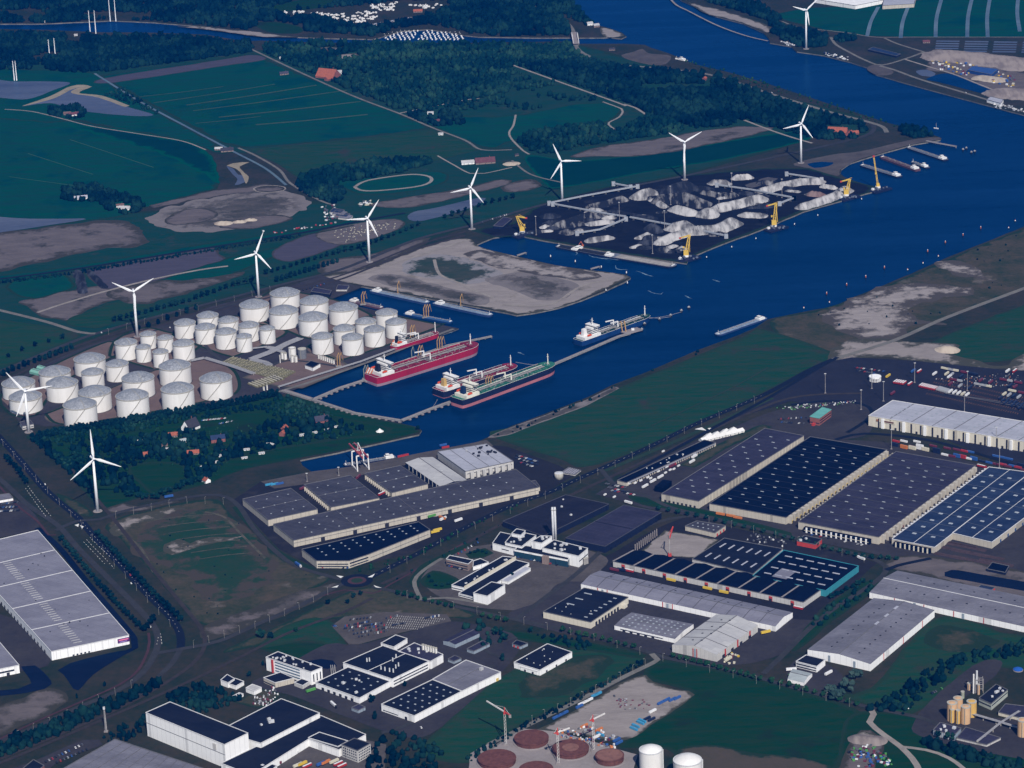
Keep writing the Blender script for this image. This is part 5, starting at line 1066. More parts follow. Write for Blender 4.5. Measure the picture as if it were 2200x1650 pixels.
for x,y,lb in((1379,712,'mooring dolphin right of the blue tanker bow'),(1417,690,'mooring dolphin, nearest of three off the blue tanker'),(1441,682,'mooring dolphin, middle one off the blue tanker'),(1464,672,'mooring dolphin, further one off the blue tanker'),(1480,665,'white topped mooring dolphin furthest off the blue tanker'),(1385,700,'mooring dolphin right at the blue tanker bow'),(2069,325,'mooring dolphin, leftmost beyond the berth pier'),(2076,322,'mooring dolphin, second beyond the berth pier'),(2087,331,'mooring dolphin, third beyond the berth pier'),(2094,329,'mooring dolphin, outermost beyond the berth pier')):dolphin(x,y,2.2,4,lb)
t=thing('sailing_boat','small white sailing boat alone on the canal','boat',P(2016,277,WL),2.5)
part(t,'hull',loft([hull_ring(10,2.6,-.3),hull_ring(11,3.2,1.2)]),M_house,local=True);part(t,'mast',MB().tube((5,0,1),(5,0,12),.15),M_house,local=True);part(t,'cabin',MB().box((4.5,0,1),4,2,.9),M_house,local=True)
# ================================================================== jetties and quay walls
PILE=MB().cone((0,0,-4),.9,.9,5.4,8).mesh('pile',M_quay);PCAP=MB().box((0,0,-1),3.4,3.4,2.2).mesh('pile_cap',M_conc)
def jetty(pix,w,label,caps=None,pipes=True,z=1.6,name='jetty'):
 q=densify([tuple(P(x,y,z)[:2])for x,y in pix],12,False);p0=P(*pix[0],0)
 t=thing(name,label,'jetty',p0)
 me=strip_mesh('deck',q,w,M_conc,z);o=link('deck',me,t);o.location=(-p0.x,-p0.y,0)
 n=len(q);L=strip_mesh('edge_beam',q,w*.98,M_quay,z-1.1);o=link('edge_beam',L,t,(-p0.x,-p0.y,0))
 mb=MB()
 for s in(-1,1):
  for a,b in zip(q,q[1:]):
   d=Vector((b[0]-a[0],b[1]-a[1])).normalized();nn=Vector((-d.y,d.x))*(s*w/2)
   mb.beam((a[0]+nn.x,a[1]+nn.y,z-.5),(b[0]+nn.x,b[1]+nn.y,z-.5),.5,1.3)
 part(t,'side_beam',mb,M_quay)
 if pipes:
  mb=MB()
  for k in range(4):
   off=-w/2+1+k*.8
   for a,b in zip(q,q[1:]):
    d=Vector((b[0]-a[0],b[1]-a[1])).normalized();nn=Vector((-d.y,d.x))*off
    mb.beam((a[0]+nn.x,a[1]+nn.y,z+.7),(b[0]+nn.x,b[1]+nn.y,z+.7),.45)
  part(t,'pipe_line',mb,M_pipe)
 for i in range(0,n,1):
  o=link('pile',PILE,t,(q[i][0]-p0.x,q[i][1]-p0.y,0))
  if caps and i>0:
   d=Vector((q[i][0]-q[i-1][0],q[i][1]-q[i-1][1])).normalized();nn=Vector((-d.y,d.x))*(caps*(w/2+1.5))
   link('pile_cap',PCAP,t,(q[i][0]+nn.x-p0.x,q[i][1]+nn.y-p0.y,0),math.atan2(d.y,d.x))
 return t
jetty([(608,838),(672,858)],10,'jetty root leaving the terminal corner with pipes',None)
jetty([(672,858),(762,887),(862,903)],7,'concrete jetty along the green dike with white pile caps',-1)
jetty([(862,903),(930,876),(986,856)],7,'concrete jetty leading to the green decked tanker',-1)
jetty([(672,858),(730,833),(795,812)],7,'concrete jetty leading to the large red tanker',-1)
jetty([(1190,782),(1260,752),(1330,722),(1352,716)],7,'long straight jetty to the blue tanker berth',None)
jetty([(800,803),(880,770),(960,742),(1056,722)],5,'dark jetty behind the large red tanker ending in a beacon',None,True,1.2)
jetty([(1990,302),(2010,306),(2054,314)],5,'slim pier at the end of the barge berths',None,False)
t=thing('loading_platform','loading platform with tan arms at the blue tanker berth','platform',P(1350,715,0));p=t.location
part(t,'deck',MB().box((p.x+6,p.y+6,0),34,16,1.8,math.radians(35)),M_conc)
for dx in(-4,2):part(t,'loading_arm',MB().beam((p.x-6+dx,p.y+2,1.5),(p.x-8+dx,p.y+6,19),1.5).beam((p.x-8+dx,p.y+6,19),(p.x-12+dx,p.y+12,12),1.0),M_orange)
part(t,'cabin',MB().box((p.x+8,p.y+8,1.8),5,4,3),M_house)
def arms(x,y,n,label,m=M_orange):
 p=P(x,y,0);t=thing('jetty_loader',label,'loading arm',p,0,'loading arms');part(t,'base',MB().box((p.x,p.y,0),n*4+2,4,2),M_quay)
 for k in range(n):
  a=p+Vector((-n*2+2+k*4,0,0));part(t,'arm',MB().tube(a,a+Vector((0,0,18)),.8).beam(a+Vector((0,0,17)),a+Vector((3,5,23)),.9).beam(a+Vector((3,5,23)),a+Vector((5,9,8)),.7),m)
arms(785,815,2,'grey green loading arms at the stern of the large red tanker',mat('arm_green',(0.22,0.24,0.20),None,.7,.3))
arms(885,775,1,'single grey loading mast behind the large red tanker',MATS['arm_green'])
arms(902,772,2,'tan loading arms amidships behind the large red tanker')
arms(945,753,3,'group of loading arms towards the bow of the large red tanker')
arms(1050,838,3,'tall tan loading arms between the two navy tankers')
arms(885,728,2,'loading arms beside the small red tanker')
arms(916,683,3,'tan loading arms at the bright blue barge')
arms(780,655,2,'tan loading arms at the purple brown barge')
arms(855,632,1,'tan loading arm at the left spit barge');arms(990,660,1,'tan loading arm at the right spit barge')
arms(728,788,2,'tan loading arms at the process plant corner of the quay')
# ================================================================== terminal process plant
def vessel(x,y,wpx,hp,m,label,roof=None,group='process vessels'):
 c=P(x,y);r=wpx*mpp(x,y)/2;h=hpx(x,y,hp);t=thing('process_tank',label,'tank',c,0,group)
 part(t,'wall',MB().cone((c.x,c.y,0.3),r,r,h,24,False),m,True);part(t,'roof',MB().lathe((c.x,c.y,0.3),[(r,h),(r*.6,h+r*.18),(.2,h+r*.25)],24),roof or m)
 part(t,'ladder',MB().beam((c.x-r*.3,c.y-r-.4,.4),(c.x-r*.3,c.y-r*1.0-.4,h),.7,.5),M_stair);part(t,'roof_rail',MB().lathe((c.x,c.y,0.3),[(r,h),(r+.15,h),(r+.15,h+.9),(r,h+.9)],24),M_rim)
vessel(629,772,16,24,M_white,'tall white process tank, highest beside the pipe field');vessel(628,778,7,13,M_white,'small white process tank in front of the tall one, left');vessel(636,778,7,12,M_white,'small white process tank in front of the tall one, right')
vessel(607,771,7,13,M_white,'slim white process tank, leftmost of the group');vessel(613,772,8,12,M_white,'slim white process tank, second from left of the group');vessel(650,769,18,19,mat('vessel_grey',(0.16,0.17,0.19),None,.6,.2),'dark grey round process tank with pale roof',M_rim)
vessel(602,780,2.5,16,M_white,'thin white chimney pipe at the process plant');vessel(567,841,4,9,M_white,'white upright cylinder at the terminal corner, left');vessel(574,838,3.5,10,M_white,'white upright cylinder at the terminal corner, right')
for k in range(8):
 x,y=685+k*4.6,771+k*1.6
 vessel(x,y,4.2,8,M_white,'upright white pressure vessel in the line of eight by the quay',None,'line of eight pressure vessels')
M_rack=mat('pipe_rack',(0.33,0.33,0.34),(0.22,0.22,0.24),0.6,0.3,fine=3);M_yel=mat('yellow_pipe_field',(0.20,0.185,0.10),(0.13,0.12,0.075),0.8,0.12,fine=1.5,contrast=1.4)
def rack(pix,w,label,z=3.0):
 q=densify([G(*p)for p in pix],15,False);p0=P(*pix[0]);t=thing('pipe_rack',label,'pipe rack',p0);mb=MB()
 for k in range(7):
  off=(k/6-.5)*w
  for a,b in zip(q,q[1:]):
   d=Vector((b[0]-a[0],b[1]-a[1])).normalized();nn=Vector((-d.y,d.x))*off;mb.beam((a[0]+nn.x,a[1]+nn.y,z),(b[0]+nn.x,b[1]+nn.y,z),w/9)
 part(t,'pipes',mb,M_rack);mb=MB()
 for a in q:mb.box((a[0],a[1],0),1,1,z);mb.beam((a[0]-w/2,a[1],z-.6),(a[0]+w/2,a[1],z-.6),.6)
 part(t,'trestles',mb,M_stair)
rack([(410,778),(440,772),(500,790),(545,806)],8,'grey pipe rack feeding the yellow pipe field');rack([(540,775),(580,760),(620,740),(645,730)],12,'broad grey pipe rack running up past the slim tanks');rack([(540,775),(570,782),(580,788)],10,'short branch of grey pipe rack');rack([(575,750),(610,760)],8,'pipe rack crossing by the white process tank');rack([(600,834),(660,815),(775,780),(930,722)],5,'long pipe rack along the tank quay');rack([(540,752),(575,748),(605,752)],5,'narrow pipe rack left of the process tank')
def pipe_field(pix,label):
 q=[P(x,y,0)for x,y in pix];t=thing('pipe_field',label,'pipe field',q[0]);a,b,c,d=q
 n=9
 for k in range(n):
  u0,u1=k/n,(k+.8)/n
  part(t,'pipe_bundle',MB().add([a.lerp(d,u0)+Vector((0,0,2.2)),b.lerp(c,u0)+Vector((0,0,2.2)),b.lerp(c,u1)+Vector((0,0,2.2)),a.lerp(d,u1)+Vector((0,0,2.2)),a.lerp(d,u0),b.lerp(c,u0),b.lerp(c,u1),a.lerp(d,u1)],[(0,1,2,3),(0,4,5,1),(1,5,6,2),(2,6,7,3),(3,7,4,0)]),M_yel)
 mb=MB()
 for k in range(n):
  for j in range(18):
   p=a.lerp(d,(k+.4)/n).lerp(b.lerp(c,(k+.4)/n),(j+.5)/18);mb.box((p.x,p.y,2.2),.8,.8,random.uniform(.8,2))
 part(t,'valves',mb,M_rim)
pipe_field([(475,781),(600,820),(636,800),(500,768)],'long field of yellowish manifold pipes');pipe_field([(532,826),(552,834),(612,816),(590,808)],'small field of yellowish manifold pipes by the quay corner')
# ================================================================== buildings
def panel_mat(name,c,c2,step=6.0,rough=0.7,dark=0.75):
 0
 if name in MATS:return MATS[name]
 m=bpy.data.materials.new(name);t=nt(m);n=t.nodes;l=t.links
 out=n.new('ShaderNodeOutputMaterial');b=n.new('ShaderNodeBsdfPrincipled');l.new(b.outputs[0],out.inputs[0]);b.inputs['Roughness'].default_value=rough;b.inputs['Specular IOR Level'].default_value=.06 if rough>.4 else .4
 g=n.new('ShaderNodeNewGeometry');mp=n.new('ShaderNodeMapping');mp.inputs['Rotation'].default_value=(0,0,0.63);l.new(g.outputs['Position'],mp.inputs[0])
 br=n.new('ShaderNodeTexBrick');br.inputs['Scale'].default_value=1.0/step;br.offset=0;br.inputs['Mortar Size'].default_value=0.03;br.inputs['Brick Width'].default_value=1.0;br.inputs['Row Height'].default_value=1.0
 br.inputs['Color1'].default_value=(*c,1);br.inputs['Color2'].default_value=(*[(x*.6+y*.4)for x,y in zip(c,c2)],1);br.inputs['Mortar'].default_value=(*[v*dark for v in c2],1);l.new(mp.outputs[0],br.inputs['Vector'])
 ns=n.new('ShaderNodeTexNoise');ns.inputs['Scale'].default_value=0.25;ns.inputs['Detail'].default_value=5;l.new(g.outputs['Position'],ns.inputs['Vector'])
 mr=n.new('ShaderNodeMapRange');mr.inputs['From Min'].default_value=.4;mr.inputs['From Max'].default_value=.75;mr.inputs['To Max'].default_value=.5;l.new(ns.outputs['Fac'],mr.inputs['Value'])
 mx=n.new('ShaderNodeMix');mx.data_type='RGBA';mx.inputs[7].default_value=(*c2,1);l.new(mr.outputs[0],mx.inputs[0]);l.new(br.outputs[0],mx.inputs[6]);l.new(mx.outputs[2],b.inputs['Base Color'])
 MATS[name]=m;return m
Wtan=panel_mat('wall_tan',(0.47,0.43,0.36),(0.38,0.35,0.30));Wwhite=panel_mat('wall_white',(0.82,0.82,0.81),(0.74,0.74,0.74),8)
Wgrey=panel_mat('wall_grey',(0.50,0.49,0.47),(0.40,0.39,0.38));Wcream=panel_mat('wall_cream',(0.60,0.56,0.46),(0.52,0.48,0.40));Wnavy=panel_mat('wall_navy',(0.010,0.015,0.036),(0.008,0.012,0.03),5)
Wteal=panel_mat('wall_teal',(0.04,0.24,0.30),(0.03,0.18,0.23),4);Wbrick=panel_mat('wall_brick',(0.26,0.10,0.085),(0.20,0.08,0.07),3);Wbrown=panel_mat('wall_brown',(0.24,0.18,0.16),(0.19,0.15,0.13),4)
Wglass=panel_mat('glass_teal',(0.015,0.05,0.075),(0.012,0.04,0.06),3,0.25);Wblue=panel_mat('wall_bluegrey',(0.26,0.31,0.36),(0.20,0.24,0.29),4)
def roof_mat(name,c,c2,rough=0.85,*a,**k):
 m=mat(name,c,c2,rough,0.02,fine=0.22,stretch=(1,2.2,1),angle=.6,contrast=1.25);t=m.node_tree;n=t.nodes;l=t.links;b=n['Principled BSDF'];src=b.inputs['Base Color'].links[0].from_socket
 g=n.new('ShaderNodeNewGeometry');mp=n.new('ShaderNodeMapping');mp.inputs['Rotation'].default_value=(0,0,.62);l.new(g.outputs['Position'],mp.inputs[0])
 br=n.new('ShaderNodeTexBrick');br.offset=0.5;br.inputs['Scale'].default_value=.05;br.inputs['Mortar Size'].default_value=.022;br.inputs['Brick Width'].default_value=1.2;br.inputs['Row Height'].default_value=.55;br.inputs['Bias'].default_value=-.2
 br.inputs['Color1'].default_value=(1,1,1,1);br.inputs['Color2'].default_value=(.86,.86,.88,1);br.inputs['Mortar'].default_value=(1.35,1.35,1.3,1)if c[1]<.15 else(.8,.8,.8,1);l.new(mp.outputs[0],br.inputs['Vector'])
 mx=n.new('ShaderNodeMix');mx.data_type='RGBA';mx.blend_type='MULTIPLY';mx.inputs[0].default_value=.8;l.new(src,mx.inputs[6]);l.new(br.outputs[0],mx.inputs[7]);l.new(mx.outputs[2],b.inputs['Base Color']);return m
Rgrey=roof_mat('roof_grey',(0.07,0.07,0.092),(0.052,0.053,0.072),0.85,0.03,fine=0.4,stretch=(1,3,1),angle=.6);RgreyL=roof_mat('roof_light_grey',(0.165,0.165,0.2),(0.13,0.13,0.16),0.8,0.03,fine=0.4,stretch=(1,3,1),angle=.6)
Rnavy=roof_mat('roof_navy',(0.003,0.007,0.026),(0.002,0.005,0.02),0.75,0.04,fine=0.4,stretch=(1,3,1),angle=.6);Rblack=roof_mat('roof_black',(0.01,0.014,0.03),(0.016,0.02,0.036),0.8,0.04,fine=0.5,stretch=(1,3,1),angle=.6)
Rdark=roof_mat('roof_dark_grey',(0.046,0.045,0.08),(0.034,0.034,0.062),0.85,0.03,fine=0.4,stretch=(1,3,1),angle=.6);Rpale=roof_mat('roof_pale',(0.42,0.42,0.42),(0.35,0.35,0.36),0.7,0.03,stretch=(1,3,1),angle=.6);Rwhite=roof_mat('roof_white',(0.36,0.37,0.43),(0.31,0.32,0.37),0.65,0.03)
Rblue=roof_mat('roof_blue',(0.03,0.048,0.1),(0.016,0.03,0.075),0.5,0.015,fine=0.3);Rmid=roof_mat('roof_mid_grey',(0.19,0.19,0.235),(0.155,0.155,0.195),0.8,0.03,fine=0.4,stretch=(1,4,1),angle=.6)
Rred=mat('roof_tile_red',(0.33,0.10,0.06),(0.24,0.075,0.05),0.85,0.3);Rteal=mat('roof_teal',(0.13,0.36,0.33),(0.10,0.29,0.27),0.6,0.1)
Msky=mat('skylight',(0.34,0.37,0.41),(0.24,0.27,0.31),0.4,0.4);MskyD=mat('roof_hatch',(0.035,0.038,0.05),None,0.6,0.4);Mtrim=mat('roof_trim',(0.15,0.15,0.16),(0.11,0.11,0.12),0.7,0.3);MtrimD=mat('roof_trim_dark',(0.085,0.088,0.11),None,0.7,0.3);MtrimW=mat('roof_trim_white',(0.62,0.62,0.62),(0.52,0.52,0.53),0.7,0.3)
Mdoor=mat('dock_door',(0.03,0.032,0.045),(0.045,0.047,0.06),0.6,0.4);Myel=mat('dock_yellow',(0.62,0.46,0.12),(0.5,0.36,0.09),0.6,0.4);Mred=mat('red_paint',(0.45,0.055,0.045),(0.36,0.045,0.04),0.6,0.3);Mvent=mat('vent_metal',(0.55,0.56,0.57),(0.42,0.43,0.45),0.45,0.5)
class Hall:pass
def hall(label,pts,hp,wall,roof,name='warehouse',cat='warehouse',group=None,ridge=None,rise=5.0,trim=Mtrim,h=None,parapet=True,z0=0.0):
 x,y=pts[0];h=h or hpx(x,y+hp,hp)
 q=[P(px,py,h)for px,py in pts];base=[(p.x,p.y)for p in q]
 c=sum(q,Vector())/len(q);t=thing(name,label,cat,(c.x,c.y,0),0,group)
 n=len(q);W=MB();vs=[(p.x,p.y,z0)for p in q]+[(p.x,p.y,h)for p in q]
 W.add(vs,[(i,(i+1)%n,n+(i+1)%n,n+i)for i in range(n)])
 H=Hall();H.t=t;H.q=q;H.h=h;H.base=base;H.ridge=ridge;H.rise=rise;H.n=n
 if ridge:
  a,b,c_,d=q
  if ridge=='ab':r0,r1=(a+d)/2,(b+c_)/2;slopes=[(a,b,r1,r0),(d,r0,r1,c_)];gab=[(d,a,r0),(b,c_,r1)]
  else:r0,r1=(a+b)/2,(d+c_)/2;slopes=[(a,r0,r1,d),(r0,b,c_,r1)];gab=[(a,b,r0),(c_,d,r1)]
  r0=r0+Vector((0,0,rise));r1=r1+Vector((0,0,rise))
  if ridge=='ab':slopes=[(a,b,r1,r0),(d,r0,r1,c_)];gab=[(d,a,r0),(b,c_,r1)]
  else:slopes=[(a,r0,r1,d),(r0,b,c_,r1)];gab=[(a,b,r0),(c_,d,r1)]
  for g in gab:W.add(g,[(0,1,2)])
  part(t,'wall',W,wall)
  up=Vector((0,0,.25))
  for s in slopes:H.roof=part(t,'roof_slope',MB().add([p+up for p in s]+list(s),[(0,1,2,3),(0,4,5,1),(1,5,6,2),(2,6,7,3),(3,7,4,0)]),roof)
  part(t,'ridge_cap',MB().beam(r0+up,r1+up,1.2,.4),trim);H.r=(r0,r1)
 else:
  part(t,'wall',W,wall)
  R=MB();R.add([(p.x,p.y,h-.3)for p in q],[tuple(range(n))]);H.roof=part(t,'roof',R,roof)
  if parapet:
   mb=MB()
   for i in range(n):mb.beam((q[i].x,q[i].y,h+.1),(q[(i+1)%n].x,q[(i+1)%n].y,h+.1),.8,.7)
   part(t,'parapet',mb,trim)
 return H
def uv(H,u,v,dz=0.0):
 a,b,c,d=H.q[:4];p=a.lerp(b,u).lerp(d.lerp(c,u),v)
 if H.ridge:k=v if H.ridge=='ab' else u;p=p+Vector((0,0,H.rise*(1-abs(2*k-1))+.3))
 return p+Vector((0,0,dz))
SKY={}
def skylights(H,nu,nv,su,sv,m=None,u0=.06,u1=.94,v0=.06,v1=.94,name='skylight',stagger=0.0,skip=()):
 m=m or Msky;a,b,c,d=H.q[:4];key=(round(su,1),round(sv,1),m.name)
 if key not in SKY:SKY[key]=MB().box((0,0,-.1),su,sv,.55,taper=.9).mesh(name,m)
 e=b-a;rz=math.atan2(e.y,e.x)
 for i in range(nu):
  for j in range(nv):
   if(i,j)in skip:continue
   u=u0+(u1-u0)*(i+.5+stagger*((j%2)-.5))/nu;v=v0+(v1-v0)*(j+.5)/nv
   p=uv(H,u,v)-H.t.location;o=link(name,SKY[key],H.roof,(p.x,p.y,p.z),rz)
   if H.ridge:
    s=math.atan2(H.rise,((d-a)if H.ridge=='ab' else(b-a)).length/2)
    k=v if H.ridge=='ab' else u;s=s if k<.5 else-s
    o.rotation_euler=(s,0,rz)if H.ridge=='ab' else(0,-s,rz)
def seams(H,n,along='u',m=None,w=.5,name='roof_seam',lo=0,hi=1):
 for k in range(n):
  t=lo+(hi-lo)*(k+1)/(n+1)
  if H.ridge:
   ks=[0,.5,1];mb=MB()
   for s0,s1 in zip(ks,ks[1:]):
    A,B=(uv(H,t,s0,.2),uv(H,t,s1,.2))if along=='u' else(uv(H,s0,t,.2),uv(H,s1,t,.2));mb.beam(A,B,w,.35)
   part(H.t,name,mb,m or Mtrim)
  else:
   A,B=(uv(H,t,0),uv(H,t,1))if along=='u' else(uv(H,0,t),uv(H,1,t));part(H.t,name,MB().beam(A,B,w,.45),m or Mtrim)
def edge(H,i):return H.q[i],H.q[(i+1)%H.n]
def onwall(H,i,n,w,z0,z1,m,name='door',t0=0.05,t1=.95,out=.35,thick=.5,deep=0.0):
 a,b=edge(H,i);d=(b-a);L=d.length;d.z=0;d.normalize();nn=Vector((d.y,-d.x,0))
 cen=sum(H.q,Vector())/H.n
 if nn.dot((a+b)/2-cen)<0:nn=-nn
 key=('w',round(w,1),round(z1-z0,1),thick,deep,m.name)
 if key not in SKY:SKY[key]=MB().box((0,0,0),w,thick+deep,z1-z0).mesh(name,m)
 for k in range(n):
  t=t0+(t1-t0)*(k+.5)/n;p=a+(b-a)*t+nn*(out+deep/2)-H.t.location
  link(name,SKY[key],H.t,(p.x,p.y,z0),math.atan2(d.y,d.x))
def band(H,i,z0,z1,m,name='window_band',t0=.03,t1=.97,out=.12):
 a,b=edge(H,i);d=(b-a);nn=Vector((d.y,-d.x,0)).normalized();cen=sum(H.q,Vector())/H.n
 if nn.dot((a+b)/2-cen)<0:nn=-nn
 A=a+d*t0+nn*out;B=a+d*t1+nn*out;part(H.t,name,MB().beam((A.x,A.y,(z0+z1)/2),(B.x,B.y,(z0+z1)/2),.25,z1-z0),m)
def units(H,n,seed,m=None,name='roof_unit',size=(2,4),u=(.1,.9),v=(.1,.9)):
 r=random.Random(seed)
 for k in range(n):
  p=uv(H,r.uniform(*u),r.uniform(*v));s=r.uniform(*size);part(H.t,name,MB().box((p.x,p.y,p.z-.2),s,s*r.uniform(.6,1.2),s*.7,r.uniform(0,1)),m or Mvent,sub_of=H.roof)
G1='grey quay sheds'
H=hall('grey flat roofed shed, leftmost on the near quay',[(576,1117),(682,1094),(625,1049),(521,1072)],14,Wtan,Rgrey,group=G1);skylights(H,4,3,2.2,1.2);seams(H,1,'v')
H=hall('grey flat roofed shed, second from left with dock piers',[(711,1090),(815,1070),(753,1021),(653,1041)],10,Wtan,Rgrey,group=G1);skylights(H,4,3,2.2,1.2);seams(H,1,'v');onwall(H,3,14,1.2,0,H.h-1,Wtan,'dock_pier',out=1.0,deep=2)
H=hall('grey flat roofed shed, third from left behind the long shed',[(842,1059),(919,1040),(860,1000),(783,1017)],10,Wtan,Rgrey,group=G1);skylights(H,3,3,3,2);seams(H,1,'v');onwall(H,3,13,1.2,0,H.h-1,Wtan,'dock_pier',out=1.0,deep=2)
H=hall('very long grey roofed shed running past the others',[(631,1161),(1157,1047),(1108,1008),(587,1126)],15,Wtan,Rgrey,group=G1);skylights(H,16,3,2.4,1.4);seams(H,3,'u');onwall(H,0,7,6,0,6,Mdoor,'roller_door');band(H,0,H.h-4.5,H.h-4,Mtrim,'cladding_seam',.0,1)
H=hall('navy roofed shed with angled front beside the roundabout',[(680,1205),(750,1205),(792,1191),(924,1138),(899,1121),(648,1180)],16,Wtan,Rnavy,group=G1)
_sk=MB().box((0,0,0),2.5,2,.4).mesh('skylight',Msky)
for k in range(27):
 u=.06+.9*((k%9)+.5)/9;v=(k//9+.5)/3
 p=H.q[0].lerp(H.q[3],u).lerp(H.q[5].lerp(H.q[4],u),v*.85+.08)-H.t.location;link('skylight',_sk,H.roof,(p.x,p.y,H.h-.3),.4)
band(H,0,2,3.5,M_win);band(H,0,5.5,7,M_win);band(H,1,2,3.5,M_win);band(H,1,6,8,M_win);band(H,2,5,5.6,Mtrim,'cladding_seam')
H=hall('pale grey pitched canopy shed beside the white roofed store',[(946,1046),(1004,1032),(930,982),(871,994)],11,Wnavy,Rpale,group=G1,ridge='ad',rise=3.5);onwall(H,3,8,1,0,H.h,Wgrey,'column')
H=hall('white roofed store with stepped front at the quay',[(1000,1013),(1103,991),(1046,953),(940,970)],16,Wgrey,Rwhite,group=G1);seams(H,3,'u',Mtrim,.4);units(H,14,5,MskyD,u=(.5,.95),v=(.5,.95));onwall(H,0,7,5,0,H.h-2,Wgrey,'stepped_bay',out=1.5,deep=3);onwall(H,0,6,4,1,4,Mdoor,'dock_door',out=4);band(H,0,H.h-5,H.h-4,Mtrim,'cladding_seam')
H=hall('small tan block at the end of the long shed',[(1130,1052),(1160,1046),(1150,1032),(1120,1038)],9,Wtan,Rgrey,'store_building','building');onwall(H,0,2,3,0,3,Mdoor)
G2='big tan walled warehouses'
H=hall('long low navy roofed cross dock with white canopy by the harbour road',[(1326,1032),(1346,1037),(1538,951),(1513,945)],8,Wtan,Rnavy,group=G2)
onwall(H,1,40,1.6,0.3,4,Mdoor,'dock_door',.02,.98);band(H,1,5.0,6.2,Rwhite,'canopy',.02,.98,2.0);units(H,12,3,Mvent,size=(1,2),u=(.2,.8),v=(.3,.7))
H=hall('grey roofed warehouse, leftmost of the big tan four',[(1421,1061),(1501,1077),(1727,936),(1643,920)],16,Wtan,Rdark,group=G2);skylights(H,2,14,5,1.4,stagger=.5);onwall(H,0,8,3,.4,3.6,Mdoor,'dock_door')
onwall(H,1,30,.5,0,H.h,Wcream,'pilaster',out=.3)
p=uv(H,0,.3);part(H.t,'dark_lean_to',MB().box((P(1425,1050,0).x,P(1425,1050,0).y,0),14,30,8,math.radians(-28)),Rnavy)
H=hall('navy roofed warehouse, second of the big tan four',[(1524,1082),(1689,1112),(1906,966),(1741,938)],15,Wtan,Rnavy,group=G2);skylights(H,4,12,5,1.4,stagger=.3);seams(H,14,'v',mat('seam_navy',(.03,.036,.06),None,.8,.2),.4)
onwall(H,1,26,4.6,0,H.h-1.5,Mdoor,'painted_bay_shade',.03,1.01,out=.3)  # flat dark panels painted in as shade between the loading bays
onwall(H,1,26,6.0,0,H.h+.4,Wtan,'loading_bay',.01,.99,out=.2,deep=5);onwall(H,1,26,4.0,.8,5.0,Myel,'dock_door',.01,.99,out=5.6);onwall(H,1,26,3.0,1.0,4.2,Mdoor,'dock_curtain',.01,.99,out=6.0)
H=hall('charcoal roofed warehouse with white office strip, third of the big tan four',[(1715,1121),(1888,1154),(2096,1000),(1925,970)],16,Wtan,Rdark,group=G2);skylights(H,4,12,5,1.4,stagger=.3);seams(H,12,'v',mat('seam_dark',(.085,.087,.10),None,.8,.2),.3)
onwall(H,1,24,4.6,0,H.h-1.5,Mdoor,'painted_bay_shade',.03,1.01,out=.3)  # dark sheets stand in for the shade behind these bays too
onwall(H,1,24,6.0,0,H.h+.4,Wtan,'loading_bay',.01,.99,out=.2,deep=5);onwall(H,1,24,3.8,.6,5.0,Mdoor,'dock_door',.01,.99,out=5.6)
onwall(H,0,1,(H.q[1]-H.q[0]).length*.82,0,7,Rnavy,'office_strip',0,1,out=.3,deep=6);onwall(H,0,13,2.4,0,7.6,Wwhite,'office_column',.1,.9,out=6.2,deep=.6);band(H,0,3.2,3.9,Wcream,'office_sill',.1,.9,7.0)
onwall(H,3,40,2.5,H.h-.5,H.h+.5,Wtan,'roof_tooth',.02,.98,out=.5,deep=1)
H=hall('slate blue roofed warehouse, fourth of the big tan four',[(1916,1158),(2008,1176),(2214,1015),(2125,1003)],13,Wtan,Rblue,group=G2,trim=MtrimW);skylights(H,2,10,6,4);seams(H,1,'u',MtrimW,.5);seams(H,7,'v',mat('seam_blue',(.10,.12,.17),None,.6,.2),.4);onwall(H,3,34,3,H.h-.5,H.h+.5,MtrimW,'roof_tooth',.02,.98,out=.5,deep=2)
onwall(H,0,1,(H.q[1]-H.q[0]).length*.85,0,7,Rnavy,'office_strip',0,1,out=.3,deep=4);onwall(H,0,8,2.0,0,7.2,Wcream,'office_column',.08,.92,out=4.4,deep=.5)
H=hall('slate blue roofed extension of the fourth tan warehouse',[(2046,1145),(2131,1165),(2335,1012),(2246,990)],14,Wtan,Rblue,group=G2,trim=MtrimW);skylights(H,2,10,6,4);seams(H,1,'u',MtrimW,.5);seams(H,6,'v',MATS['seam_blue'],.4);onwall(H,1,12,3.5,0,4.5,mat('door_blue',(.03,.08,.2),None,.6,.3),'dock_door')
H=hall('huge pale roofed warehouse at the right edge with white piers',[(1866,893),(2330,970),(2390,936),(1918,860)],22,Wcream,Rwhite,group=G2,trim=MtrimW);skylights(H,12,5,4,3,mat('skylight_grey',(.30,.33,.38),None,.5,.3));seams(H,9,'u',Mtrim,.9)
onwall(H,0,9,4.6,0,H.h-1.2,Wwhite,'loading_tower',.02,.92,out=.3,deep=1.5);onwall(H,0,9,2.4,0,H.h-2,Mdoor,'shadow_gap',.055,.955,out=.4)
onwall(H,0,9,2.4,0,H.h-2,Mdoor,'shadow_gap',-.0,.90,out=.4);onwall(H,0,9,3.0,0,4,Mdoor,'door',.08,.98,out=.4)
onwall(H,0,1,26,H.h-7.4,H.h-2.6,Wcream,'sign_board',.055,.125,out=.5);onwall(H,0,1,20,H.h-6.0,H.h-3.8,mat('sign_ink',(.16,.07,.06),None,.7,.4),'sign_lettering',.06,.125,out=.9);onwall(H,0,1,3,H.h-6.4,H.h-3.2,mat('sign_mark',(.32,.14,.06),None,.7,.4),'sign_logo',.036,.05,out=.9)
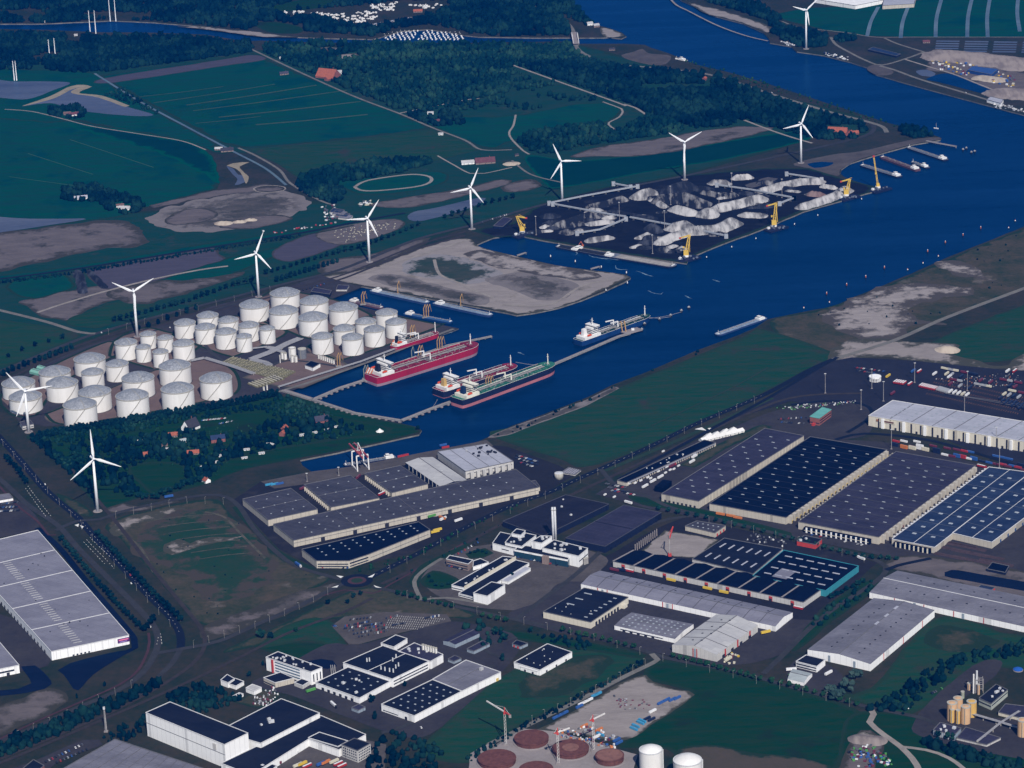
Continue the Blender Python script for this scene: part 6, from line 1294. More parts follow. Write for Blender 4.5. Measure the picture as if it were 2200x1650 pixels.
H=hall('red brick gate building with teal roof inside the loop road',[(1740,895),(1760,899),(1786,880),(1767,875)],16,Wbrick,Rteal,'gate_building','building',trim=Rteal);band(H,0,3,4.5,M_win);band(H,1,3,4.5,M_win);band(H,1,7,8.5,M_win);onwall(H,0,1,4,0,4,Mred,'porch',out=.5,deep=5)
H=hall('low blue grey rail shed at the far right of the terminal',[(2030,845),(2200,875),(2330,895),(2330,890)],3,Wnavy,Rnavy,'rail_shed','shed')
t=thing('ring_tower','round white ring of columns in the trailer terminal','tower',P(1880,818));p=t.location
part(t,'base',MB().cone((p.x,p.y,.3),9,9,1.2,32),M_conc)
for k in range(24):part(t,'column',MB().box((p.x+9*math.cos(k*.2618),p.y+9*math.sin(k*.2618),.3),1.0,1.0,7,k*.2618),Wwhite)
part(t,'ring_beam',MB().lathe((p.x,p.y,0),[(8.4,6),(9.8,6),(9.8,8),(8.4,8)],32),Wwhite)
G3='white factory blocks'
def blk(lb,pts,hp,wall=Wwhite,roof=Rblack,**k):return hall(lb,pts,hp,wall,roof,'factory_building','factory',G3,trim=k.pop('trim',MtrimW),**k)
H=hall('large black flat roofed hall behind the white factory',[(1167,1152),(1308,1083),(1215,1063),(1080,1120)],12,Wnavy,roof_mat('roof_charcoal',(.026,.027,.042),(.018,.019,.032)),trim=MtrimD);units(H,3,2,Mvent)
H=hall('charcoal flat roofed hall with navy walls right of the chimney',[(1215,1156),(1300,1174),(1421,1101),(1340,1085)],14,Wnavy,Rdark,trim=MtrimD);seams(H,1,'v',Rblack,.5);onwall(H,1,10,3,0,4,Wnavy,'panel',deep=.2)
H=blk('white factory block with black roof, left end',[(1058,1167),(1108,1180),(1130,1155),(1075,1143)],15);band(H,0,5,6.2,M_win,t0=.4,t1=.7)
H=blk('white factory block with roof plant, above the left end',[(1085,1166),(1121,1174),(1152,1150),(1106,1140)],20);units(H,9,8)
H=blk('long teal glass front of the white factory',[(1105,1181),(1220,1203),(1229,1190),(1118,1170)],16,Wglass);band(H,0,H.h-2,H.h,Wwhite,'white_fascia',0,1,.3);onwall(H,0,1,9,0,H.h+.6,Wbrown,'brick_stair',.5,.7,deep=4)
H=blk('white factory block behind the glass front, right end',[(1165,1177),(1243,1195),(1263,1178),(1190,1160)],24);units(H,8,4);band(H,1,8,9.4,M_win)
H=blk('white factory tower block beside the chimney',[(1142,1163),(1164,1167),(1186,1152),(1162,1151)],30);units(H,3,6)
H=blk('white lift house on the factory roof',[(1099,1146),(1119,1150),(1129,1140),(1110,1136)],26)
t=thing('factory_chimney','tall double white steel chimney of the factory','chimney',P(1192,1172));p=t.location;hh=hpx(1192,1172,82)
for dx in(-1.7,1.7):part(t,'flue',MB().cone((p.x+dx,p.y,0),1.5,1.5,hh,14),Mvent,True)
part(t,'platform',MB().box((p.x,p.y,hh*.93),7,4,.6),M_stair);part(t,'base',MB().box((p.x,p.y,0),9,6,4),M_conc)
H=blk('brown two storey office in front of the white factory',[(959,1201),(1006,1212),(1016,1203),(966,1193)],15,Wbrown);band(H,0,2,3.4,M_win);band(H,0,5.5,7,M_win)
H=blk('low black roofed wing behind the brown office',[(1016,1218),(1050,1208),(1032,1200),(1017,1205)],8)
H=blk('long white hall with black roof and cream gable strip',[(970,1257),(997,1263),(1108,1198),(1080,1195)],9);band(H,1,1,H.h+2.5,Wcream,'cream_wall',0,1,.3);units(H,9,11,Mvent,size=(1.5,2.5),u=(.6,.9));band(H,0,2,3.2,M_win)
H=blk('low white hall with black roof next to the cream strip',[(985,1275),(1016,1283),(1137,1210),(1108,1203)],6);band(H,0,1.5,2.6,M_win)
H=blk('tall plain white box hall with black roof beside the avenue',[(1017,1274),(1047,1281),(1085,1256),(1056,1250)],19)
H=blk('small white annex at the factory lawn',[(1078,1247),(1092,1250),(1140,1221),(1128,1217)],6,roof=Rwhite)
for i in range(3):vessel(1256+i*3,1213-i,5,12,M_pipe,'grey silo at the right end of the white factory',None,'factory silos')
H=hall('small brown grey shed above the sand gap',[(1472,1130),(1536,1145),(1559,1129),(1497,1119)],10,Wtan,Rgrey);skylights(H,5,2,2,2);onwall(H,1,3,3,0,4,Mred,'red_door')
H=hall('navy roofed row of arched bays with red doors',[(1317,1206),(1726,1294),(1764,1267),(1362,1182)],12,Wgrey,Rnavy);
for k in range(9):
 u0,u1=k/9,(k+1)/9
 A,B,D_,E_2=uv(H,u0,0),uv(H,u1,0),uv(H,u1,1),uv(H,u0,1);up=Vector((0,0,2.6));Mf,Mb=(A+B)/2+up,(E_2+D_)/2+up
 part(H.t,'bay_roof',MB().add([A,Mf,Mb,E_2,B,D_],[(0,1,2,3),(1,4,5,2),(0,4,1),(3,2,5)]),Rnavy);part(H.t,'valley_gutter',MB().beam(A+Vector((0,0,.4)),E_2+Vector((0,0,.4)),2.2,.5),mat('gutter',(.24,.22,.22),None,.8,.2))
onwall(H,0,9,5,0,H.h-1.5,Mred,'red_bay',.0,1.0,out=.3);onwall(H,0,9,4,0,H.h-4.5,Mdoor,'door',.0,1.0,out=.6);skylights(H,27,3,2,1.4,v0=.1,v1=.9)if False else None
H=hall('black roofed hall with slanting white skylight strips',[(1487,1201),(1618,1233),(1682,1179),(1556,1156)],7,Wgrey,Rblack);skylights(H,6,2,2.2,16,Rwhite,.05,.95,.05,.95)
H=hall('teal walled hall with black roof and white skylights',[(1617,1237),(1774,1269),(1845,1216),(1684,1182)],13,Wteal,Rnavy,trim=Wteal);skylights(H,6,4,11,2.2,Rwhite);p=uv(H,.3,.22);part(H.t,'grey_roof_patch',MB().add([uv(H,.22,.1,.15),uv(H,.42,.1,.15),uv(H,.42,.42,.15),uv(H,.22,.42,.15)],[(0,1,2,3)]),Rmid)
H=hall('long grey barrel roofed shed with red striped walls',[(1248,1255),(1666,1346),(1703,1316),(1289,1226)],11,Wwhite,Rmid,ridge='ab',rise=4);seams(H,11,'u',mat('seam_mid',(.09,.09,.10),None,.8,.2),.6);skylights(H,13,1,2.5,2,MskyD,v0=.62,v1=.72,name='roof_vent')
for tt in(.08,.42,.74):onwall(H,0,1,1,0,H.h,Mred,'red_stripe',tt,tt+.02);onwall(H,0,1,3,0,H.h-1,Wblue,'grey_door',tt+.02,tt+.05);onwall(H,0,1,1,0,H.h,Mred,'red_stripe',tt+.05,tt+.07)
H=hall('black roofed hall with cream walls beside the avenue',[(1167,1314),(1269,1337),(1350,1283),(1255,1263)],14,Wcream,Rblack);skylights(H,1,7,5,2,u0=.7,u1=.9);skylights(H,1,3,12,2,u0=.1,u1=.35,v0=.3,v1=.95);onwall(H,1,8,4,0,5.5,Mdoor,'roller_door',.1,.75);units(H,8,21,Mvent,size=(.8,1.5),v=(.05,.4));onwall(H,1,1,8,0,5,Wcream,'porch',.75,.95,deep=4)
H=hall('pale grey roofed low shed dotted with skylights',[(1320,1344),(1450,1373),(1490,1341),(1357,1316)],9,Wwhite,RgreyL,ridge='ab',rise=2);skylights(H,9,5,2.5,2);band(H,0,2.2,3.4,M_win,t0=.1,t1=.8);onwall(H,0,5,4,0,3,Mdoor,'door',.1,.7)
H=hall('pale stepped gable shed with red stripes at the avenue',[(1444,1386),(1540,1407),(1628,1343),(1539,1320)],15,Wgrey,Rpale,ridge='ad',rise=6);seams(H,3,'v',Mtrim,.8);skylights(H,2,4,2.5,2,MskyD,.2,.6,name='roof_vent')
onwall(H,0,2,.9,0,H.h+2,Mred,'red_stripe',.43,.60);onwall(H,0,1,2.5,0,H.h+2,Wblue,'grey_panel',.48,.55);onwall(H,1,3,3,0,H.h,Mred,'red_panel');onwall(H,1,4,6,0,4,Mdoor,'door',.05,.9)
H=hall('huge grey barrel roofed shed at the right edge',[(1868,1273),(2340,1377),(2340,1310),(1928,1226)],12,Wwhite,RgreyL,ridge='ab',rise=5,trim=MtrimW);skylights(H,13,2,2.5,2,MskyD,v0=.05,v1=.95,name='roof_vent');onwall(H,0,2,3.5,0,H.h-.6,Wblue,'grey_door',.1,.55);onwall(H,0,4,.8,0,H.h,Mred,'red_stripe',.05,.6)
H=hall('grey gabled shed standing across the huge barrel shed',[(1735,1396),(1870,1427),(2008,1311),(1877,1285)],15,Wwhite,RgreyL,ridge='ad',rise=4);skylights(H,2,11,2,2.4,MskyD,name='roof_vent');skylights(H,1,3,3,10,Rwhite,.42,.58,.5,.95);onwall(H,1,3,.8,0,H.h,Mred,'red_stripe');onwall(H,0,2,3,0,H.h-1,Wblue,'grey_door',.15,.95)
for k in range(30):pass
H=hall('small white office with black roof by the willow clump',[(1710,1421),(1755,1432),(1773,1417),(1732,1407)],13,Wwhite,Rblack,'office_building','office',trim=MtrimW);band(H,0,5,6.6,M_win);band(H,0,1.5,3,M_win)
H=hall('little pale gabled shed below the small white office',[(1692,1459),(1727,1467),(1745,1447),(1703,1437)],7,Wwhite,mat('roof_palegreen',(.33,.37,.38),None,.6,.1),'shed','shed',ridge='ab',rise=2.5)
G4='silo factory blocks'
def fb(lb,pts,hp,wall=Wwhite,roof=Rblack,**k):return hall(lb,pts,hp,wall,roof,'factory_building','factory',G4,trim=k.pop('trim',MtrimW),**k)
H=fb('white four storey office block with roof plant',[(571,1412),(668,1444),(692,1434),(597,1400)],28);units(H,16,31,Mvent,size=(1.5,3),u=(.1,.8));
for z in(3,7,11,15):band(H,0,z,z+1.6,mat('window_blue',(.10,.16,.22),None,.3,.4),t0=.2,t1=.75)
onwall(H,1,3,1.5,4,14,M_win,'window');onwall(H,0,1,2.5,0,H.h,Mred,'red_stair_frame',.1,.2,deep=1)
H=fb('low black roofed wing before the office block, left',[(566,1456),(591,1467),(632,1457),(602,1444)],11,Wtan);band(H,0,1.5,3,M_win)
H=fb('low black roofed wing before the office block, right',[(632,1466),(650,1473),(665,1464),(648,1458)],8,Wgrey)
H=fb('main silo factory hall with black roof and long window front',[(737,1424),(843,1459),(921,1421),(822,1387)],18);seams(H,1,'u',MtrimW,.7)
for z in(3,7):band(H,1,z,z+1.5,M_win)
for k,(u,v)in enumerate(((.25,.3),(.27,.34),(.5,.75),(.55,.6),(.75,.5),(.77,.4),(.62,.2),(.70,.2),(.78,.22),(.84,.24))):
 p=uv(H,u,v);part(H.t,'vent_pipe',MB().cone((p.x,p.y,p.z),1.0,.8,5,10),Mvent)
H=fb('rear wing of the silo factory under the white silos',[(855,1400),(925,1421),(952,1406),(890,1381)],17,roof=Rdark);units(H,6,9)
H=fb('small white penthouse behind the silo factory',[(818,1382),(846,1390),(875,1372),(850,1364)],10);
for k in range(6):vessel(910+k*5.5,1412+k*1.5,6,26,M_white,'white silo in the row of six on the factory',None,'row of six factory silos')
H=fb('black roofed hall dotted with skylights, left of the windows',[(678,1466),(772,1500),(838,1464),(748,1433)],12);skylights(H,4,4,2.5,2);units(H,4,12,Mvent,size=(2,4));onwall(H,0,6,4,0,4,Mdoor,'dock_door',.1,.9)
H=fb('long hall, near half with black dotted roof',[(819,1513),(890,1538),(992,1485),(929,1460)],15);skylights(H,4,6,2.5,2);band(H,0,2,3,M_win,t0=.05,t1=.5);onwall(H,0,1,3.5,0,4.5,Mdoor,'door',.6,.9)
H=fb('long hall, far half with plain grey roof',[(929,1459.5),(992.5,1484.8),(1076,1444),(1001,1418)],15,roof=RgreyL);seams(H,1,'u',Mtrim,.5);units(H,1,2,Rpale,size=(5,6),u=(.4,.6));onwall(H,1,1,4,0,4,Myel,'yellow_gate',.85,.95)
H=hall('blue grey shed beside the car park end',[(952,1377),(978,1385),(1030,1361),(1005,1350)],8,Wblue,Rdark,'shed','shed',ridge='ad',rise=1.5)
H=hall('narrow blue grey shed in front of the other',[(1003,1394),(1018,1399),(1052,1383),(1037,1376)],7,Wblue,Rdark,'shed','shed')
H=hall('tiny blue grey hut behind the long hall',[(962,1416),(975,1421),(991,1414),(977,1408)],6,Wblue,Rdark,'hut','shed')
H=hall('small white hall with black roof beside the rough grass',[(1104,1423),(1160,1440),(1229,1401),(1176,1383)],12,Wwhite,Rblack,'small_hall','hall',trim=MtrimW);units(H,9,77,Mvent,size=(.8,1.6));onwall(H,1,3,2.5,0,3,Mdoor,'door')
H=hall('low white porch of the small white hall',[(1118,1432),(1155,1443),(1168,1436),(1130,1425)],8,Wwhite,Rblack,'porch_building','hall',trim=MtrimW);onwall(H,0,2,2.5,0,3,Mdoor,'door')
H=hall('blue and red kiosk beside the small white hall',[(1100,1383),(1118,1389),(1134,1382),(1110,1375)],6,Wblue,Rblack,'kiosk','shed');onwall(H,0,2,2.5,0,3,Mred,'red_door')
H=hall('small hut with black roof in the factory lorry yard',[(755,1520),(770,1526),(785,1519),(770,1513)],7,Wblue,Rdark,'hut','shed')
for pts,hp,lb in(([(474,1461),(490,1467),(504,1458),(488,1449)],11,'taller white house with black flat roof near the thicket'),([(489,1468),(507,1474),(524,1464),(505,1457)],8,'lower white house with black flat roof near the thicket'),([(528,1478),(546,1485),(562,1477),(542,1470)],9,'white hut with pale roof near the thicket'),([(499,1496),(508,1499),(523,1491),(514,1488)],5,'long low white hut by the pallet yard')):
 H=hall(lb,pts,hp,Wwhite,Rpale if 'hut' in lb else Rblack,'house','house',trim=MtrimW)
H=hall('tall white high bay store with black roof at the bottom',[(313,1531),(482,1600),(533,1575),(365,1508)],50,Wwhite,Rblack,'high_bay_store','warehouse',trim=MtrimW)
band(H,0,18,18.6,Mtrim,'cladding_seam',0,1);onwall(H,0,1,6,20,28,Wgrey,'grey_panel',.8,.95)
H=hall('black flat roofed depot hall behind the high bay store',[(470,1570),(560,1597),(687,1532),(604,1501)],20,Wwhite,Rblack,'depot_hall','warehouse',h=16,trim=MtrimW);units(H,6,41,Mvent,size=(2,5),u=(.4,.6),v=(.3,.6))
H=hall('lower black roofed depot wing with loading doors',[(475,1640),(540,1665),(663,1588),(728,1611),(786,1578),(689,1537)],10,Wwhite,Rblack,'depot_hall','warehouse',h=10,trim=MtrimW);onwall(H,1,8,3.5,.5,4.5,Mdoor,'dock_door',.1,.9)
H=hall('white depot office wing with black roof',[(662,1585),(726,1604),(748,1592),(686,1573)],17,Wwhite,Rblack,'depot_office','office',trim=MtrimW);band(H,0,6,7.6,M_win)
H=hall('grey depot office block with many windows',[(734,1600),(768,1613),(796,1597),(761,1586)],26,Wgrey,Rblack,'depot_office','office',trim=Mtrim)
for z in(2,5.5,9,12.5):onwall(H,0,7,1.6,z,z+1.6,M_win,'window',out=.1);onwall(H,1,7,1.6,z,z+1.6,M_win,'window',out=.1)
H=hall('grey ribbed roof building at the bottom edge',[(50,1700),(330,1800),(440,1652),(247,1588)],12,Wgrey,RgreyL,'ribbed_hall','warehouse',h=10);seams(H,9,'u',Mtrim,.4)
H=hall('red walled hut with white canopy at the bottom left corner',[(38,1660),(62,1670),(95,1645),(72,1632)],11,Wbrick,Rblack,'hut','shed')
H=hall('black roofed white block at the bottom edge of the depot',[(500,1655),(560,1672),(595,1645),(550,1630)],12,Wwhite,Rblack,'depot_office','office',trim=MtrimW);band(H,0,3,4.5,M_win);units(H,4,5)
H=hall('large white walled warehouse with grey roof at the left edge',[(110,1400),(277,1365),(81,1139),(-90,1180)],19,Wwhite,Rmid,trim=MtrimW);seams(H,4,'v',MtrimW,1.2);onwall(H,0,5,2.5,.6,2.2,M_win,'window',.25,.5)
for k in range(4):skylights(H,1,9,12,.8,Rpale,.25,.5,.02+k*.2,.02+k*.2+.17,name='roof_rib')
units(H,18,19,MskyD,size=(1,1.8));onwall(H,3,26,3.5,.5,4.5,Mdoor,'dock_door');onwall(H,0,1,16,4.5,10.5,mat('sign_purple',(.10,.03,.16),None,.6,.3),'sign_board',.87,.98,out=.3);onwall(H,0,1,13,7.8,9.4,mat('sign_pink',(.75,.20,.35),None,.6,.5),'sign_lettering',.875,.975,out=.7);onwall(H,0,1,10,5.4,6.4,mat('sign_light',(.35,.25,.55),None,.6,.5),'sign_lettering',.87,.97,out=.7)
H=hall('smaller white warehouse at the left edge below the large one',[(-70,1452),(41,1429),(-4,1376),(-120,1398)],17,Wwhite,Rmid,trim=MtrimW);onwall(H,0,1,20,5,7,M_win,'window_band',.6,.9);onwall(H,0,1,4,0,4,Mdoor,'door',.7,.85)
H=hall('small pale roofed shed in the car yard at the left edge',[(-20,1078),(28,1070),(20,1060),(-30,1066)],6,Wwhite,RgreyL,'shed','shed')
H=hall('low grey transformer hut below the leftmost turbine',[(48,916),(72,911),(64,902),(42,907)],8,Wgrey,Rgrey,'transformer_hut','building');band(H,0,2,3,M_win)
H=hall('dark office building behind the basin quay',[(668,626),(708,632),(712,624),(675,617)],8,Wnavy,Rdark,'terminal_office','office');band(H,0,1.5,2.8,M_win)
H=hall('grey shed beside the terminal office',[(722,622),(745,622),(750,613),(726,612)],4,Wgrey,Rdark,'shed','shed')
H=hall('white control house with dark roof at the process plant',[(655,784),(672,790),(688,781),(668,775)],8,Wwhite,Rnavy,'control_house','building')
for pts,lb in(([(63,798),(82,803),(90,796),(72,791)],'green roofed hut behind the western tanks, left'),([(78,790),(92,794),(98,788),(85,784)],'green roofed hut behind the western tanks, right')):hall(lb,pts,5,mat('hut_green',(.16,.36,.29),None,.7,.2),mat('hut_roof_green',(.20,.42,.34),None,.6,.2),'hut','shed',ridge='ab',rise=1.5)
H=hall('dark office by the leftmost coal crane',[(1060,485),(1080,487),(1100,470),(1082,466)],6,Wnavy,Rdark,'coal_office','office')
H=hall('bright white factory roof at the top right edge',[(1750,-2),(1838,12),(1898,0),(1820,-16)],4,Wwhite,mat('roof_bright',(.82,.82,.82),None,.5,.1),'far_factory','factory',h=9)
H=hall('tan factory block beside the bright white roof',[(1896,12),(1964,8),(1968,-8),(1900,-6)],8,Wtan,Rwhite,'far_factory','factory',h=9)
H=hall('long dark blue shed on the far canal bank',[(1865,106),(1925,120),(1935,116),(1875,101)],4,Wnavy,mat('roof_deepblue',(.02,.04,.10),None,.5,.1),'far_shed','shed')
H=hall('blue sorting hall in the rubble yard',[(2078,150),(2130,160),(2145,148),(2090,142)],7,mat('wall_blue',(.02,.06,.20),None,.6,.2),mat('roof_blue2',(.03,.08,.24),None,.6,.2),'sorting_hall','hall')
H=hall('white shed at the right end of the far bank',[(2120,214),(2150,222),(2156,214),(2128,207)],6,Wwhite,Rwhite,'far_shed','shed')
def house(x,y,L,W,h,rz,wall,roof,label,name='house',cat='house',rise=None,chim=True,group=None):
 c=P(x,y);t=thing(name,label,cat,c,rz,group);rise=rise or W*.4
 a,b=L/2,W/2
 m=MB();m.add([(-a,-b,0),(a,-b,0),(a,b,0),(-a,b,0),(-a,-b,h),(a,-b,h),(a,b,h),(-a,b,h),(-a,0,h+rise),(a,0,h+rise)],[(0,1,5,4),(1,2,6,5),(2,3,7,6),(3,0,4,7),(4,8,7),(5,6,9)]);part(t,'wall',m,wall,local=True)
 e=.5
 for s in(-1,1):part(t,'roof_slope',MB().add([(-a-e,s*(b+e),h-.3),(a+e,s*(b+e),h-.3),(a+e,0,h+rise+.1),(-a-e,0,h+rise+.1),(-a-e,s*(b+e),h-.6),(a+e,s*(b+e),h-.6)],[(0,1,2,3),(0,4,5,1)]),roof,local=True)
 part(t,'door',MB().box((0,-b-.06,0),1.2,.1,2.1),M_win,local=True)
 for k in(-.3,.3):part(t,'window',MB().box((a*2*k,-b-.06,1),1.4,.1,1.3),M_win,local=True)
 if chim:part(t,'chimney',MB().box((a*.5,b*.3,h+rise*.4),.8,.8,rise*.8),Wbrick,local=True)
 return t
house(705,165,46,34,4,-.5,Wbrick,Rred,'big orange red farm roof beside the straight farm road','farmhouse',rise=15);house(706,172,18,10,4,1.0,Wbrick,Rred,'small red gable in front of the big red farm','farmhouse');house(728,158,14,10,4,0,Wwhite,Rpale,'white barn right of the big red farm','barn','barn')
house(1800,287,40,20,5,-.35,Wbrick,Rred,'long red roofed farm on the point near the last turbine','farmhouse',rise=9);house(1826,290,18,12,4,1.1,Wbrick,Rred,'small red roofed wing beside the farm on the point','farmhouse');house(1838,288,12,9,4,.2,Wbrick,Rred,'red cottage right of the farm on the point')
house(1042,350,40,18,4,.15,Wbrown,mat('roof_maroon',(.14,.06,.07),None,.8,.2),'maroon roofed farm near the sixth turbine blade','farmhouse',rise=8);house(1005,352,26,10,4,.15,Wwhite,Rpale,'pale low barn left of the maroon farm','barn','barn')
house(1514,172,9,7,5,1,Wbrick,Rred,'small red house in the canal bank wood');house(1267,54,14,9,5,.3,Wwhite,Rpale,'white house at the lock, left one');house(1281,58,14,9,5,.3,Wbrown,Rpale,'brown house at the lock, right one')
house(410,922,24,18,5,.9,Wwhite,mat('roof_slate',(.06,.06,.075),None,.8,.2),'white gabled barn with big slate roof in the hamlet','barn','barn',rise=12);house(468,948,22,12,6,.25,Wbrick,mat('roof_blueslate',(.03,.05,.11),None,.7,.2),'brick house with blue slate roof in the hamlet')
house(691,908,22,16,6,.3,Wbrick,mat('roof_slate2',(.07,.07,.10),None,.8,.2),'stately brick house with slate roof in the hamlet',rise=6);house(611,925,12,9,5,1.2,Wbrick,Rred,'red roofed cottage behind in the hamlet');house(608,935,11,8,5,1.2,Wbrick,Rred,'bright red gabled cottage in front in the hamlet')
house(442,1035,15,9,4,-.95,Wwhite,Rred,'red roofed cottage at the lower hamlet lane');house(415,975,18,9,3,.1,Wbrown,Rred,'long brown red roofed shed in the hamlet');house(372,938,14,9,4,.1,Wbrown,Rred,'brown red roofed cottage left in the hamlet');house(350,958,13,9,3,.3,Wbrown,mat('roof_brown',(.16,.10,.09),None,.8,.2),'brown roofed cottage in the hamlet trees')
house(487,975,13,8,4,.2,Wbrick,MATS['roof_brown'],'brown roofed brick cottage right of centre in the hamlet');house(393,950,10,8,3,.4,Wwhite,MATS['roof_palegreen'],'small pale tent roofed hut in the hamlet');house(315,978,10,7,3,.2,Wbrown,Rred,'red hut at the end of the stemmed trees')
for k,(x,y,lb)in enumerate(((300,948,'white caravan left in the hamlet'),(285,948,'dark caravan hut left in the hamlet'),(330,938,'white tent left in the hamlet'),(355,966,'white hut among the hamlet trees'),(475,980,'white caravan right of centre in the hamlet'),(462,994,'white caravan low in the hamlet'),(435,1004,'pale caravan beside the hamlet lane'),(530,967,'white caravan towards the hamlet dike'),(703,925,'white caravan below the stately house'),(725,918,'white caravan right of the stately house'),(675,931,'white caravan in a row below the stately house'),(648,936,'pale caravan left of that row'),(575,955,'greenhouse near the dike, left'),(586,955,'greenhouse near the dike, right'),(562,975,'white hut at the dike bend'),(525,985,'pale roofed hut at the dike'))):
 house(x,y,9,3.5+k%3,2.4,random.uniform(0,.6),Wwhite,Rpale,lb,'caravan','caravan',.6,False)
t=thing('white_dome','small white domed tent on the dike spit','tent',P(816,927));part(t,'dome',MB().lathe((0,0,0),[(5.5,0),(4.5,1.5),(2.5,2.8),(1.2,4.2),(.4,5)],14),M_white,local=True);part(t,'skirt',MB().cone((0,0,0),6.2,5.8,.5,14),M_white,local=True)
for x,y,L,lb,rm in((155,428,14,'white farm shed left in the dark meadow trees',Rwhite),(177,427,20,'long white farm shed in the dark meadow trees',Rwhite),(268,450,22,'white pitched barn at the meadow farm',Rpale),(258,444,15,'brown barn behind the white pitched barn',MATS['roof_brown']),(158,248,22,'white fronted farm by the forked pond',MATS['roof_maroon']),(145,246,16,'brown barn of the farm by the forked pond',MATS['roof_brown']),(470,322,16,'farm cottage at the ditch crossing, left',Rpale),(488,325,26,'long dark barn at the ditch crossing',MATS['roof_slate']),(610,160,20,'dark barn with hedge in the long field',MATS['roof_slate2']),(947,290,10,'white cottage at the farm road bend',Rpale),(938,262,14,'maroon cottage in the farm wood',MATS['roof_maroon']),(925,245,13,'white shed in the farm wood',Rpale),(604,126,8,'white cottage at the top of the straight road',Rpale),(898,26,22,'red roofed house behind the camp site',Rred),(93,49,8,'white cottage on the river bank at the left',Rpale),(163,77,8,'white cottage in the dark wood clearing',Rpale),(1315,108,14,'dark hut on the lock island',MATS['roof_slate']),(1990,92,16,'farm with dark trees at the fish ponds',MATS['roof_maroon']),(1110,335,8,'dark hut by the pale path',MATS['roof_slate'])):
 house(x,y,L,L*.45,3.5,random.uniform(-.2,.4),Wwhite if 'white' in lb else Wbrown,rm,lb,'barn' if 'barn' in lb or 'shed' in lb else 'cottage','house')
for k in range(4):hall('grey farm shed %s beside the ditch by the fifth turbine'%('furthest back','second back','third back','nearest')[k],[(708+k*6,455+k*4),(732+k*6,458+k*4),(740+k*6,451+k*4),(716+k*6,447+k*4)],4,Wgrey,Rmid if k%2 else Rblue,'farm_shed','shed','farm sheds by the ditch')
VAN=MB().box((0,0,0),7,3,2.6,taper=.9).mesh('caravan',M_white)
r=random.Random(5);k=0
zones=[([(595,24),(640,24),(690,28),(740,30),(800,24),(830,26),(790,50),(740,49),(690,41),(630,34)],120),([(795,10),(855,4),(850,24),(800,22)],40),([(875,10),(960,8),(970,18),(900,18)],22)]
for zp,n in zones:
 zz=np.array(zp);c_=0
 while c_<n:
  x,y=r.uniform(zz[:,0].min(),zz[:,0].max()),r.uniform(zz[:,1].min(),zz[:,1].max())
  if inpoly(np.array([[x,y]]),zp)[0]:
   o=link('caravan',VAN,None,P(x,y),r.uniform(0,3));s=r.uniform(.7,1.3);o.scale=(s,s,s);tag(o,'tiny white caravan on the far camp site','caravan','caravans of the far camp site');c_+=1
BOAT=MB()
BOAT.add([(-5,-1.4,0),(3,-1.4,0),(5,0,.3),(3,1.4,0),(-5,1.4,0),(-5,-1.6,1.4),(3,-1.7,1.5),(6,0,1.8),(3,1.7,1.5),(-5,1.6,1.4)],[(0,1,6,5),(1,2,7,6),(2,3,8,7),(3,4,9,8),(4,0,5,9),(5,6,7,8,9)]);BOAT.box((-1,0,1.4),4,2.2,1.2,taper=.8)
BOATM=BOAT.mesh('boat',M_white)
for row_ in range(6):
 for j in range(18):
  x=822+j*9.6+row_*2+r.uniform(-1,1);y=67+row_*3.6+r.uniform(-.5,.5)
  if(row_==0 and not 860<x<930)or(row_==1 and x<838)or abs(x-908+row_*3)<5:continue
  o=link('pleasure_boat',BOATM,None,P(x,y,WL),r.uniform(1.2,1.9));tag(o,'tiny white pleasure boat in the far marina','boat','boats in the far marina')
for j in range(9):
 x,y=775+j*12,56-j*2.1;H=hall('pale greenhouse roof, number counted by its place in the row behind the marina' if False else 'narrow white roofed boat shed in the row behind the marina',[(x,y+2),(x+8,y+1),(x+14,y-3),(x+6,y-2)],2,Wwhite,Rwhite,'boat_shed','shed','boat sheds behind the marina',h=4)
t=thing('bridge','pale arched road bridge over the side canal','bridge',P(1235,86));a,b=P(1233,74,0),P(1238,98,0)
part(t,'deck',MB().beam(a+Vector((0,0,5)),b+Vector((0,0,5)),14,1.4),M_conc)
for s in(-6.5,6.5):
 mb=MB()
 for i in range(8):
  p0=a.lerp(b,i/8)+Vector((s,0,5+9*math.sin(math.pi*i/8)));p1=a.lerp(b,(i+1)/8)+Vector((s,0,5+9*math.sin(math.pi*(i+1)/8)));mb.beam(p0,p1,1.0);
  if i:mb.beam(p0,Vector((p0.x,p0.y,5)),.5)
 part(t,'arch',mb,M_white)
for u in(.05,.95):p=a.lerp(b,u);part(t,'pier',MB().box((p.x,p.y,-3),14,4,8),M_quay)
M_rust=mat('rust_steel',(0.15,0.062,0.052),(0.105,0.045,0.040),0.85,0.2,fine=1.0);M_rustL=mat('rust_plate',(0.21,0.105,0.085),(0.16,0.08,0.065),0.85,0.2)
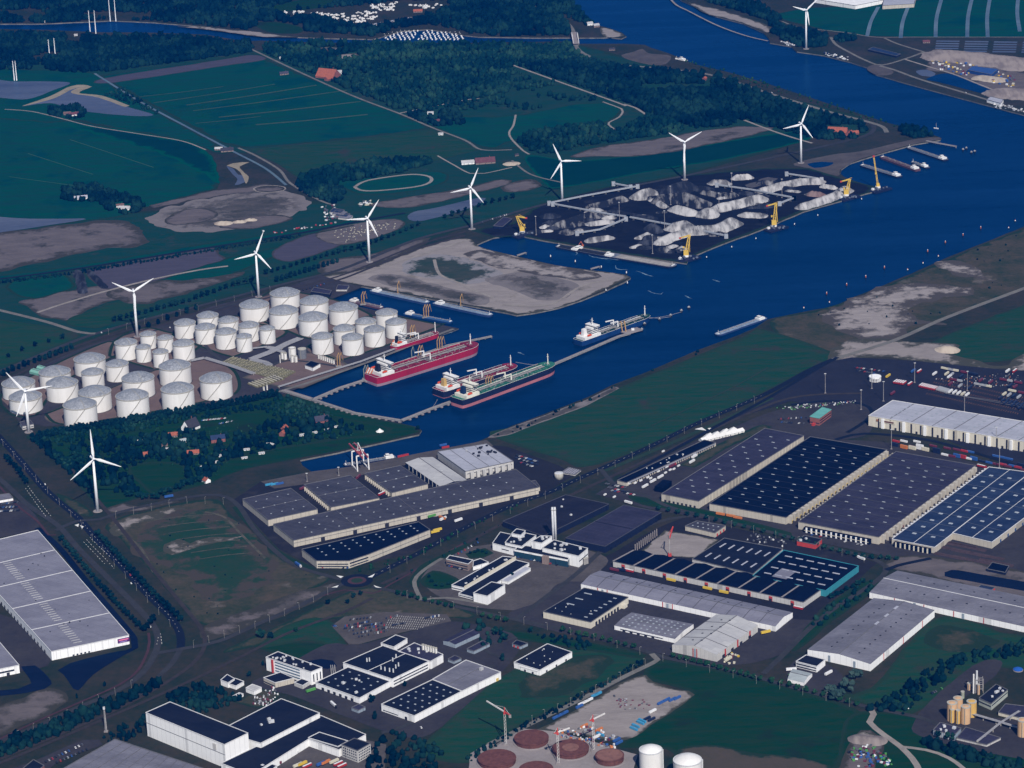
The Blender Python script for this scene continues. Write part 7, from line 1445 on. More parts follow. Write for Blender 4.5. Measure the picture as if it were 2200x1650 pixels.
def rust(cx,cy,wpx,hp,label,lid=0.0,floor=True):
 c=P(cx,cy+hp);rr=wpx*mpp(cx,cy+hp)/2;h=hpx(cx,cy+hp,hp);t=thing('unfinished_tank',label,'tank',c,0,'unfinished rust coloured tanks')
 part(t,'foundation',MB().cone((c.x,c.y,.2),rr+2.5,rr+2.2,.6,40),M_conc);part(t,'shell',MB().lathe((c.x,c.y,.5),[(rr,0),(rr,h),(rr-.4,h),(rr-.4,.3)],48),M_rust);part(t,'floor_plate',MB().cone((c.x,c.y,.6),rr-.5,rr-.5,.15 if not lid else h*.8,40),M_rustL if lid else M_rust)
 part(t,'wind_girder',MB().lathe((c.x,c.y,.5),[(rr,h-1),(rr+.8,h-1),(rr+.8,h-.4),(rr,h-.4)],48),M_rust)
 for k in range(10):part(t,'stiffener',MB().beam((c.x+(rr+.2)*math.cos(k*.63),c.y+(rr+.2)*math.sin(k*.63),.5),(c.x+(rr+.2)*math.cos(k*.63),c.y+(rr+.2)*math.sin(k*.63),h),.5),M_rust)
 if lid>0:part(t,'inner_roof',MB().cone((c.x,c.y,h*.8+.6),rr*lid,rr*lid,1.2,40),M_rustL)
rust(1142,1584,72,10,'open rust coloured tank shell, furthest back');rust(1226,1606,77,9,'rust coloured tank with raised round inner plate',.47);rust(1310,1622,60,12,'smaller rust coloured tank with flat plate roof',.95);rust(1068,1628,80,10,'rust coloured tank shell at the left of the site');rust(1152,1652,72,8,'rust coloured tank shell at the bottom edge')
def white_tank(cx,cy,wpx,hp,lb):
 c=P(cx,cy+hp);rr=wpx*mpp(cx,cy+hp)/2;h=hpx(cx,cy+hp,hp);t=thing('white_tank',lb,'storage tank',c)
 part(t,'wall',MB().cone((c.x,c.y,.2),rr,rr,h,40,False),M_white,True);part(t,'roof',MB().lathe((c.x,c.y,.2),[(rr,h),(rr*.8,h+rr*.2),(rr*.4,h+rr*.36),(.3,h+rr*.42)],40),M_white,True);part(t,'roof_rail',MB().lathe((c.x,c.y,.2),[(rr,h),(rr+.2,h),(rr+.2,h+1),(rr,h+1)],40),Mvent)
 for k in range(4):part(t,'roof_rib',MB().beam((c.x+rr*.95*math.cos(k*1.57),c.y+rr*.95*math.sin(k*1.57),h+.5),(c.x,c.y,h+rr*.42+.3),.3),Mvent)
 part(t,'ladder',MB().beam((c.x+rr+.5,c.y-1,0),(c.x+rr+.5,c.y-1,h+1),1.2,.8),Mvent)
white_tank(1399,1612,50,40,'white domed tank at the bottom edge, left one');white_tank(1478,1634,62,40,'white domed tank at the bottom edge, right one')
def tower_crane(bx,by,hp,jib,ang,label,m=None):
 c=P(bx,by);h=hpx(bx,by,hp);t=thing('tower_crane',label,'crane',c,0,'construction cranes');mw=mat('crane_white',(.62,.60,.58),None,.6,.3);mr=Mred
 mb=MB();n=10;w=1.0
 for i in range(n):
  z0,z1=h*i/n,h*(i+1)/n
  for sx,sy in((-1,-1),(1,-1),(1,1),(-1,1)):mb.beam((c.x+sx*w,c.y+sy*w,z0),(c.x+sx*w,c.y+sy*w,z1),.35)
  mb.beam((c.x-w,c.y-w,z0),(c.x+w,c.y-w,z1),.25);mb.beam((c.x+w,c.y-w,z0),(c.x+w,c.y+w,z1),.25)
 part(t,'mast',mb,mw);part(t,'base',MB().box((c.x,c.y,0),7,7,1.2),M_conc);part(t,'cab',MB().box((c.x,c.y,h-3),2.6,2.6,3.4),mr)
 d=Vector((math.cos(ang),math.sin(ang),.12));tip=Vector((c.x,c.y,h))+d*jib;tail=Vector((c.x,c.y,h))-d*jib*.3;ap=Vector((c.x,c.y,h+6))
 part(t,'jib',MB().beam((c.x,c.y,h),tip,1.2,1.5),mw);part(t,'counter_jib',MB().beam((c.x,c.y,h),tail,1.4,1.4),mr);part(t,'counterweight',MB().box((tail.x,tail.y,tail.z-3),3,3,3),M_quay);part(t,'apex',MB().beam((c.x,c.y,h),ap,1,1),mr);part(t,'tie_bars',MB().beam(ap,tip.lerp(Vector((c.x,c.y,h)),.3),.25).beam(ap,tail,.25),mw)
tower_crane(1087,1600,70,32,2.3,'slim tower crane left of the rust tanks');tower_crane(1200,1640,66,16,.4,'slim tower crane between the rust tanks at the bottom edge');tower_crane(1276,1612,66,18,.6,'slim tower crane by the building site containers')
t=thing('crawler_crane','red lattice crawler crane on the sand between the sheds','crane',P(1439,1196));p=t.location
part(t,'tracks',MB().box((p.x-2,p.y,0),1.5,8,1.6).box((p.x+2,p.y,0),1.5,8,1.6),M_black);part(t,'cab',MB().box((p.x,p.y,1.6),4.5,7,3),Mred);part(t,'mast',MB().beam((p.x,p.y,3),(p.x,p.y+1,26),1.4).beam((p.x,p.y+1,26),(p.x-2,p.y-3,34),1.2),M_pipe);part(t,'jib',MB().beam((p.x,p.y+1,26),(p.x+6,p.y+12,40),1.4).beam((p.x-2,p.y-3,34),(p.x+6,p.y+12,40),.4),Mred)
t=thing('lattice_mast','grey lattice mast beside the railway at the bottom left','mast',P(228,1572));p=t.location;h=hpx(228,1572,54)
part(t,'mast',MB().cone((p.x,p.y,0),1.6,.8,h,4),M_pipe);part(t,'base',MB().box((p.x,p.y,0),5,5,1),M_conc);part(t,'antenna',MB().box((p.x,p.y,h-4),2.4,2.4,3.5),Mvent)
M_peach=mat('peach_tank',(0.56,0.36,0.20),(0.48,0.30,0.17),0.6,0.1);M_yelt=mat('yellow_tank',(0.56,0.36,0.10),(0.48,0.30,0.09),0.6,0.1)
for x,y,w,hp,m,lb in((2045,1547,22,36,M_peach,'peach coloured tank, leftmost of the plant'),(2058,1525,21,24,M_peach,'peach coloured tank, furthest back of the plant group'),(2087,1538,22,30,M_yelt,'yellow tank at the right of the plant group'),(2074,1553,21,34,M_peach,'big peach tank at the front of the plant group'),(2045,1552,10,27,M_yelt,'slim yellow tank in front, left'),(2058,1554,10,27,M_yelt,'slim yellow tank in front, right'),(2197,1580,24,32,M_peach,'peach tank at the right edge of the picture'),(2082,1482,9,13,M_peach,'small peach column behind the plant'),(2102,1492,6,20,M_peach,'small peach vessel beside the plant frame'),(2068,1500,8,13,mat('tank_green',(.30,.33,.25),None,.6,.1),'small greenish tank behind the peach tanks')):
 vessel(x,y,w,hp,m,lb,None,'plant tanks')
H=hall('low pale green plant building with flat roof',[(2103,1500),(2130,1512),(2165,1482),(2140,1470)],14,mat('wall_palegreen',(.40,.43,.38),None,.7,.1),Rblack,'plant_building','building');band(H,0,4,5.5,M_win);band(H,1,5,6.4,M_win);units(H,6,33)
H=hall('blue grey plant building with scaffolded front',[(2005,1568),(2050,1580),(2065,1564),(2020,1552)],12,Wblue,Rdark,'plant_building','building');units(H,5,13);onwall(H,0,10,.5,0,H.h,Mvent,'scaffold_post')
H=hall('long low plant hall with charcoal roof',[(2055,1585),(2120,1600),(2150,1585),(2075,1562)],5,Wgrey,Rdark,'plant_building','building');H=hall('low plant hall at the right edge',[(2145,1530),(2230,1552),(2230,1520),(2160,1512)],7,Wcream,Rdark,'plant_building','building')
t=thing('process_unit','grey steel process frame with columns at the chemical plant','steel frame',P(2095,1490));p=t.location;mb=MB()
for i in range(3):
 for j in range(2):mb.beam((p.x+i*5,p.y+j*6,0),(p.x+i*5,p.y+j*6,20),.6)
for z in(6,12,18):
 mb.beam((p.x,p.y,z),(p.x+10,p.y,z),.6);mb.beam((p.x,p.y+6,z),(p.x+10,p.y+6,z),.6)
part(t,'frame',mb,M_pipe);part(t,'column',MB().cone((p.x+2,p.y+2,0),1.5,1.3,30,12),Mvent);part(t,'vent_stack',MB().cone((p.x-2,p.y+1,0),1.0,1.0,26,10),M_white)
rack([(2085,1540),(2140,1556),(2200,1575),(2240,1586)],4,'brown pipe bridge from the plant tanks',5);rack([(2100,1600),(2150,1560),(2190,1535)],3,'pipe bridge crossing the plant yard',5)
t=thing('blue_tank','bright blue round cover at the right edge of the plant','tank',P(2187,1440));part(t,'cover',MB().lathe((0,0,0),[(6,0),(6,2),(4,3),(.3,3.6)],20),mat('cover_blue',(.02,.10,.40),None,.5,.2),local=True);part(t,'rim',MB().lathe((0,0,0),[(6,0),(6.6,0),(6.6,1),(6,1)],20),M_conc,local=True)
# ================================================================== coal yard
def heap_mat(name,lo,hi,at=.5):
 m=bpy.data.materials.new(name);t=nt(m);n=t.nodes;l=t.links
 out=n.new('ShaderNodeOutputMaterial');b=n.new('ShaderNodeBsdfPrincipled');l.new(b.outputs[0],out.inputs[0]);b.inputs['Roughness'].default_value=.95;b.inputs['Specular IOR Level'].default_value=.1
 g=n.new('ShaderNodeNewGeometry');mp=n.new('ShaderNodeMapping');mp.inputs['Rotation'].default_value=(0,0,.35);mp.inputs['Scale'].default_value=(1,.28,.28);l.new(g.outputs['Position'],mp.inputs[0])
 ns=n.new('ShaderNodeTexNoise');ns.inputs['Scale'].default_value=.09;ns.inputs['Detail'].default_value=6;ns.inputs['Roughness'].default_value=.6;l.new(mp.outputs[0],ns.inputs['Vector'])
 n2=n.new('ShaderNodeTexNoise');n2.inputs['Scale'].default_value=.02;n2.inputs['Detail'].default_value=4;l.new(g.outputs['Position'],n2.inputs['Vector'])
 ad=n.new('ShaderNodeMath');ad.operation='MULTIPLY_ADD';ad.inputs[1].default_value=.6;l.new(n2.outputs['Fac'],ad.inputs[0]);l.new(ns.outputs['Fac'],ad.inputs[2])
 r=n.new('ShaderNodeValToRGB');e=r.color_ramp.elements;e[0].position=at+.20;e[0].color=(*lo,1);e[1].position=at+.42;e[1].color=(*hi,1);l.new(ad.outputs[0],r.inputs[0]);l.new(r.outputs[0],b.inputs['Base Color'])
 MATS[name]=m;return m
Hpale=heap_mat('dusty_coal',(0.085,0.085,0.09),(0.40,0.39,0.385),.47);Hmid=heap_mat('grey_coal',(0.010,0.012,0.018),(0.24,0.235,0.235),.58);Hdark=heap_mat('black_coal',(0.010,0.012,0.018),(0.05,0.055,0.07),.55);Hbrown=heap_mat('brown_ore',(0.10,0.06,0.06),(0.20,0.14,0.13),.5)
def heap(pix,h,w,m,label,name='coal_heap',group='coal heaps',seed=1):
 q=np.array(densify([G(*p)for p in pix],5,False));lo,hi=q.min(0)-w*1.15,q.max(0)+w*1.15;s=max(2.0,w/12)
 xs=np.arange(lo[0],hi[0],s);ys=np.arange(lo[1],hi[1],s);X,Y=np.meshgrid(xs,ys);pts=np.stack([X.ravel(),Y.ravel()],1)
 d=np.min(np.hypot(pts[:,None,0]-q[None,:,0],pts[:,None,1]-q[None,:,1]),1)
 nz=np.array([noise.noise((x*.05,y*.05,seed*2.7))+.22*noise.noise((x*.16,y*.16,seed*5.1))for x,y in pts])
 nr=np.array([noise.noise((x*.03,y*.03,seed+11.0))for x,y in pts])
 z=h*(1-d/(w*(1+.14*nz)))*(1+.25*nr);z=np.where(z>h*.7,h*.7+(z-h*.7)*.6,z)+nz*h*.05
 Z=z.reshape(X.shape);ny,nx=Z.shape;idx=-np.ones(Z.shape,int);v=[];f=[]
 ok=Z>-s*.6
 c=P(*pix[0])
 for j in range(ny):
  for i in range(nx):
   if ok[j,i]:idx[j,i]=len(v);v.append((X[j,i]-c.x,Y[j,i]-c.y,max(Z[j,i],-.3)+.15))
 for j in range(ny-1):
  for i in range(nx-1):
   k=(idx[j,i],idx[j,i+1],idx[j+1,i+1],idx[j+1,i])
   if min(k)>=0:f.append(k)
 me=bpy.data.meshes.new(name);me.from_pydata(v,[],f);me.materials.append(m);me.polygons.foreach_set('use_smooth',[True]*len(f))
 o=link(name,me,None,c);tag(o,label,'heap',group);return o
for k,(pp,h,w,m,lb)in enumerate((([(1375,425),(1395,418)],18,24,Hpale,'pale coal heap left of the black mound behind'),([(1425,432),(1470,428),(1500,440)],17,30,Hmid,'dark streaked broad heap right of the black mound'),([(1440,415),(1470,405)],20,34,Hdark,'black mound at the foot of the middle turbine'),([(1455,452),(1485,460)],13,22,Hpale,'pale round heap in the centre of the yard'),([(1418,438),(1428,446)],8,11,Hpale,'small pale heap in the centre left'),([(1520,462)],17,30,Hpale,'smooth grey cone right of centre'),([(1450,492),(1470,488),(1490,500)],17,24,Hpale,'pale twin peaked heap beside the long conveyor'),([(1500,498),(1540,496),(1570,482)],16,26,Hpale,'long pale ridge along the front conveyor'),([(1545,450),(1590,440),(1630,430)],14,24,Hpale,'long pale ridge right of centre'),([(1605,463),(1630,464)],8,20,Hpale,'low tan heap near the right hand quay'),([(1515,415),(1560,424),(1575,420)],8,15,Hmid,'thin streaked ridge behind the long ridge'),([(1535,395),(1558,396)],11,16,Hpale,'pale heap at the back, left of the dark plot'),([(1585,384),(1605,383)],11,16,Hpale,'pale conical heap furthest back'),([(1640,412),(1680,400),(1720,393),(1755,392)],11,20,Hpale,'longest pale ridge at the back right'),([(1770,402),(1790,405)],8,11,Hpale,'small pale heap at the right corner'),([(1725,446),(1770,432),(1800,420),(1815,410)],11,20,Hpale,'pale ridge along the right hand quay edge'),([(1745,418),(1760,420)],10,16,Hbrown,'reddish brown heap at the right'),([(1270,448),(1300,440),(1335,430)],11,18,Hmid,'streaked ridge at the back left'),([(1270,455),(1285,456)],10,17,Hpale,'grey heap in front of the back left ridge'),([(1200,488),(1230,476),(1265,465),(1275,468)],12,17,Hmid,'streaked long ridge at the left'),([(1270,482),(1305,478)],7,17,Hpale,'flat grey heap left of the short conveyor'),([(1245,496)],7,14,Hpale,'small round heap at the left'),([(1165,498),(1180,497)],4,9,Hpale,'tiny grey heap by the left crane'),([(1270,518),(1305,512)],8,16,Hpale,'low grey heap behind the coal barge'),([(1400,490),(1410,497)],12,18,Hdark,'dark cone at the head of the front ridge'),([(1420,522),(1445,512),(1480,500)],13,20,Hpale,'bright streaked ridge behind the front crane'),([(1375,512),(1390,505)],7,12,Hpale,'small pale heap left of the front ridge'),([(1360,532),(1372,528)],4,9,Hpale,'pale sliver heap behind the sand barge'),([(1465,536)],8,12,Hpale,'round pale heap beside the front crane'),([(1320,455),(1350,462),(1400,470)],5,16,Hdark,'low black heap in the middle of the yard'),([(1600,415),(1640,422)],5,14,Hdark,'low black heap right of the back conveyor'))):
 heap(pp,h*.95,w*.86,m,lb,seed=k+1)
rh=random.Random(3)
QUAD=[([(1150,470),(1300,440),(1340,480),(1240,515),(1140,500)],13,'left part'),([(1340,430),(1440,400),(1540,405),(1560,440),(1400,480)],12,'back middle'),([(1380,500),(1500,505),(1560,500),(1480,545),(1380,535)],9,'front corner'),([(1560,400),(1700,375),(1800,395),(1700,440),(1600,455)],12,'right part')]
for zp,n,lb in QUAD:
 zz=np.array(zp);k=0
 while k<n:
  x,y=rh.uniform(zz[:,0].min(),zz[:,0].max()),rh.uniform(zz[:,1].min(),zz[:,1].max())
  if not inpoly(np.array([[x,y]]),zp)[0]:continue
  m_=rh.choice((Hdark,Hmid,Hdark,Hmid,Hpale));w_=rh.uniform(7,17);nm_={Hdark.name:'low black',Hmid.name:'small streaked',Hpale.name:'small pale'}[m_.name]
  heap([(x-rh.uniform(0,10),y+rh.uniform(-2,2)),(x+rh.uniform(0,10),y)],w_*rh.uniform(.35,.55),w_,m_,nm_+' heap between the big heaps, %s of the coal yard'%lb,group='lesser coal heaps',seed=60+k);k+=1
patch('stock_plot',[(1628,388),(1650,381),(1672,384),(1652,393)],mat('plot_dust',(.10,.095,.10),(.07,.07,.08),.95,.05),6,1,fill=False,label='flat grey plot in the coal yard, back one');patch('stock_plot',[(1600,398),(1625,391),(1642,395),(1615,404)],MATS['plot_dust'],6,1,fill=False,label='flat grey plot in the coal yard, front one')
for pp,lb in(([(330,620),(316,590),(304,583)],'x'),):pass
for pp,h,w,m,lb in(([(178,628),(172,600),(166,585)],6,9,Hdark,'long black heap on the green plot, left one'),([(225,618),(205,597),(192,583)],5,7,Hdark,'long black heap beside the purple plot, right one')):heap(pp,h,w,m,lb,'earth_heap','long black heaps')
for x,y,w,h,lb in((480,480,14,5,'brown heap in the dug ground, left'),(515,477,10,4,'pale block heap in the dug ground, middle'),(540,473,9,4,'pale block heap in the dug ground, right'),(2035,752,18,7,'sandy cone beside the terminal tracks'),(1100,352,14,3,'pale heap near the seventh turbine')):heap([(x-4,y),(x+4,y)],h,w,heap_mat('sand_heap_'+str(x),(.30,.24,.19),(.42,.36,.29),.45),lb,'sand_heap','sand heaps')
heap([(2030,120),(2110,128),(2170,135),(2190,140)],14,55,heap_mat('rubble',(.16,.135,.13),(.24,.205,.19),.45),'huge grey rubble mound beyond the canal','rubble_mound','rubble mounds');heap([(2110,168),(2140,172)],8,25,heap_mat('sand_pile2',(.30,.25,.2),(.38,.33,.27),.45),'sand pile beyond the canal','sand_heap','sand heaps');heap([(2160,200),(2220,205)],12,45,MATS['rubble'],'second grey rubble mound at the right edge','rubble_mound','rubble mounds');heap([(1845,1588),(1880,1592)],5,14,MATS['rubble'],'grey rubble heap at the junk yard','rubble_mound','rubble mounds')
M_conv=mat('conveyor_grey',(0.34,0.36,0.39),(0.25,0.27,0.30),0.6,0.2)
def conveyor(pix,label,z=5.0,w=3.4):
 a=P(*pix[0]);t=thing('conveyor',label,'conveyor',a,0,'coal conveyors')
 for p_,q_ in zip(pix,pix[1:]):
  p,q=P(*p_),P(*q_);part(t,'gallery',MB().beam(p+Vector((0,0,z)),q+Vector((0,0,z)),w,2.4),M_conv);n=max(2,int((q-p).length/25));mb=MB()
  for k in range(n):s=p.lerp(q,(k+.5)/n);mb.beam(s+Vector((-w*.4,0,0)),s+Vector((0,0,z)),.6);mb.beam(s+Vector((w*.4,0,0)),s+Vector((0,0,z)),.6)
  part(t,'trestle',mb,M_stair)
 for p_ in(pix[0],pix[-1]):p=P(*p_);part(t,'transfer_house',MB().box((p.x,p.y,0),7,7,z+3),M_conv)
conveyor([(1180,441),(1260,425),(1370,405)],'long conveyor along the back of the coal yard');conveyor([(1188,443),(1308,465),(1350,471)],'conveyor from the back left corner to the middle');conveyor([(1350,471),(1420,484),(1500,499),(1560,512)],'conveyor from the middle to the front corner');conveyor([(1345,475),(1290,498),(1240,506)],'short conveyor branching left from the middle');conveyor([(1540,402),(1612,412),(1706,430)],'conveyor across the right half of the yard');conveyor([(1318,399),(1355,406)],'short conveyor stub behind the yard');conveyor([(1706,430),(1675,442)],'short conveyor down to the third crane');conveyor([(1690,378),(1730,384),(1765,390)],'low conveyor at the back right of the yard')
def mast(x,y,hp,label,group,name='light_mast',m=None):
 p=P(x,y);h=hpx(x,y,hp);t=thing(name,label,'light mast',p,0,group);part(t,'pole',MB().cone((0,0,0),.55,.35,h,8),m or M_pipe,local=True);part(t,'lamp_head',MB().box((0,0,h-.3),3.2,1.2,.8),Mvent,local=True);part(t,'footing',MB().box((0,0,0),3,3,.8),M_conc,local=True)
for x,y,lb in((1152,505,'light mast beside the left crane pontoon'),(1331,475,'light mast at the conveyor crossing'),(1441,440,'light mast behind the centre heap'),(1428,493,'light mast at the long conveyor'),(1545,455,'light mast right of the grey cone'),(1572,412,'light mast at the back conveyor'),(1402,545,'light mast behind the sand barge'),(1680,425,'light mast at the right conveyor')):mast(x,y,40,lb,'coal yard light masts')
M_cy=mat('crane_yellow',(0.62,0.42,0.07),(0.50,0.33,0.06),0.55,0.2)
def fcrane(bx,by,tx,ty,label,pontoon=True,slim=False,side=-1,head=True):
 p=P(bx,by,0);hp=by-ty;h=hpx(bx,by,hp);t=thing('harbour_crane',label,'crane',p,0,'yellow coal cranes');top=Vector((p.x+(tx-bx)*mpp(bx,by),p.y+2,h))
 if pontoon:
  rz=math.radians(38);part(t,'pontoon',MB().box((p.x+3,p.y-12,WL-1),46,20,4.2,rz),M_navy);mb=MB();r=random.Random(int(bx))
  for k in range(9):mb.box((p.x+3+r.uniform(-16,16),p.y-12+r.uniform(-9,9),1.6),r.uniform(1.5,4),r.uniform(1.5,4),r.uniform(1,3.5),rz)
  part(t,'deck_gear',mb,M_bargegrey);part(t,'deck_cabin',MB().box((p.x-12,p.y-18,1.7),5,4,3.5,rz),M_house)
 part(t,'turntable',MB().cone((p.x,p.y,0),5.5,5,4,16),M_house);
 w=1.2 if slim else 2.6;d=top-p;mb=MB();n=6
 side_v=Vector((1,0,0))*w
 for s in(-1,1):mb.beam(p+Vector((0,0,5))+side_v*s,top+side_v*s*.6,.9 if slim else 1.4,1.2)
 for k in range(n):
  a,b=k/n,(k+1)/n;mb.beam((p+Vector((0,0,5))).lerp(top,a)-side_v*(1-.4*a),(p+Vector((0,0,5))).lerp(top,b)+side_v*(1-.4*b),.5);mb.beam((p+Vector((0,0,5))).lerp(top,b)-side_v,(p+Vector((0,0,5))).lerp(top,b)+side_v,.6)
 part(t,'tower_boom',mb,M_cy)
 part(t,'machine_house',MB().box((p.x,p.y+1,4),9 if not slim else 6,8,8 if not slim else 5),M_cy);part(t,'cab',MB().box((p.x+side*4.5,p.y-3,h*.45),3,3,3),M_cy)
 if head and not slim:
  tip=top+Vector((side*17,-3,-3));part(t,'jib',MB().beam(top,tip,1.8,2.0).beam(top+Vector((4,0,3)),tip,.6),M_cy);part(t,'jib_head',MB().box((tip.x,tip.y,tip.z-1.5),4,2,2.5),Mred);part(t,'back_stay',MB().beam(top,p+Vector((7,3,8)),.9),M_cy)
  part(t,'grab',MB().beam(tip,tip-Vector((0,0,8)),.3).box((tip.x,tip.y,tip.z-11),4,3,3),M_black)
 elif slim:part(t,'jib_head',MB().box((top.x,top.y,top.z-2),4,3,3),Mred)
fcrane(1122,500,1112,465,'yellow crane on a pontoon at the left end of the coal yard',True,False,1);fcrane(1474,552,1482,507,'yellow crane at the front corner of the coal yard');fcrane(1663,487,1668,438,'yellow crane on a pontoon, middle of the right hand quay');fcrane(1818,421,1826,386,'yellow crane on a pontoon, upper right quay');fcrane(1886,404,1877,336,'tall slim yellow crane on a pontoon at the far end',True,True)
t=thing('excavator','orange excavator behind the coal barge','excavator',P(1252,530));part(t,'tracks',MB().box((0,0,0),6,4,1.2),M_black,local=True);part(t,'cab',MB().box((0,0,1.2),4,3.4,2.6),M_or,local=True);part(t,'boom',MB().beam((1,0,2.5),(-3,1,10),1.0).beam((-3,1,10),(-7,1,4),.9),M_or,local=True)
for pp,lb in(([(1112,568),(1130,562)],'short white pier on the back of the spit, left'),([(1270,597),(1288,592)],'short white pier on the back of the spit, right')):
 jetty([(x,y-14 if False else y-18)for x,y in pp]if False else[(pp[0][0],pp[0][1]-20),(pp[1][0],pp[1][1]-20)],4,lb,None,False,1.5,'pier')
t=thing('gantry_crane','red and white container gantry crane over the small quay','crane',P(775,1005));p=t.location;rz=math.atan2(P(900,975).y-P(672,1014).y,P(900,975).x-P(672,1014).x);e=Vector((math.cos(rz),math.sin(rz),0));n_=Vector((-e.y,e.x,0));Z=Vector((0,0,1));mw=M_white
for s in(-1,1):
 for q in(-1,1):part(t,'leg',MB().beam(p+e*s*9+n_*q*13,p+e*s*9+n_*q*11+Z*24,1.7),mw)
 part(t,'sill_beam',MB().beam(p+e*s*9-n_*13+Z*1.5,p+e*s*9+n_*13+Z*1.5,1.6),mw)
for q in(-1,1):part(t,'cross_beam',MB().beam(p-e*9+n_*q*11+Z*24,p+e*9+n_*q*11+Z*24,1.6),mw)
for s in(-1,1):part(t,'girder',MB().beam(p+e*s*4-n_*26+Z*25.5,p+e*s*4+n_*40+Z*25.5,1.8,2.4),mat('crane_red',(.34,.07,.08),None,.6,.2))
part(t,'apex_frame',MB().beam(p+n_*11+Z*24,p+n_*6+Z*38,1.4).beam(p+n_*6+Z*38,p+n_*36+Z*26,.7).beam(p+n_*6+Z*38,p-n_*20+Z*26,.7),mw);part(t,'trolley',MB().box(p+n_*4+Z*22,8,6,3),MATS['crane_red'])
# ================================================================== vehicles and small things
def multi(name,*pairs):
 vs,fs,mi=[],[],[]
 ms=[]
 for mb,m in pairs:
  k=len(vs);vs+=mb.v;fs+=[tuple(i+k for i in f)for f in mb.f];mi+=[len(ms)]*len(mb.f);ms.append(m)
 me=bpy.data.meshes.new(name);me.from_pydata(vs,[],fs)
 for m in ms:me.materials.append(m)
 me.polygons.foreach_set('material_index',mi);me.update();return me
PAINT={'white':(.75,.75,.75),'black':(.012,.013,.018),'navy':(.015,.025,.07),'red':(.38,.03,.03),'silver':(.38,.39,.41),'blue':(.03,.10,.32),'grey':(.12,.125,.14),'green':(.08,.28,.06),'yellow':(.65,.45,.05),'orange':(.55,.18,.05),'maroon':(.16,.03,.05),'cyan':(.05,.28,.48),'cream':(.62,.58,.45)}
PM={k:mat('paint_'+k,c,None,.35,.5,spec=.5)for k,c in PAINT.items()};M_tyre=mat('tyre',(.015,.015,.017),None,.9,.5)
def car_mesh(c):
 b=MB().box((0,0,.35),4.5,1.85,.75,taper=.97);g=MB().box((-.2,0,1.1),2.6,1.6,.55,taper=.8);r=MB().box((-.2,0,1.62),2.0,1.35,.08);w=MB()
 for x in(-1.4,1.4):
  for y in(-.85,.85):w.tube((x,y-.12,.33),(x,y+.12,.33),.33,.33,8)
 return multi('car',(b,PM[c]),(g,M_win),(r,PM[c]),(w,M_tyre))
CARS={k:car_mesh(k)for k in('white','black','navy','red','silver','blue','grey','green')}
VANS=multi('van',(MB().box((0,0,.4),5.6,2.0,2.0,taper=.95),PM['white']),(MB().box((2.2,0,1.5),1.3,1.92,.6),M_win),(MB().box((0,0,0),4.6,1.8,.45),M_tyre))
def car(x,y,rz,c,label,group):
 o=link('car',CARS[c],None,P(x,y)+Vector((0,0,LV*10)),rz);tag(o,label,'car',group);return o
def van(x,y,rz,label,group='parked white vans'):o=link('van',VANS,None,P(x,y)+Vector((0,0,LV*10)),rz);tag(o,label,'van',group);return o
def heading(a,b):d=P(*b)-P(*a);return math.atan2(d.y,d.x)
rc=random.Random(11);MIX=['black','navy','black','navy','grey','silver','white','red','blue','grey']
def cars(a,b,n,where,group,mix=MIX,turn=0.0,skip=.15):
 rz=heading(a,b)+turn
 for k in range(n):
  if rc.random()<skip:continue
  t=(k+.5)/n;c=rc.choice(mix);car(a[0]+(b[0]-a[0])*t,a[1]+(b[1]-a[1])*t,rz+rc.uniform(-.03,.03),c,'%s car %s'%(c,where),group)
for a,b,n in(((740,1347),(798,1336),15),((738,1352),(822,1340),20),((748,1358),(828,1344),18),((758,1364),(832,1350),18),((768,1370),(836,1356),10),((828,1330),(856,1324),6),((842,1345),(872,1340),7),((712,1342),(728,1352),5),((742,1334),(800,1328),8),((912,1330),(945,1324),8)):
 cars(a,b,n,'among the rows in the silo factory car park','cars in the silo factory car park',turn=1.2)
cars((960,1216),(1000,1226),9,'in front of the brown office','cars at the brown office',turn=1.3,skip=.4);cars((1030,1165),(960,1205),10,'along the fence of the white factory','cars along the white factory fence',turn=.9);cars((1105,1196),(1200,1216),14,'before the teal glass front','cars before the glass front',turn=1.3,skip=.3)
cars((1105,978),(1160,995),16,'on the store car park beside the meadow','cars on the store car park',turn=1.2);cars((1108,985),(1155,1000),14,'on the store car park beside the meadow','cars on the store car park',turn=1.2);cars((1112,993),(1145,1004),10,'on the store car park beside the meadow','cars on the store car park',turn=1.2)
cars((1300,1040),(1345,1050),9,'at the end of the cross dock','cars at the cross dock',turn=1.2);cars((1305,1048),(1350,1060),9,'at the end of the cross dock','cars at the cross dock',turn=1.2);cars((1312,1055),(1365,1065),8,'at the end of the cross dock','cars at the cross dock',turn=1.2)
cars((1740,1150),(1865,1175),14,'before the white office strip','cars before the office strip',turn=1.3,skip=.4);cars((1670,902),(1735,898),12,'left of the red gate building','cars by the gate building',turn=1.3);cars((1672,908),(1735,912),12,'left of the red gate building','cars by the gate building',turn=1.3);cars((1760,872),(1845,862),16,'along the loop road','cars along the loop road',turn=1.3)
cars((-5,1085),(40,1080),12,'in the car yard at the left edge','cars in the left car yard',turn=1.2);cars((-5,1092),(38,1090),12,'in the car yard at the left edge','cars in the left car yard',turn=1.2);cars((0,1100),(42,1098),12,'in the car yard at the left edge','cars in the left car yard',turn=1.2);cars((95,1640),(180,1600),12,'on the parking strip at the bottom left','cars on the bottom left strip',turn=1.2);cars((110,1645),(190,1610),10,'on the parking strip at the bottom left','cars on the bottom left strip',turn=1.2)
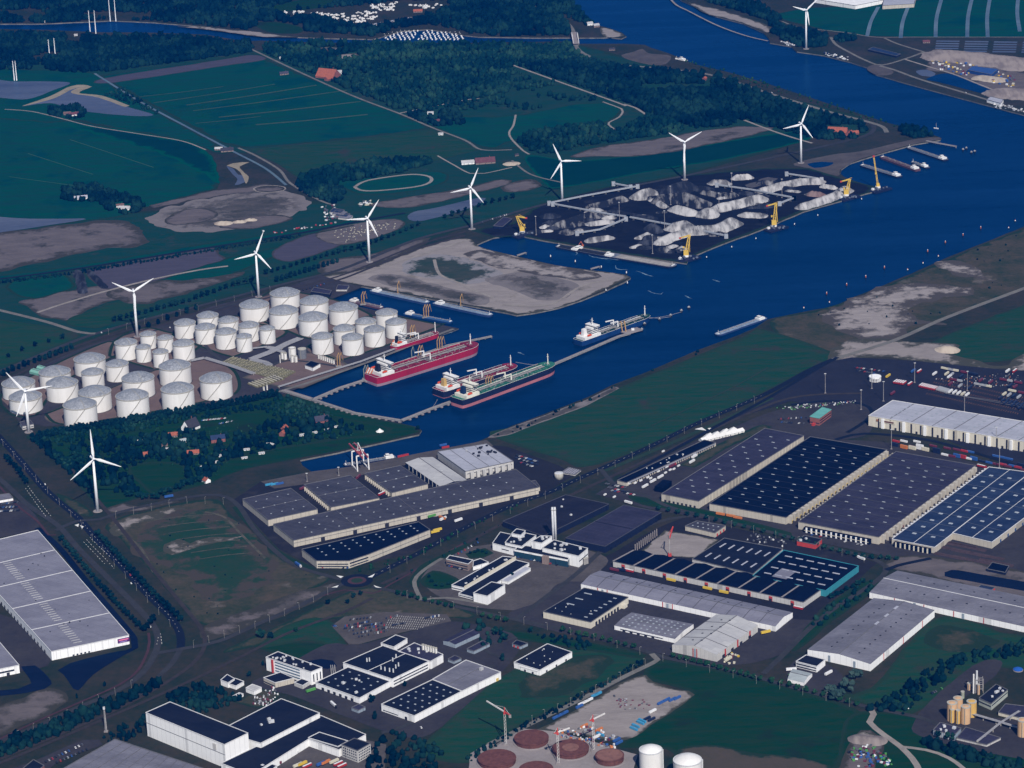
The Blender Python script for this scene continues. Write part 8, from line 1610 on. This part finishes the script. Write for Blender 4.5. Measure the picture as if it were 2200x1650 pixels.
cars((700,610),(640,628),8,'behind the big tanks','cars behind the big tanks',turn=1.2);cars((1030,480),(1090,462),14,'by the coal yard office','cars by the coal yard office',turn=1.2,mix=['white','silver','white','grey','blue']);cars((2000,1492),(2025,1480),6,'on the chemical plant drive','cars on the plant drive',turn=1.2,mix=['navy','green','white','grey']);cars((690,1220),(760,1222),8,'before the angled navy roofed shed','cars before the angled shed',turn=1.3,skip=.3)
cars((430,905),(485,900),16,'parked at the hamlet barn','cars at the hamlet barn',turn=.8,mix=['white','red','silver','blue','white']);cars((470,912),(500,906),8,'parked at the hamlet barn','cars at the hamlet barn',turn=.8,mix=['white','red','silver','maroon']and['white','red','silver','blue'])
for x,y,c,lb in((97,1042,'white','white car driving on the main road at the left'),(280,1237,'red','red lorry sized car on the main road beside the trees'),(282,1255,'white','white car on the main road behind the red one'),(218,716,'white','white car at the tank terminal crossing'),(323,1348,'white','white car waiting at the lower crossing'),(905,1565,'white','white car on the lane behind the bottom factory'),(935,1607,'black','black car on the lane behind the bottom factory'),(1320,1497,'grey','grey car on the pale site road'),(785,779,'grey','grey car on the tank quay road'),(365,705,'white','white car behind the small tanks'),(1950,1523,'white','white car at the avenue end'),(1658,200,'white','white car on the canal bank road'),(2075,200,'white','white car on the far bank road')):car(x,y,heading((0,0),(10,12)),c,lb,None)
for x,y,lb in((1290,1030,'first'),):pass
for k,(x,y)in enumerate(((1365,1040),(1377,1035),(1392,1028),(1430,1018),(1440,1012),(1448,1010),(1458,1003),(1425,972),(1398,1030),(1415,1015),(1300,1065),(1320,1070))):van(x,y,.9,'white van parked in the yard between cross dock and grey roofed warehouse')
def trailer_mesh(c,roof='white'):
 b=MB().box((0,0,1.1),13.4,2.6,2.8);w=MB()
 for x in(-5.5,-4.2,-2.9):w.box((x,0,0),1.0,2.5,1.0)
 return multi('trailer',(b,PM[c]),(MB().box((0,0,3.9),13.2,2.5,.1),PM[roof]),(w,M_tyre))
TR={k:trailer_mesh(k,r)for k,r in(('white','white'),('red','white'),('silver','silver'),('yellow','yellow'),('blue','blue'),('cream','cream'),('navy','navy'),('orange','orange'),('green','green'),('maroon','maroon'))}
CAB={k:multi('cab',(MB().box((8.2,0,.6),2.4,2.5,3.0,taper=.95),PM[k]),(MB().box((9.25,0,2.0),.4,2.2,.9),M_win),(MB().box((8.2,0,0),2.2,2.4,.7),M_tyre))for k in('white','red','blue','yellow','black')}
def trailer(x,y,rz,c,label,group=None,cab=None):
 t=thing('lorry' if cab else 'trailer',label,'lorry' if cab else 'trailer',P(x,y)+Vector((0,0,LV*10)),rz,group);link('box_body',TR[c],t)
 if cab:link('cab',CAB[cab],t)
 return t
hd=heading((1925,823),(1935,816))
for k in range(5):trailer(1924+k*4.6,823+k*.8,hd,'red','red sided white trailer in the first row of the terminal','first trailer row')
trailer(1955,828,hd,'red','single red sided white trailer between the terminal rows')
for k in range(8):trailer(1979+k*4.4,831+k*1.0,hd,'red','red sided white trailer in the long row of the terminal','long trailer row')
for k in range(6):trailer(2016+k*4.2,838+k*1.2,hd,'silver','grey trailer beside the long red sided row','grey trailer row')
for k,c in enumerate(('white','white','white','cream','white')):trailer(2042+k*9,844+k*1.8,hd,c,'%s trailer in the loose row at the end of the terminal'%c,'loose trailer row')
for x,y,c,lb in((1962,800,'blue','blue trailer at the back of the terminal'),(1975,801,'red','red trailer at the back of the terminal'),(2008,806,'white','white trailer at the back of the terminal'),(2040,812,'white','white trailer further right at the back of the terminal'),(1918,848,'maroon','maroon lorry in the middle of the terminal'),(1908,811,'yellow','yellow lorry beside the white ring'),(2180,800,'red','red trailer at the far right of the terminal'),(2165,800,'white','white trailer at the far right of the terminal')):trailer(x,y,hd,c,lb)
for r_ in range(4):
 for k in range(16):
  if rc.random()<.5:c_=rc.choice(('silver','silver','navy','maroon','cream','navy'));trailer(2030+k*10.5+r_*4,795+r_*11+k*2.0,hd if r_%2 else hd+1.5,c_,'%s trailer in the scattered rows at the back of the terminal'%c_,'scattered terminal trailers')
cars((1830,790),(1905,800),16,'parked at the terminal entrance','cars at the terminal entrance',turn=1.3);cars((1840,797),(1900,808),12,'parked at the terminal entrance','cars at the terminal entrance',turn=1.3)
mb=MB()
for r_ in range(5):
 for k in range(40):a_=(2010+k*5-r_*5,815+r_*8+k*1.1);mb.beam(P(*a_,LV*9),P(a_[0]+3,a_[1]-3,LV*9),.4,.02)
struct('road_marking',mb.mesh('road_marking',mat('bay_orange',(.32,.16,.07),None,.8,.3)),'orange bay lines of the trailer terminal')
for k in range(12):trailer(2150+k*5.2,858+k*1.6+(k%3)*4,hd,'navy','dark trailer chassis parked at the right edge of the terminal','dark trailer chassis')
for k,(x,y,a)in enumerate(((1355,1040,1.05),(1386,1048,.9),(1403,1037,.9),(1419,1028,.9),(1435,1005,.9),(1487,995,.95),(1492,984,.95),(1494,978,1.0),(1500,974,1.0))):trailer(x,y,a,'white','white lorry trailer standing along the cross dock yard','white trailers of the cross dock')
trailer(1445,1003,.9,'red','red lorry in the cross dock yard','','red')if False else trailer(1444,1004,.9,'maroon','dark red lorry in the cross dock yard',None,'red')
for x,y,c,a,lb in((952,1118,'white',.9,'white trailer on the dark shed yard'),(950,1116,'orange',-.9,'orange lorry on the dark shed yard'),(938,1128,'cream',0,'x'),(985,1121,'white',.7,'white tarpaulin trailer beside the yard hedge'),(935,1146,'yellow',.5,'yellow machine trailer at the shed corner, left'),(940,1142,'yellow',.5,'yellow machine trailer at the shed corner, right')):
 if lb!='x':trailer(x,y,a,c,lb)
trailer(928,1112,heading((900,1120),(960,1100)),'green','green trailer at the long shed wall');trailer(945,1105,heading((900,1120),(960,1100)),'maroon','maroon lorry at the long shed door',None,'red');trailer(988,1093,heading((900,1120),(960,1100)),'red','long red lorry at the long shed door',None,'red');trailer(820,1064,.9,'red','red trailer between the grey quay sheds');trailer(770,1028,1.2,'maroon','dark red trailer behind the second quay shed');trailer(651,1052,.9,'maroon','small dark red lorry left of the second quay shed')
for k,(x,y,c)in enumerate(((614,1625,'yellow'),(622,1620,'yellow'),(633,1616,'white'),(596,1640,'maroon'),(640,1648,'cream'),(650,1645,'yellow'),(660,1650,'red'),(690,1645,'blue'),(700,1642,'orange'),(718,1640,'cream'),(727,1645,'red'),(735,1650,'red'))):trailer(x,y,-.75 if k<4 else .75,c,'%s trailer %s of the depot lorry yard'%(c,('at the near door','at the second door','at the third door','at the last door','in the lower row, first','in the lower row, second','in the lower row, third','in the right group, first','in the right group, second','in the right group, third','in the right group, fourth','in the right group, last')[k]))
trailer(716,1517,-1.1,'white','white lorry in the silo factory yard',None,'black');trailer(668,1487,.6,'green','green machine lorry in the silo factory yard');trailer(640,1216,heading((590,1185),(640,1218)),'blue','blue lorry with white cab on the road by the angled shed',None,'white');trailer(1320,1113,.9,'yellow','yellow trailer behind the charcoal roofed hall');trailer(1350,1083,heading((1340,1080),(1360,1086)),'white','white lorry behind the charcoal roofed hall');trailer(363,1070,heading((340,1081),(440,1064)),'cyan' if False else 'blue','blue white coach on the road above the waste ground');trailer(1905,1010-12,1.0,'white','white lorry at the navy roofed warehouse corner');trailer(2108,1005,-.7,'red','red cab lorry with white body at the warehouse corner',None,'red')
for k,(x,y,c)in enumerate(((1920,1140,'orange'),(1903,1150,'white'),(1940,1135,'maroon'),(2079,1025,'maroon'))):trailer(x,y,1.0,c,'%s lorry docked at the third tan warehouse, %s'%(c,('lowest bays','corner bay','low bays','top bays')[k]))
trailer(1780,1060,1.0,'white','white lorry docked at the second tan warehouse')
for k,(x,y)in enumerate(((1548,1108),(1570,1112),(1585,1116))):trailer(x,y,heading((1524,1098),(1689,1128)),'orange','orange machine before the navy roofed warehouse front','orange machines')
for k,(x,y)in enumerate(((1442,1250),(1520,1268),(1555,1276))):trailer(x,y,heading((1317,1220),(1726,1308)),'yellow','yellow machine before the arched bays','yellow machines at the arched bays')
for k,(x,y,c)in enumerate(((1320,1228,'maroon'),(1335,1228,'navy'),(1352,1230,'red'),(1715,1310,'red'))):trailer(x,y,heading((1317,1220),(1726,1308)),c,'%s lorry before the arched bays, %s'%(c,('first from the left','second from the left','third from the left','at the right end')[k]))
trailer(1850,1203,heading((1840,1200),(1860,1208)),'white','white trailer beside the teal hall');trailer(1705,1455,.1,'green','pale green trailer by the small white office');trailer(1700,1442,.1,'white','white trailer by the small white office');trailer(1780,1450,.8,'white','white trailer under the willows');trailer(1565,1420,.9,'cream','cream lorry at the pale gabled shed');trailer(1645,1362,.4,'yellow','yellow lorry behind the pale gabled shed')
def cont_mesh(c):
 b=MB().box((0,0,0),12.0,2.4,2.6);
 for k in range(9):b.box((-5.4+k*1.35,0,.1),.5,2.56,2.4)
 return multi('container',(b,PM[c]))
CT={k:cont_mesh(k)for k in('red','blue','white','orange','navy','maroon','cyan','cream')}
ch=heading((1930,952),(2000,968));PL=('leftmost','second','third','fourth','fifth','sixth','seventh','eighth','ninth','tenth','eleventh','twelfth','thirteenth','fourteenth','fifteenth','sixteenth','seventeenth')
def containers(lst,rowname):
 for k,(x,y,c,st)in enumerate(lst):
  for s in range(st):tag(link('container',CT[c],None,P(x,y)+Vector((0,0,LV*8+2.65*s)),ch),'%s container, %s from left in the %s%s'%(c,PL[k%17],rowname,'' if st==1 else ', stack level %s'%('one','two','three')[s]),'container','containers behind the warehouses')
containers([(1925,950,'red',1),(1942,950,'white',1),(1970,951,'white',1),(2005,960,'maroon',1),(2035,965,'maroon',1),(2055,968,'maroon',1),(2072,971,'red',1),(2085,973,'blue',1),(2140,982,'blue',1),(2155,985,'blue',1),(2168,988,'blue',1)],'rear container row')
containers([(1922,959,'navy',2),(1942,964,'orange',2),(1960,966,'cream',2),(1962,962,'maroon',1),(1976,966,'white',3),(1988,969,'cream',2),(2012,974,'navy',3),(2030,979,'white',1),(2045,982,'maroon',1),(2056,983,'blue',2),(2068,985,'red',2),(2080,987,'white',1),(2092,989,'blue',2),(2110,993,'navy',1),(2125,996,'blue',1),(2140,999,'maroon',1)],'front container row')
containers([(2155,1000,'red',1),(2165,1004,'maroon',1),(2175,1003,'blue',1),(2187,1006,'red',1),(2195,1000,'navy',1),(2200,1012,'maroon',1)],'cluster at the right edge')
for k,(x,y,c)in enumerate(((957,963,'red'),(952,958,'blue'),(862,982,'red'),(870,980,'red'),(578,1043,'cyan'),(590,1042,'cyan'),(601,1041,'blue'))):tag(link('container',CT[c],None,P(x,y)+Vector((0,0,LV*8)),heading((762,1003),(900,975))),'%s container on the near quay, %s'%(c,('in front of the white roofed store','behind that one','beside the moored barge','nearest the moored barge end','furthest left','second furthest left','third furthest left')[k]),'container','containers on the near quay')
site=heading((1190,1540),(1260,1505))
for k,(x,y,c)in enumerate(((1195,1543,'blue'),(1205,1538,'blue'),(1213,1534,'blue'),(1250,1514,'white'),(1258,1510,'white'),(1266,1506,'white'),(1278,1496,'cyan'),(1285,1493,'cyan'),(1245,1520,'blue'))):tag(link('site_cabin',CT[c],None,P(x,y)+Vector((0,0,LV*8)),site),'%s site cabin along the site road, %s from the front'%(c,PL[k]),'site cabin','cabins along the site road')
for k,(x,y,c)in enumerate(((1362,1568,'cyan'),(1366,1562,'cyan'),(1376,1555,'cyan'),(1380,1551,'cyan'),(1402,1530,'white'),(1420,1512,'blue'),(1432,1506,'blue'),(1445,1505,'blue'),(1455,1502,'blue'),(1390,1546,'navy'),(1400,1548,'navy'),(1325,1592,'blue'),(1330,1598,'blue'),(1290,1580,'cyan'),(1282,1585,'white'),(1255,1562,'orange'),(1287,1570,'orange'))):tag(link('site_container',CT[c],None,P(x,y)+Vector((0,0,LV*8)),heading((0,0),(10,2.5))if c=='cyan' else site),'%s container on the building site, %s counted from the lower left'%(c,PL[k]),'container','containers on the building site')
M_steel=mat('rusty_steel',(.10,.07,.075),(.07,.05,.055),.8,.2)
for k,(x,y,L)in enumerate(((2055,1170,60),(2075,1176,60),(2052,1182,55),(2085,1190,55),(2120,1196,50),(2040,1196,45),(2090,1205,60),(2140,1210,50))):
 t=thing('steel_stack','long stack of rusty steel beside the slate blue warehouse, %s'%PL[k],'steel stack',P(x,y),heading((2040,1168),(2120,1184)),'rusty steel stacks')
 for j in range(4):part(t,'steel_section',MB().box((0,j*1.6-2.4,0),L,1.2,1.0+(j%2)*.8),M_steel,local=True)
def clutter(pix,n,label,cols,size=(1.5,4),seed=1,hmax=2.5):
 r=random.Random(seed);zz=np.array(pix);k=0
 byc={c:MB()for c in cols}
 while k<n:
  x,y=r.uniform(zz[:,0].min(),zz[:,0].max()),r.uniform(zz[:,1].min(),zz[:,1].max())
  if inpoly(np.array([[x,y]]),pix)[0]:
   p=P(x,y);byc[r.choice(cols)].box((p.x,p.y,.4),r.uniform(*size),r.uniform(*size),r.uniform(.6,hmax),r.uniform(0,3));k+=1
 a=P(*pix[0]);t=tag(bpy.data.objects.new('yard_clutter',None),label,'clutter',None,'stuff');C.objects.link(t);t.location=a
 for c in cols:
  if byc[c].v:o=part(t,'loose_goods',byc[c],PM[c]);o['kind']='stuff'
clutter([(540,1500),(590,1475),(600,1490),(575,1520),(545,1515)],60,'loose pallets and drums in the yard by the small white houses',('white','maroon','grey','silver'),(1,2.5),1);clutter([(2000,130),(2070,135),(2180,165),(2180,190),(2100,170),(2010,150)],120,'scrap and sorted rubble in the yard beyond the canal',('white','grey','cream','yellow','blue','maroon'),(2,6),2,4)
clutter([(1195,1570),(1260,1560),(1330,1585),(1320,1610),(1210,1590)],110,'loose building materials beside the rust tanks',('white','blue','orange','grey','maroon','silver'),(1,3.5),3);clutter([(1320,1500),(1390,1505),(1400,1525),(1330,1525)],40,'steel parts laid out on the building site sand',('grey','maroon','silver'),(.8,3),4,.8);clutter([(1815,1615),(1870,1600),(1910,1625),(1930,1650),(1840,1650)],90,'scrap and parked wrecks in the junk yard',('white','grey','maroon','green','black','blue'),(1.5,4),5)
clutter([(690,445),(730,440),(750,465),(700,475)],60,'farm clutter around the ditch farm',('grey','white','maroon'),(2,5),6);clutter([(770,435),(800,430),(800,442),(775,445)],30,'piled material right of the ditch farm',('white','cream','grey'),(2,5),7);clutter([(2130,222),(2200,232),(2260,245),(2250,250),(2140,232)],50,'white material at the right end of the far bank',('white','silver'),(2,5),8);clutter([(1565,1400),(1590,1410),(1575,1430),(1550,1422)],20,'pallets at the pale gabled shed',('cream','yellow','maroon'),(1.5,3),9)
clutter([(2010,815),(2190,800),(2195,830),(2060,835)],130,'low kerbs and marker blocks of the trailer terminal',('grey','silver','orange','white'),(.6,1.6),10,.8);clutter([(700,500),(840,474),(860,487),(745,522)],160,'rows of little earth heaps on the sandy plot',('grey','cream'),(1,2),11,1.0);clutter([(560,498),(700,482),(760,470),(760,474),(600,503)],22,'vans and gear parked along the ditch',('white','red','silver'),(2,4),12);clutter([(1675,90),(1700,92),(1720,100),(1690,98)],50,'moored craft and sheds on the far bank',('white','silver','grey'),(2,4),13);clutter([(1770,112),(1825,125),(1820,131),(1770,118)],40,'barges and gear at the far bank quay',('white','silver','navy'),(2,5),14)
clutter([(1620,1145),(1700,1165),(1680,1180),(1600,1165)],30,'goods beside the red rimmed shed',('white','silver','grey'),(1,2.5),15);clutter([(1660,878),(1740,868),(1840,862),(1840,866),(1700,882)],90,'bicycles, bins and small goods along the loop road',('white','silver','green','grey'),(1,2.2),16,1.6)
H=hall('red rimmed black roofed hut before the arched sheds',[(1712,1162),(1752,1170),(1766,1158),(1728,1150)],10,Mred,Rblack,'red_hut','shed');units(H,2,3);H=hall('red hut on the dark basin bank',[(2095,1266),(2125,1272),(2138,1262),(2108,1256)],8,Mred,Rblue,'pontoon_house','building')
H=hall('navy hut behind the dark basin',[(2120,1222),(2160,1230),(2168,1216),(2132,1208)],6,Wnavy,Rnavy,'hut','shed')
t=thing('water_tank','grey round water tank by the meadow corner','tank',P(1201,1028));part(t,'wall',MB().cone((0,0,0),6.5,6.5,9,24),M_rim,True,local=True);part(t,'roof',MB().lathe((0,0,9),[(6.5,0),(4,.6),(.2,.9)],24),Mvent,local=True);part(t,'ladder',MB().beam((0,-6.8,0),(0,-6.8,9),.6,.4),M_stair,local=True)
H=hall('grey ribbed low cover beside the water tank',[(1205,1015),(1235,1020),(1248,1010),(1222,1004)],3,Wgrey,Rmid,'low_cover','shed',h=2);seams(H,5,'u',Rpale,.5)
for k in range(9):
 x,y=1514+(k//2)*17+(k%2)*6,947-(k//2)*4.2-(k%2)*5
 house(x,y,15+(k%3)*4,11,3.5,.55+(k%2)*.5,M_white,M_white,'white storage tent, %s in the cluster above the cross dock'%PL[k],'tent','tent',2.5,False,'white storage tents')
t=thing('flag_poles','three white flag poles by the small round pond','flag pole',P(712,1450));
for k in range(3):part(t,'pole',MB().tube((k*2.5,0,0),(k*2.5,0,14),.25),M_white,local=True)
for k in range(12):
 x,y=1365+k*4.2,1185-k*3.0;p=P(x,y);t=tag(link('concrete_column',MB().box((0,0,0),1.2,1.2,11).mesh('concrete_column',M_conc)if k==0 else bpy.data.meshes['concrete_column'],None,p),'free standing concrete column in the row beside the sand gap','column','row of concrete columns')
LAMP=multi('street_lamp',(MB().cone((0,0,0),.16,.12,11,6).beam((0,0,11),(1.8,0,11.3),.18),M_stair),(MB().box((1.8,0,11.1),.9,.35,.2),Mvent))
def lamps(pix,n,where,off=0):
 q=densify(pix,.5,False)
 for i in range(n):p=q[int((i+.5)/n*(len(q)-1))];tag(link('street_lamp',LAMP,None,P(*p),random.uniform(0,6)),'slim grey street lamp '+where,'street lamp','street lamps '+where)
lamps([(-5,945),(60,1018),(150,1108),(230,1200),(320,1298),(378,1360)],16,'along the main road at the left');lamps([(820,1240),(1000,1146),(1180,1068),(1300,1014),(1500,918),(1640,858)],22,'along the dark harbour road');lamps([(400,1398),(550,1350),(640,1312),(720,1270)],10,'between crossing and roundabout');lamps([(850,1280),(1000,1315),(1250,1370),(1420,1420),(1650,1475),(1850,1525)],20,'along the avenue');lamps([(1130,1560),(1260,1500),(1400,1425)],10,'along the pale site road');lamps([(215,725),(300,700),(450,662),(600,622)],10,'behind the tank terminal');lamps([(1500,1118),(1700,1165),(1880,1215)],8,'before the big tan warehouses');lamps([(20,1595),(150,1540),(300,1470)],8,'along the lower left road');lamps([(230,1118),(400,1082),(500,1085)],7,'above the waste ground')
for k,(x,y)in enumerate(((1773,845),(1873,835),(1898,862),(1965,822),(2078,840),(2072,885),(1850,880),(1915,965),(2140,960),(2147,1005))):mast(x,y,42,'tall light mast of the trailer terminal, %s from the left by its foot'%PL[k],'terminal light masts')
for x,y,lb in((950,1030,'light mast on the near quay apron'),(1003,985,'light mast at the white roofed store'),(728,1022,'light mast behind the second quay shed'),(660,1035,'light mast at the left of the quay')):mast(x,y,18,lb,'quay light masts')
def rope(a,b,za,zb,label):
 p,q=P(*a,za),P(*b,zb);me=MB()
 for i in range(6):
  s,e_=p.lerp(q,i/6),p.lerp(q,(i+1)/6);s.z-=2*math.sin(math.pi*i/6);e_.z-=2*math.sin(math.pi*(i+1)/6);me.beam(s,e_,.35)
 o=link('mooring_rope',me.mesh('mooring_rope',M_rack));tag(o,label,'rope','mooring ropes')
rope((1394,682),(1441,680),6,2,'upper mooring rope from the blue tanker bow');rope((1394,684),(1464,670),6,2,'longer mooring rope from the blue tanker bow');rope((1108,778),(1180,784),8,3,'mooring rope from the dark red decked tanker bow');rope((940,858),(925,878),5,2,'mooring rope from the dark red decked tanker stern')
# ================================================================== haze: the blue air between the aircraft and the ground
HAZE=True
if HAZE:
 mb=MB();mb.box((0,(GY0+GY1)/2,-6.0),2*GX+400,GY1-GY0+400,CAM_H+60)
 m=bpy.data.materials.new('haze_air');t=nt(m);out=t.nodes.new('ShaderNodeOutputMaterial');v=t.nodes.new('ShaderNodeVolumePrincipled')
 v.inputs['Color'].default_value=(*HAZE_COL,1);v.inputs['Density'].default_value=HAZE_D;v.inputs['Anisotropy'].default_value=0.0
 t.links.new(v.outputs[0],out.inputs['Volume'])
 o=struct('haze',mb.mesh('haze',m),'thin blue haze in the air','stuff')
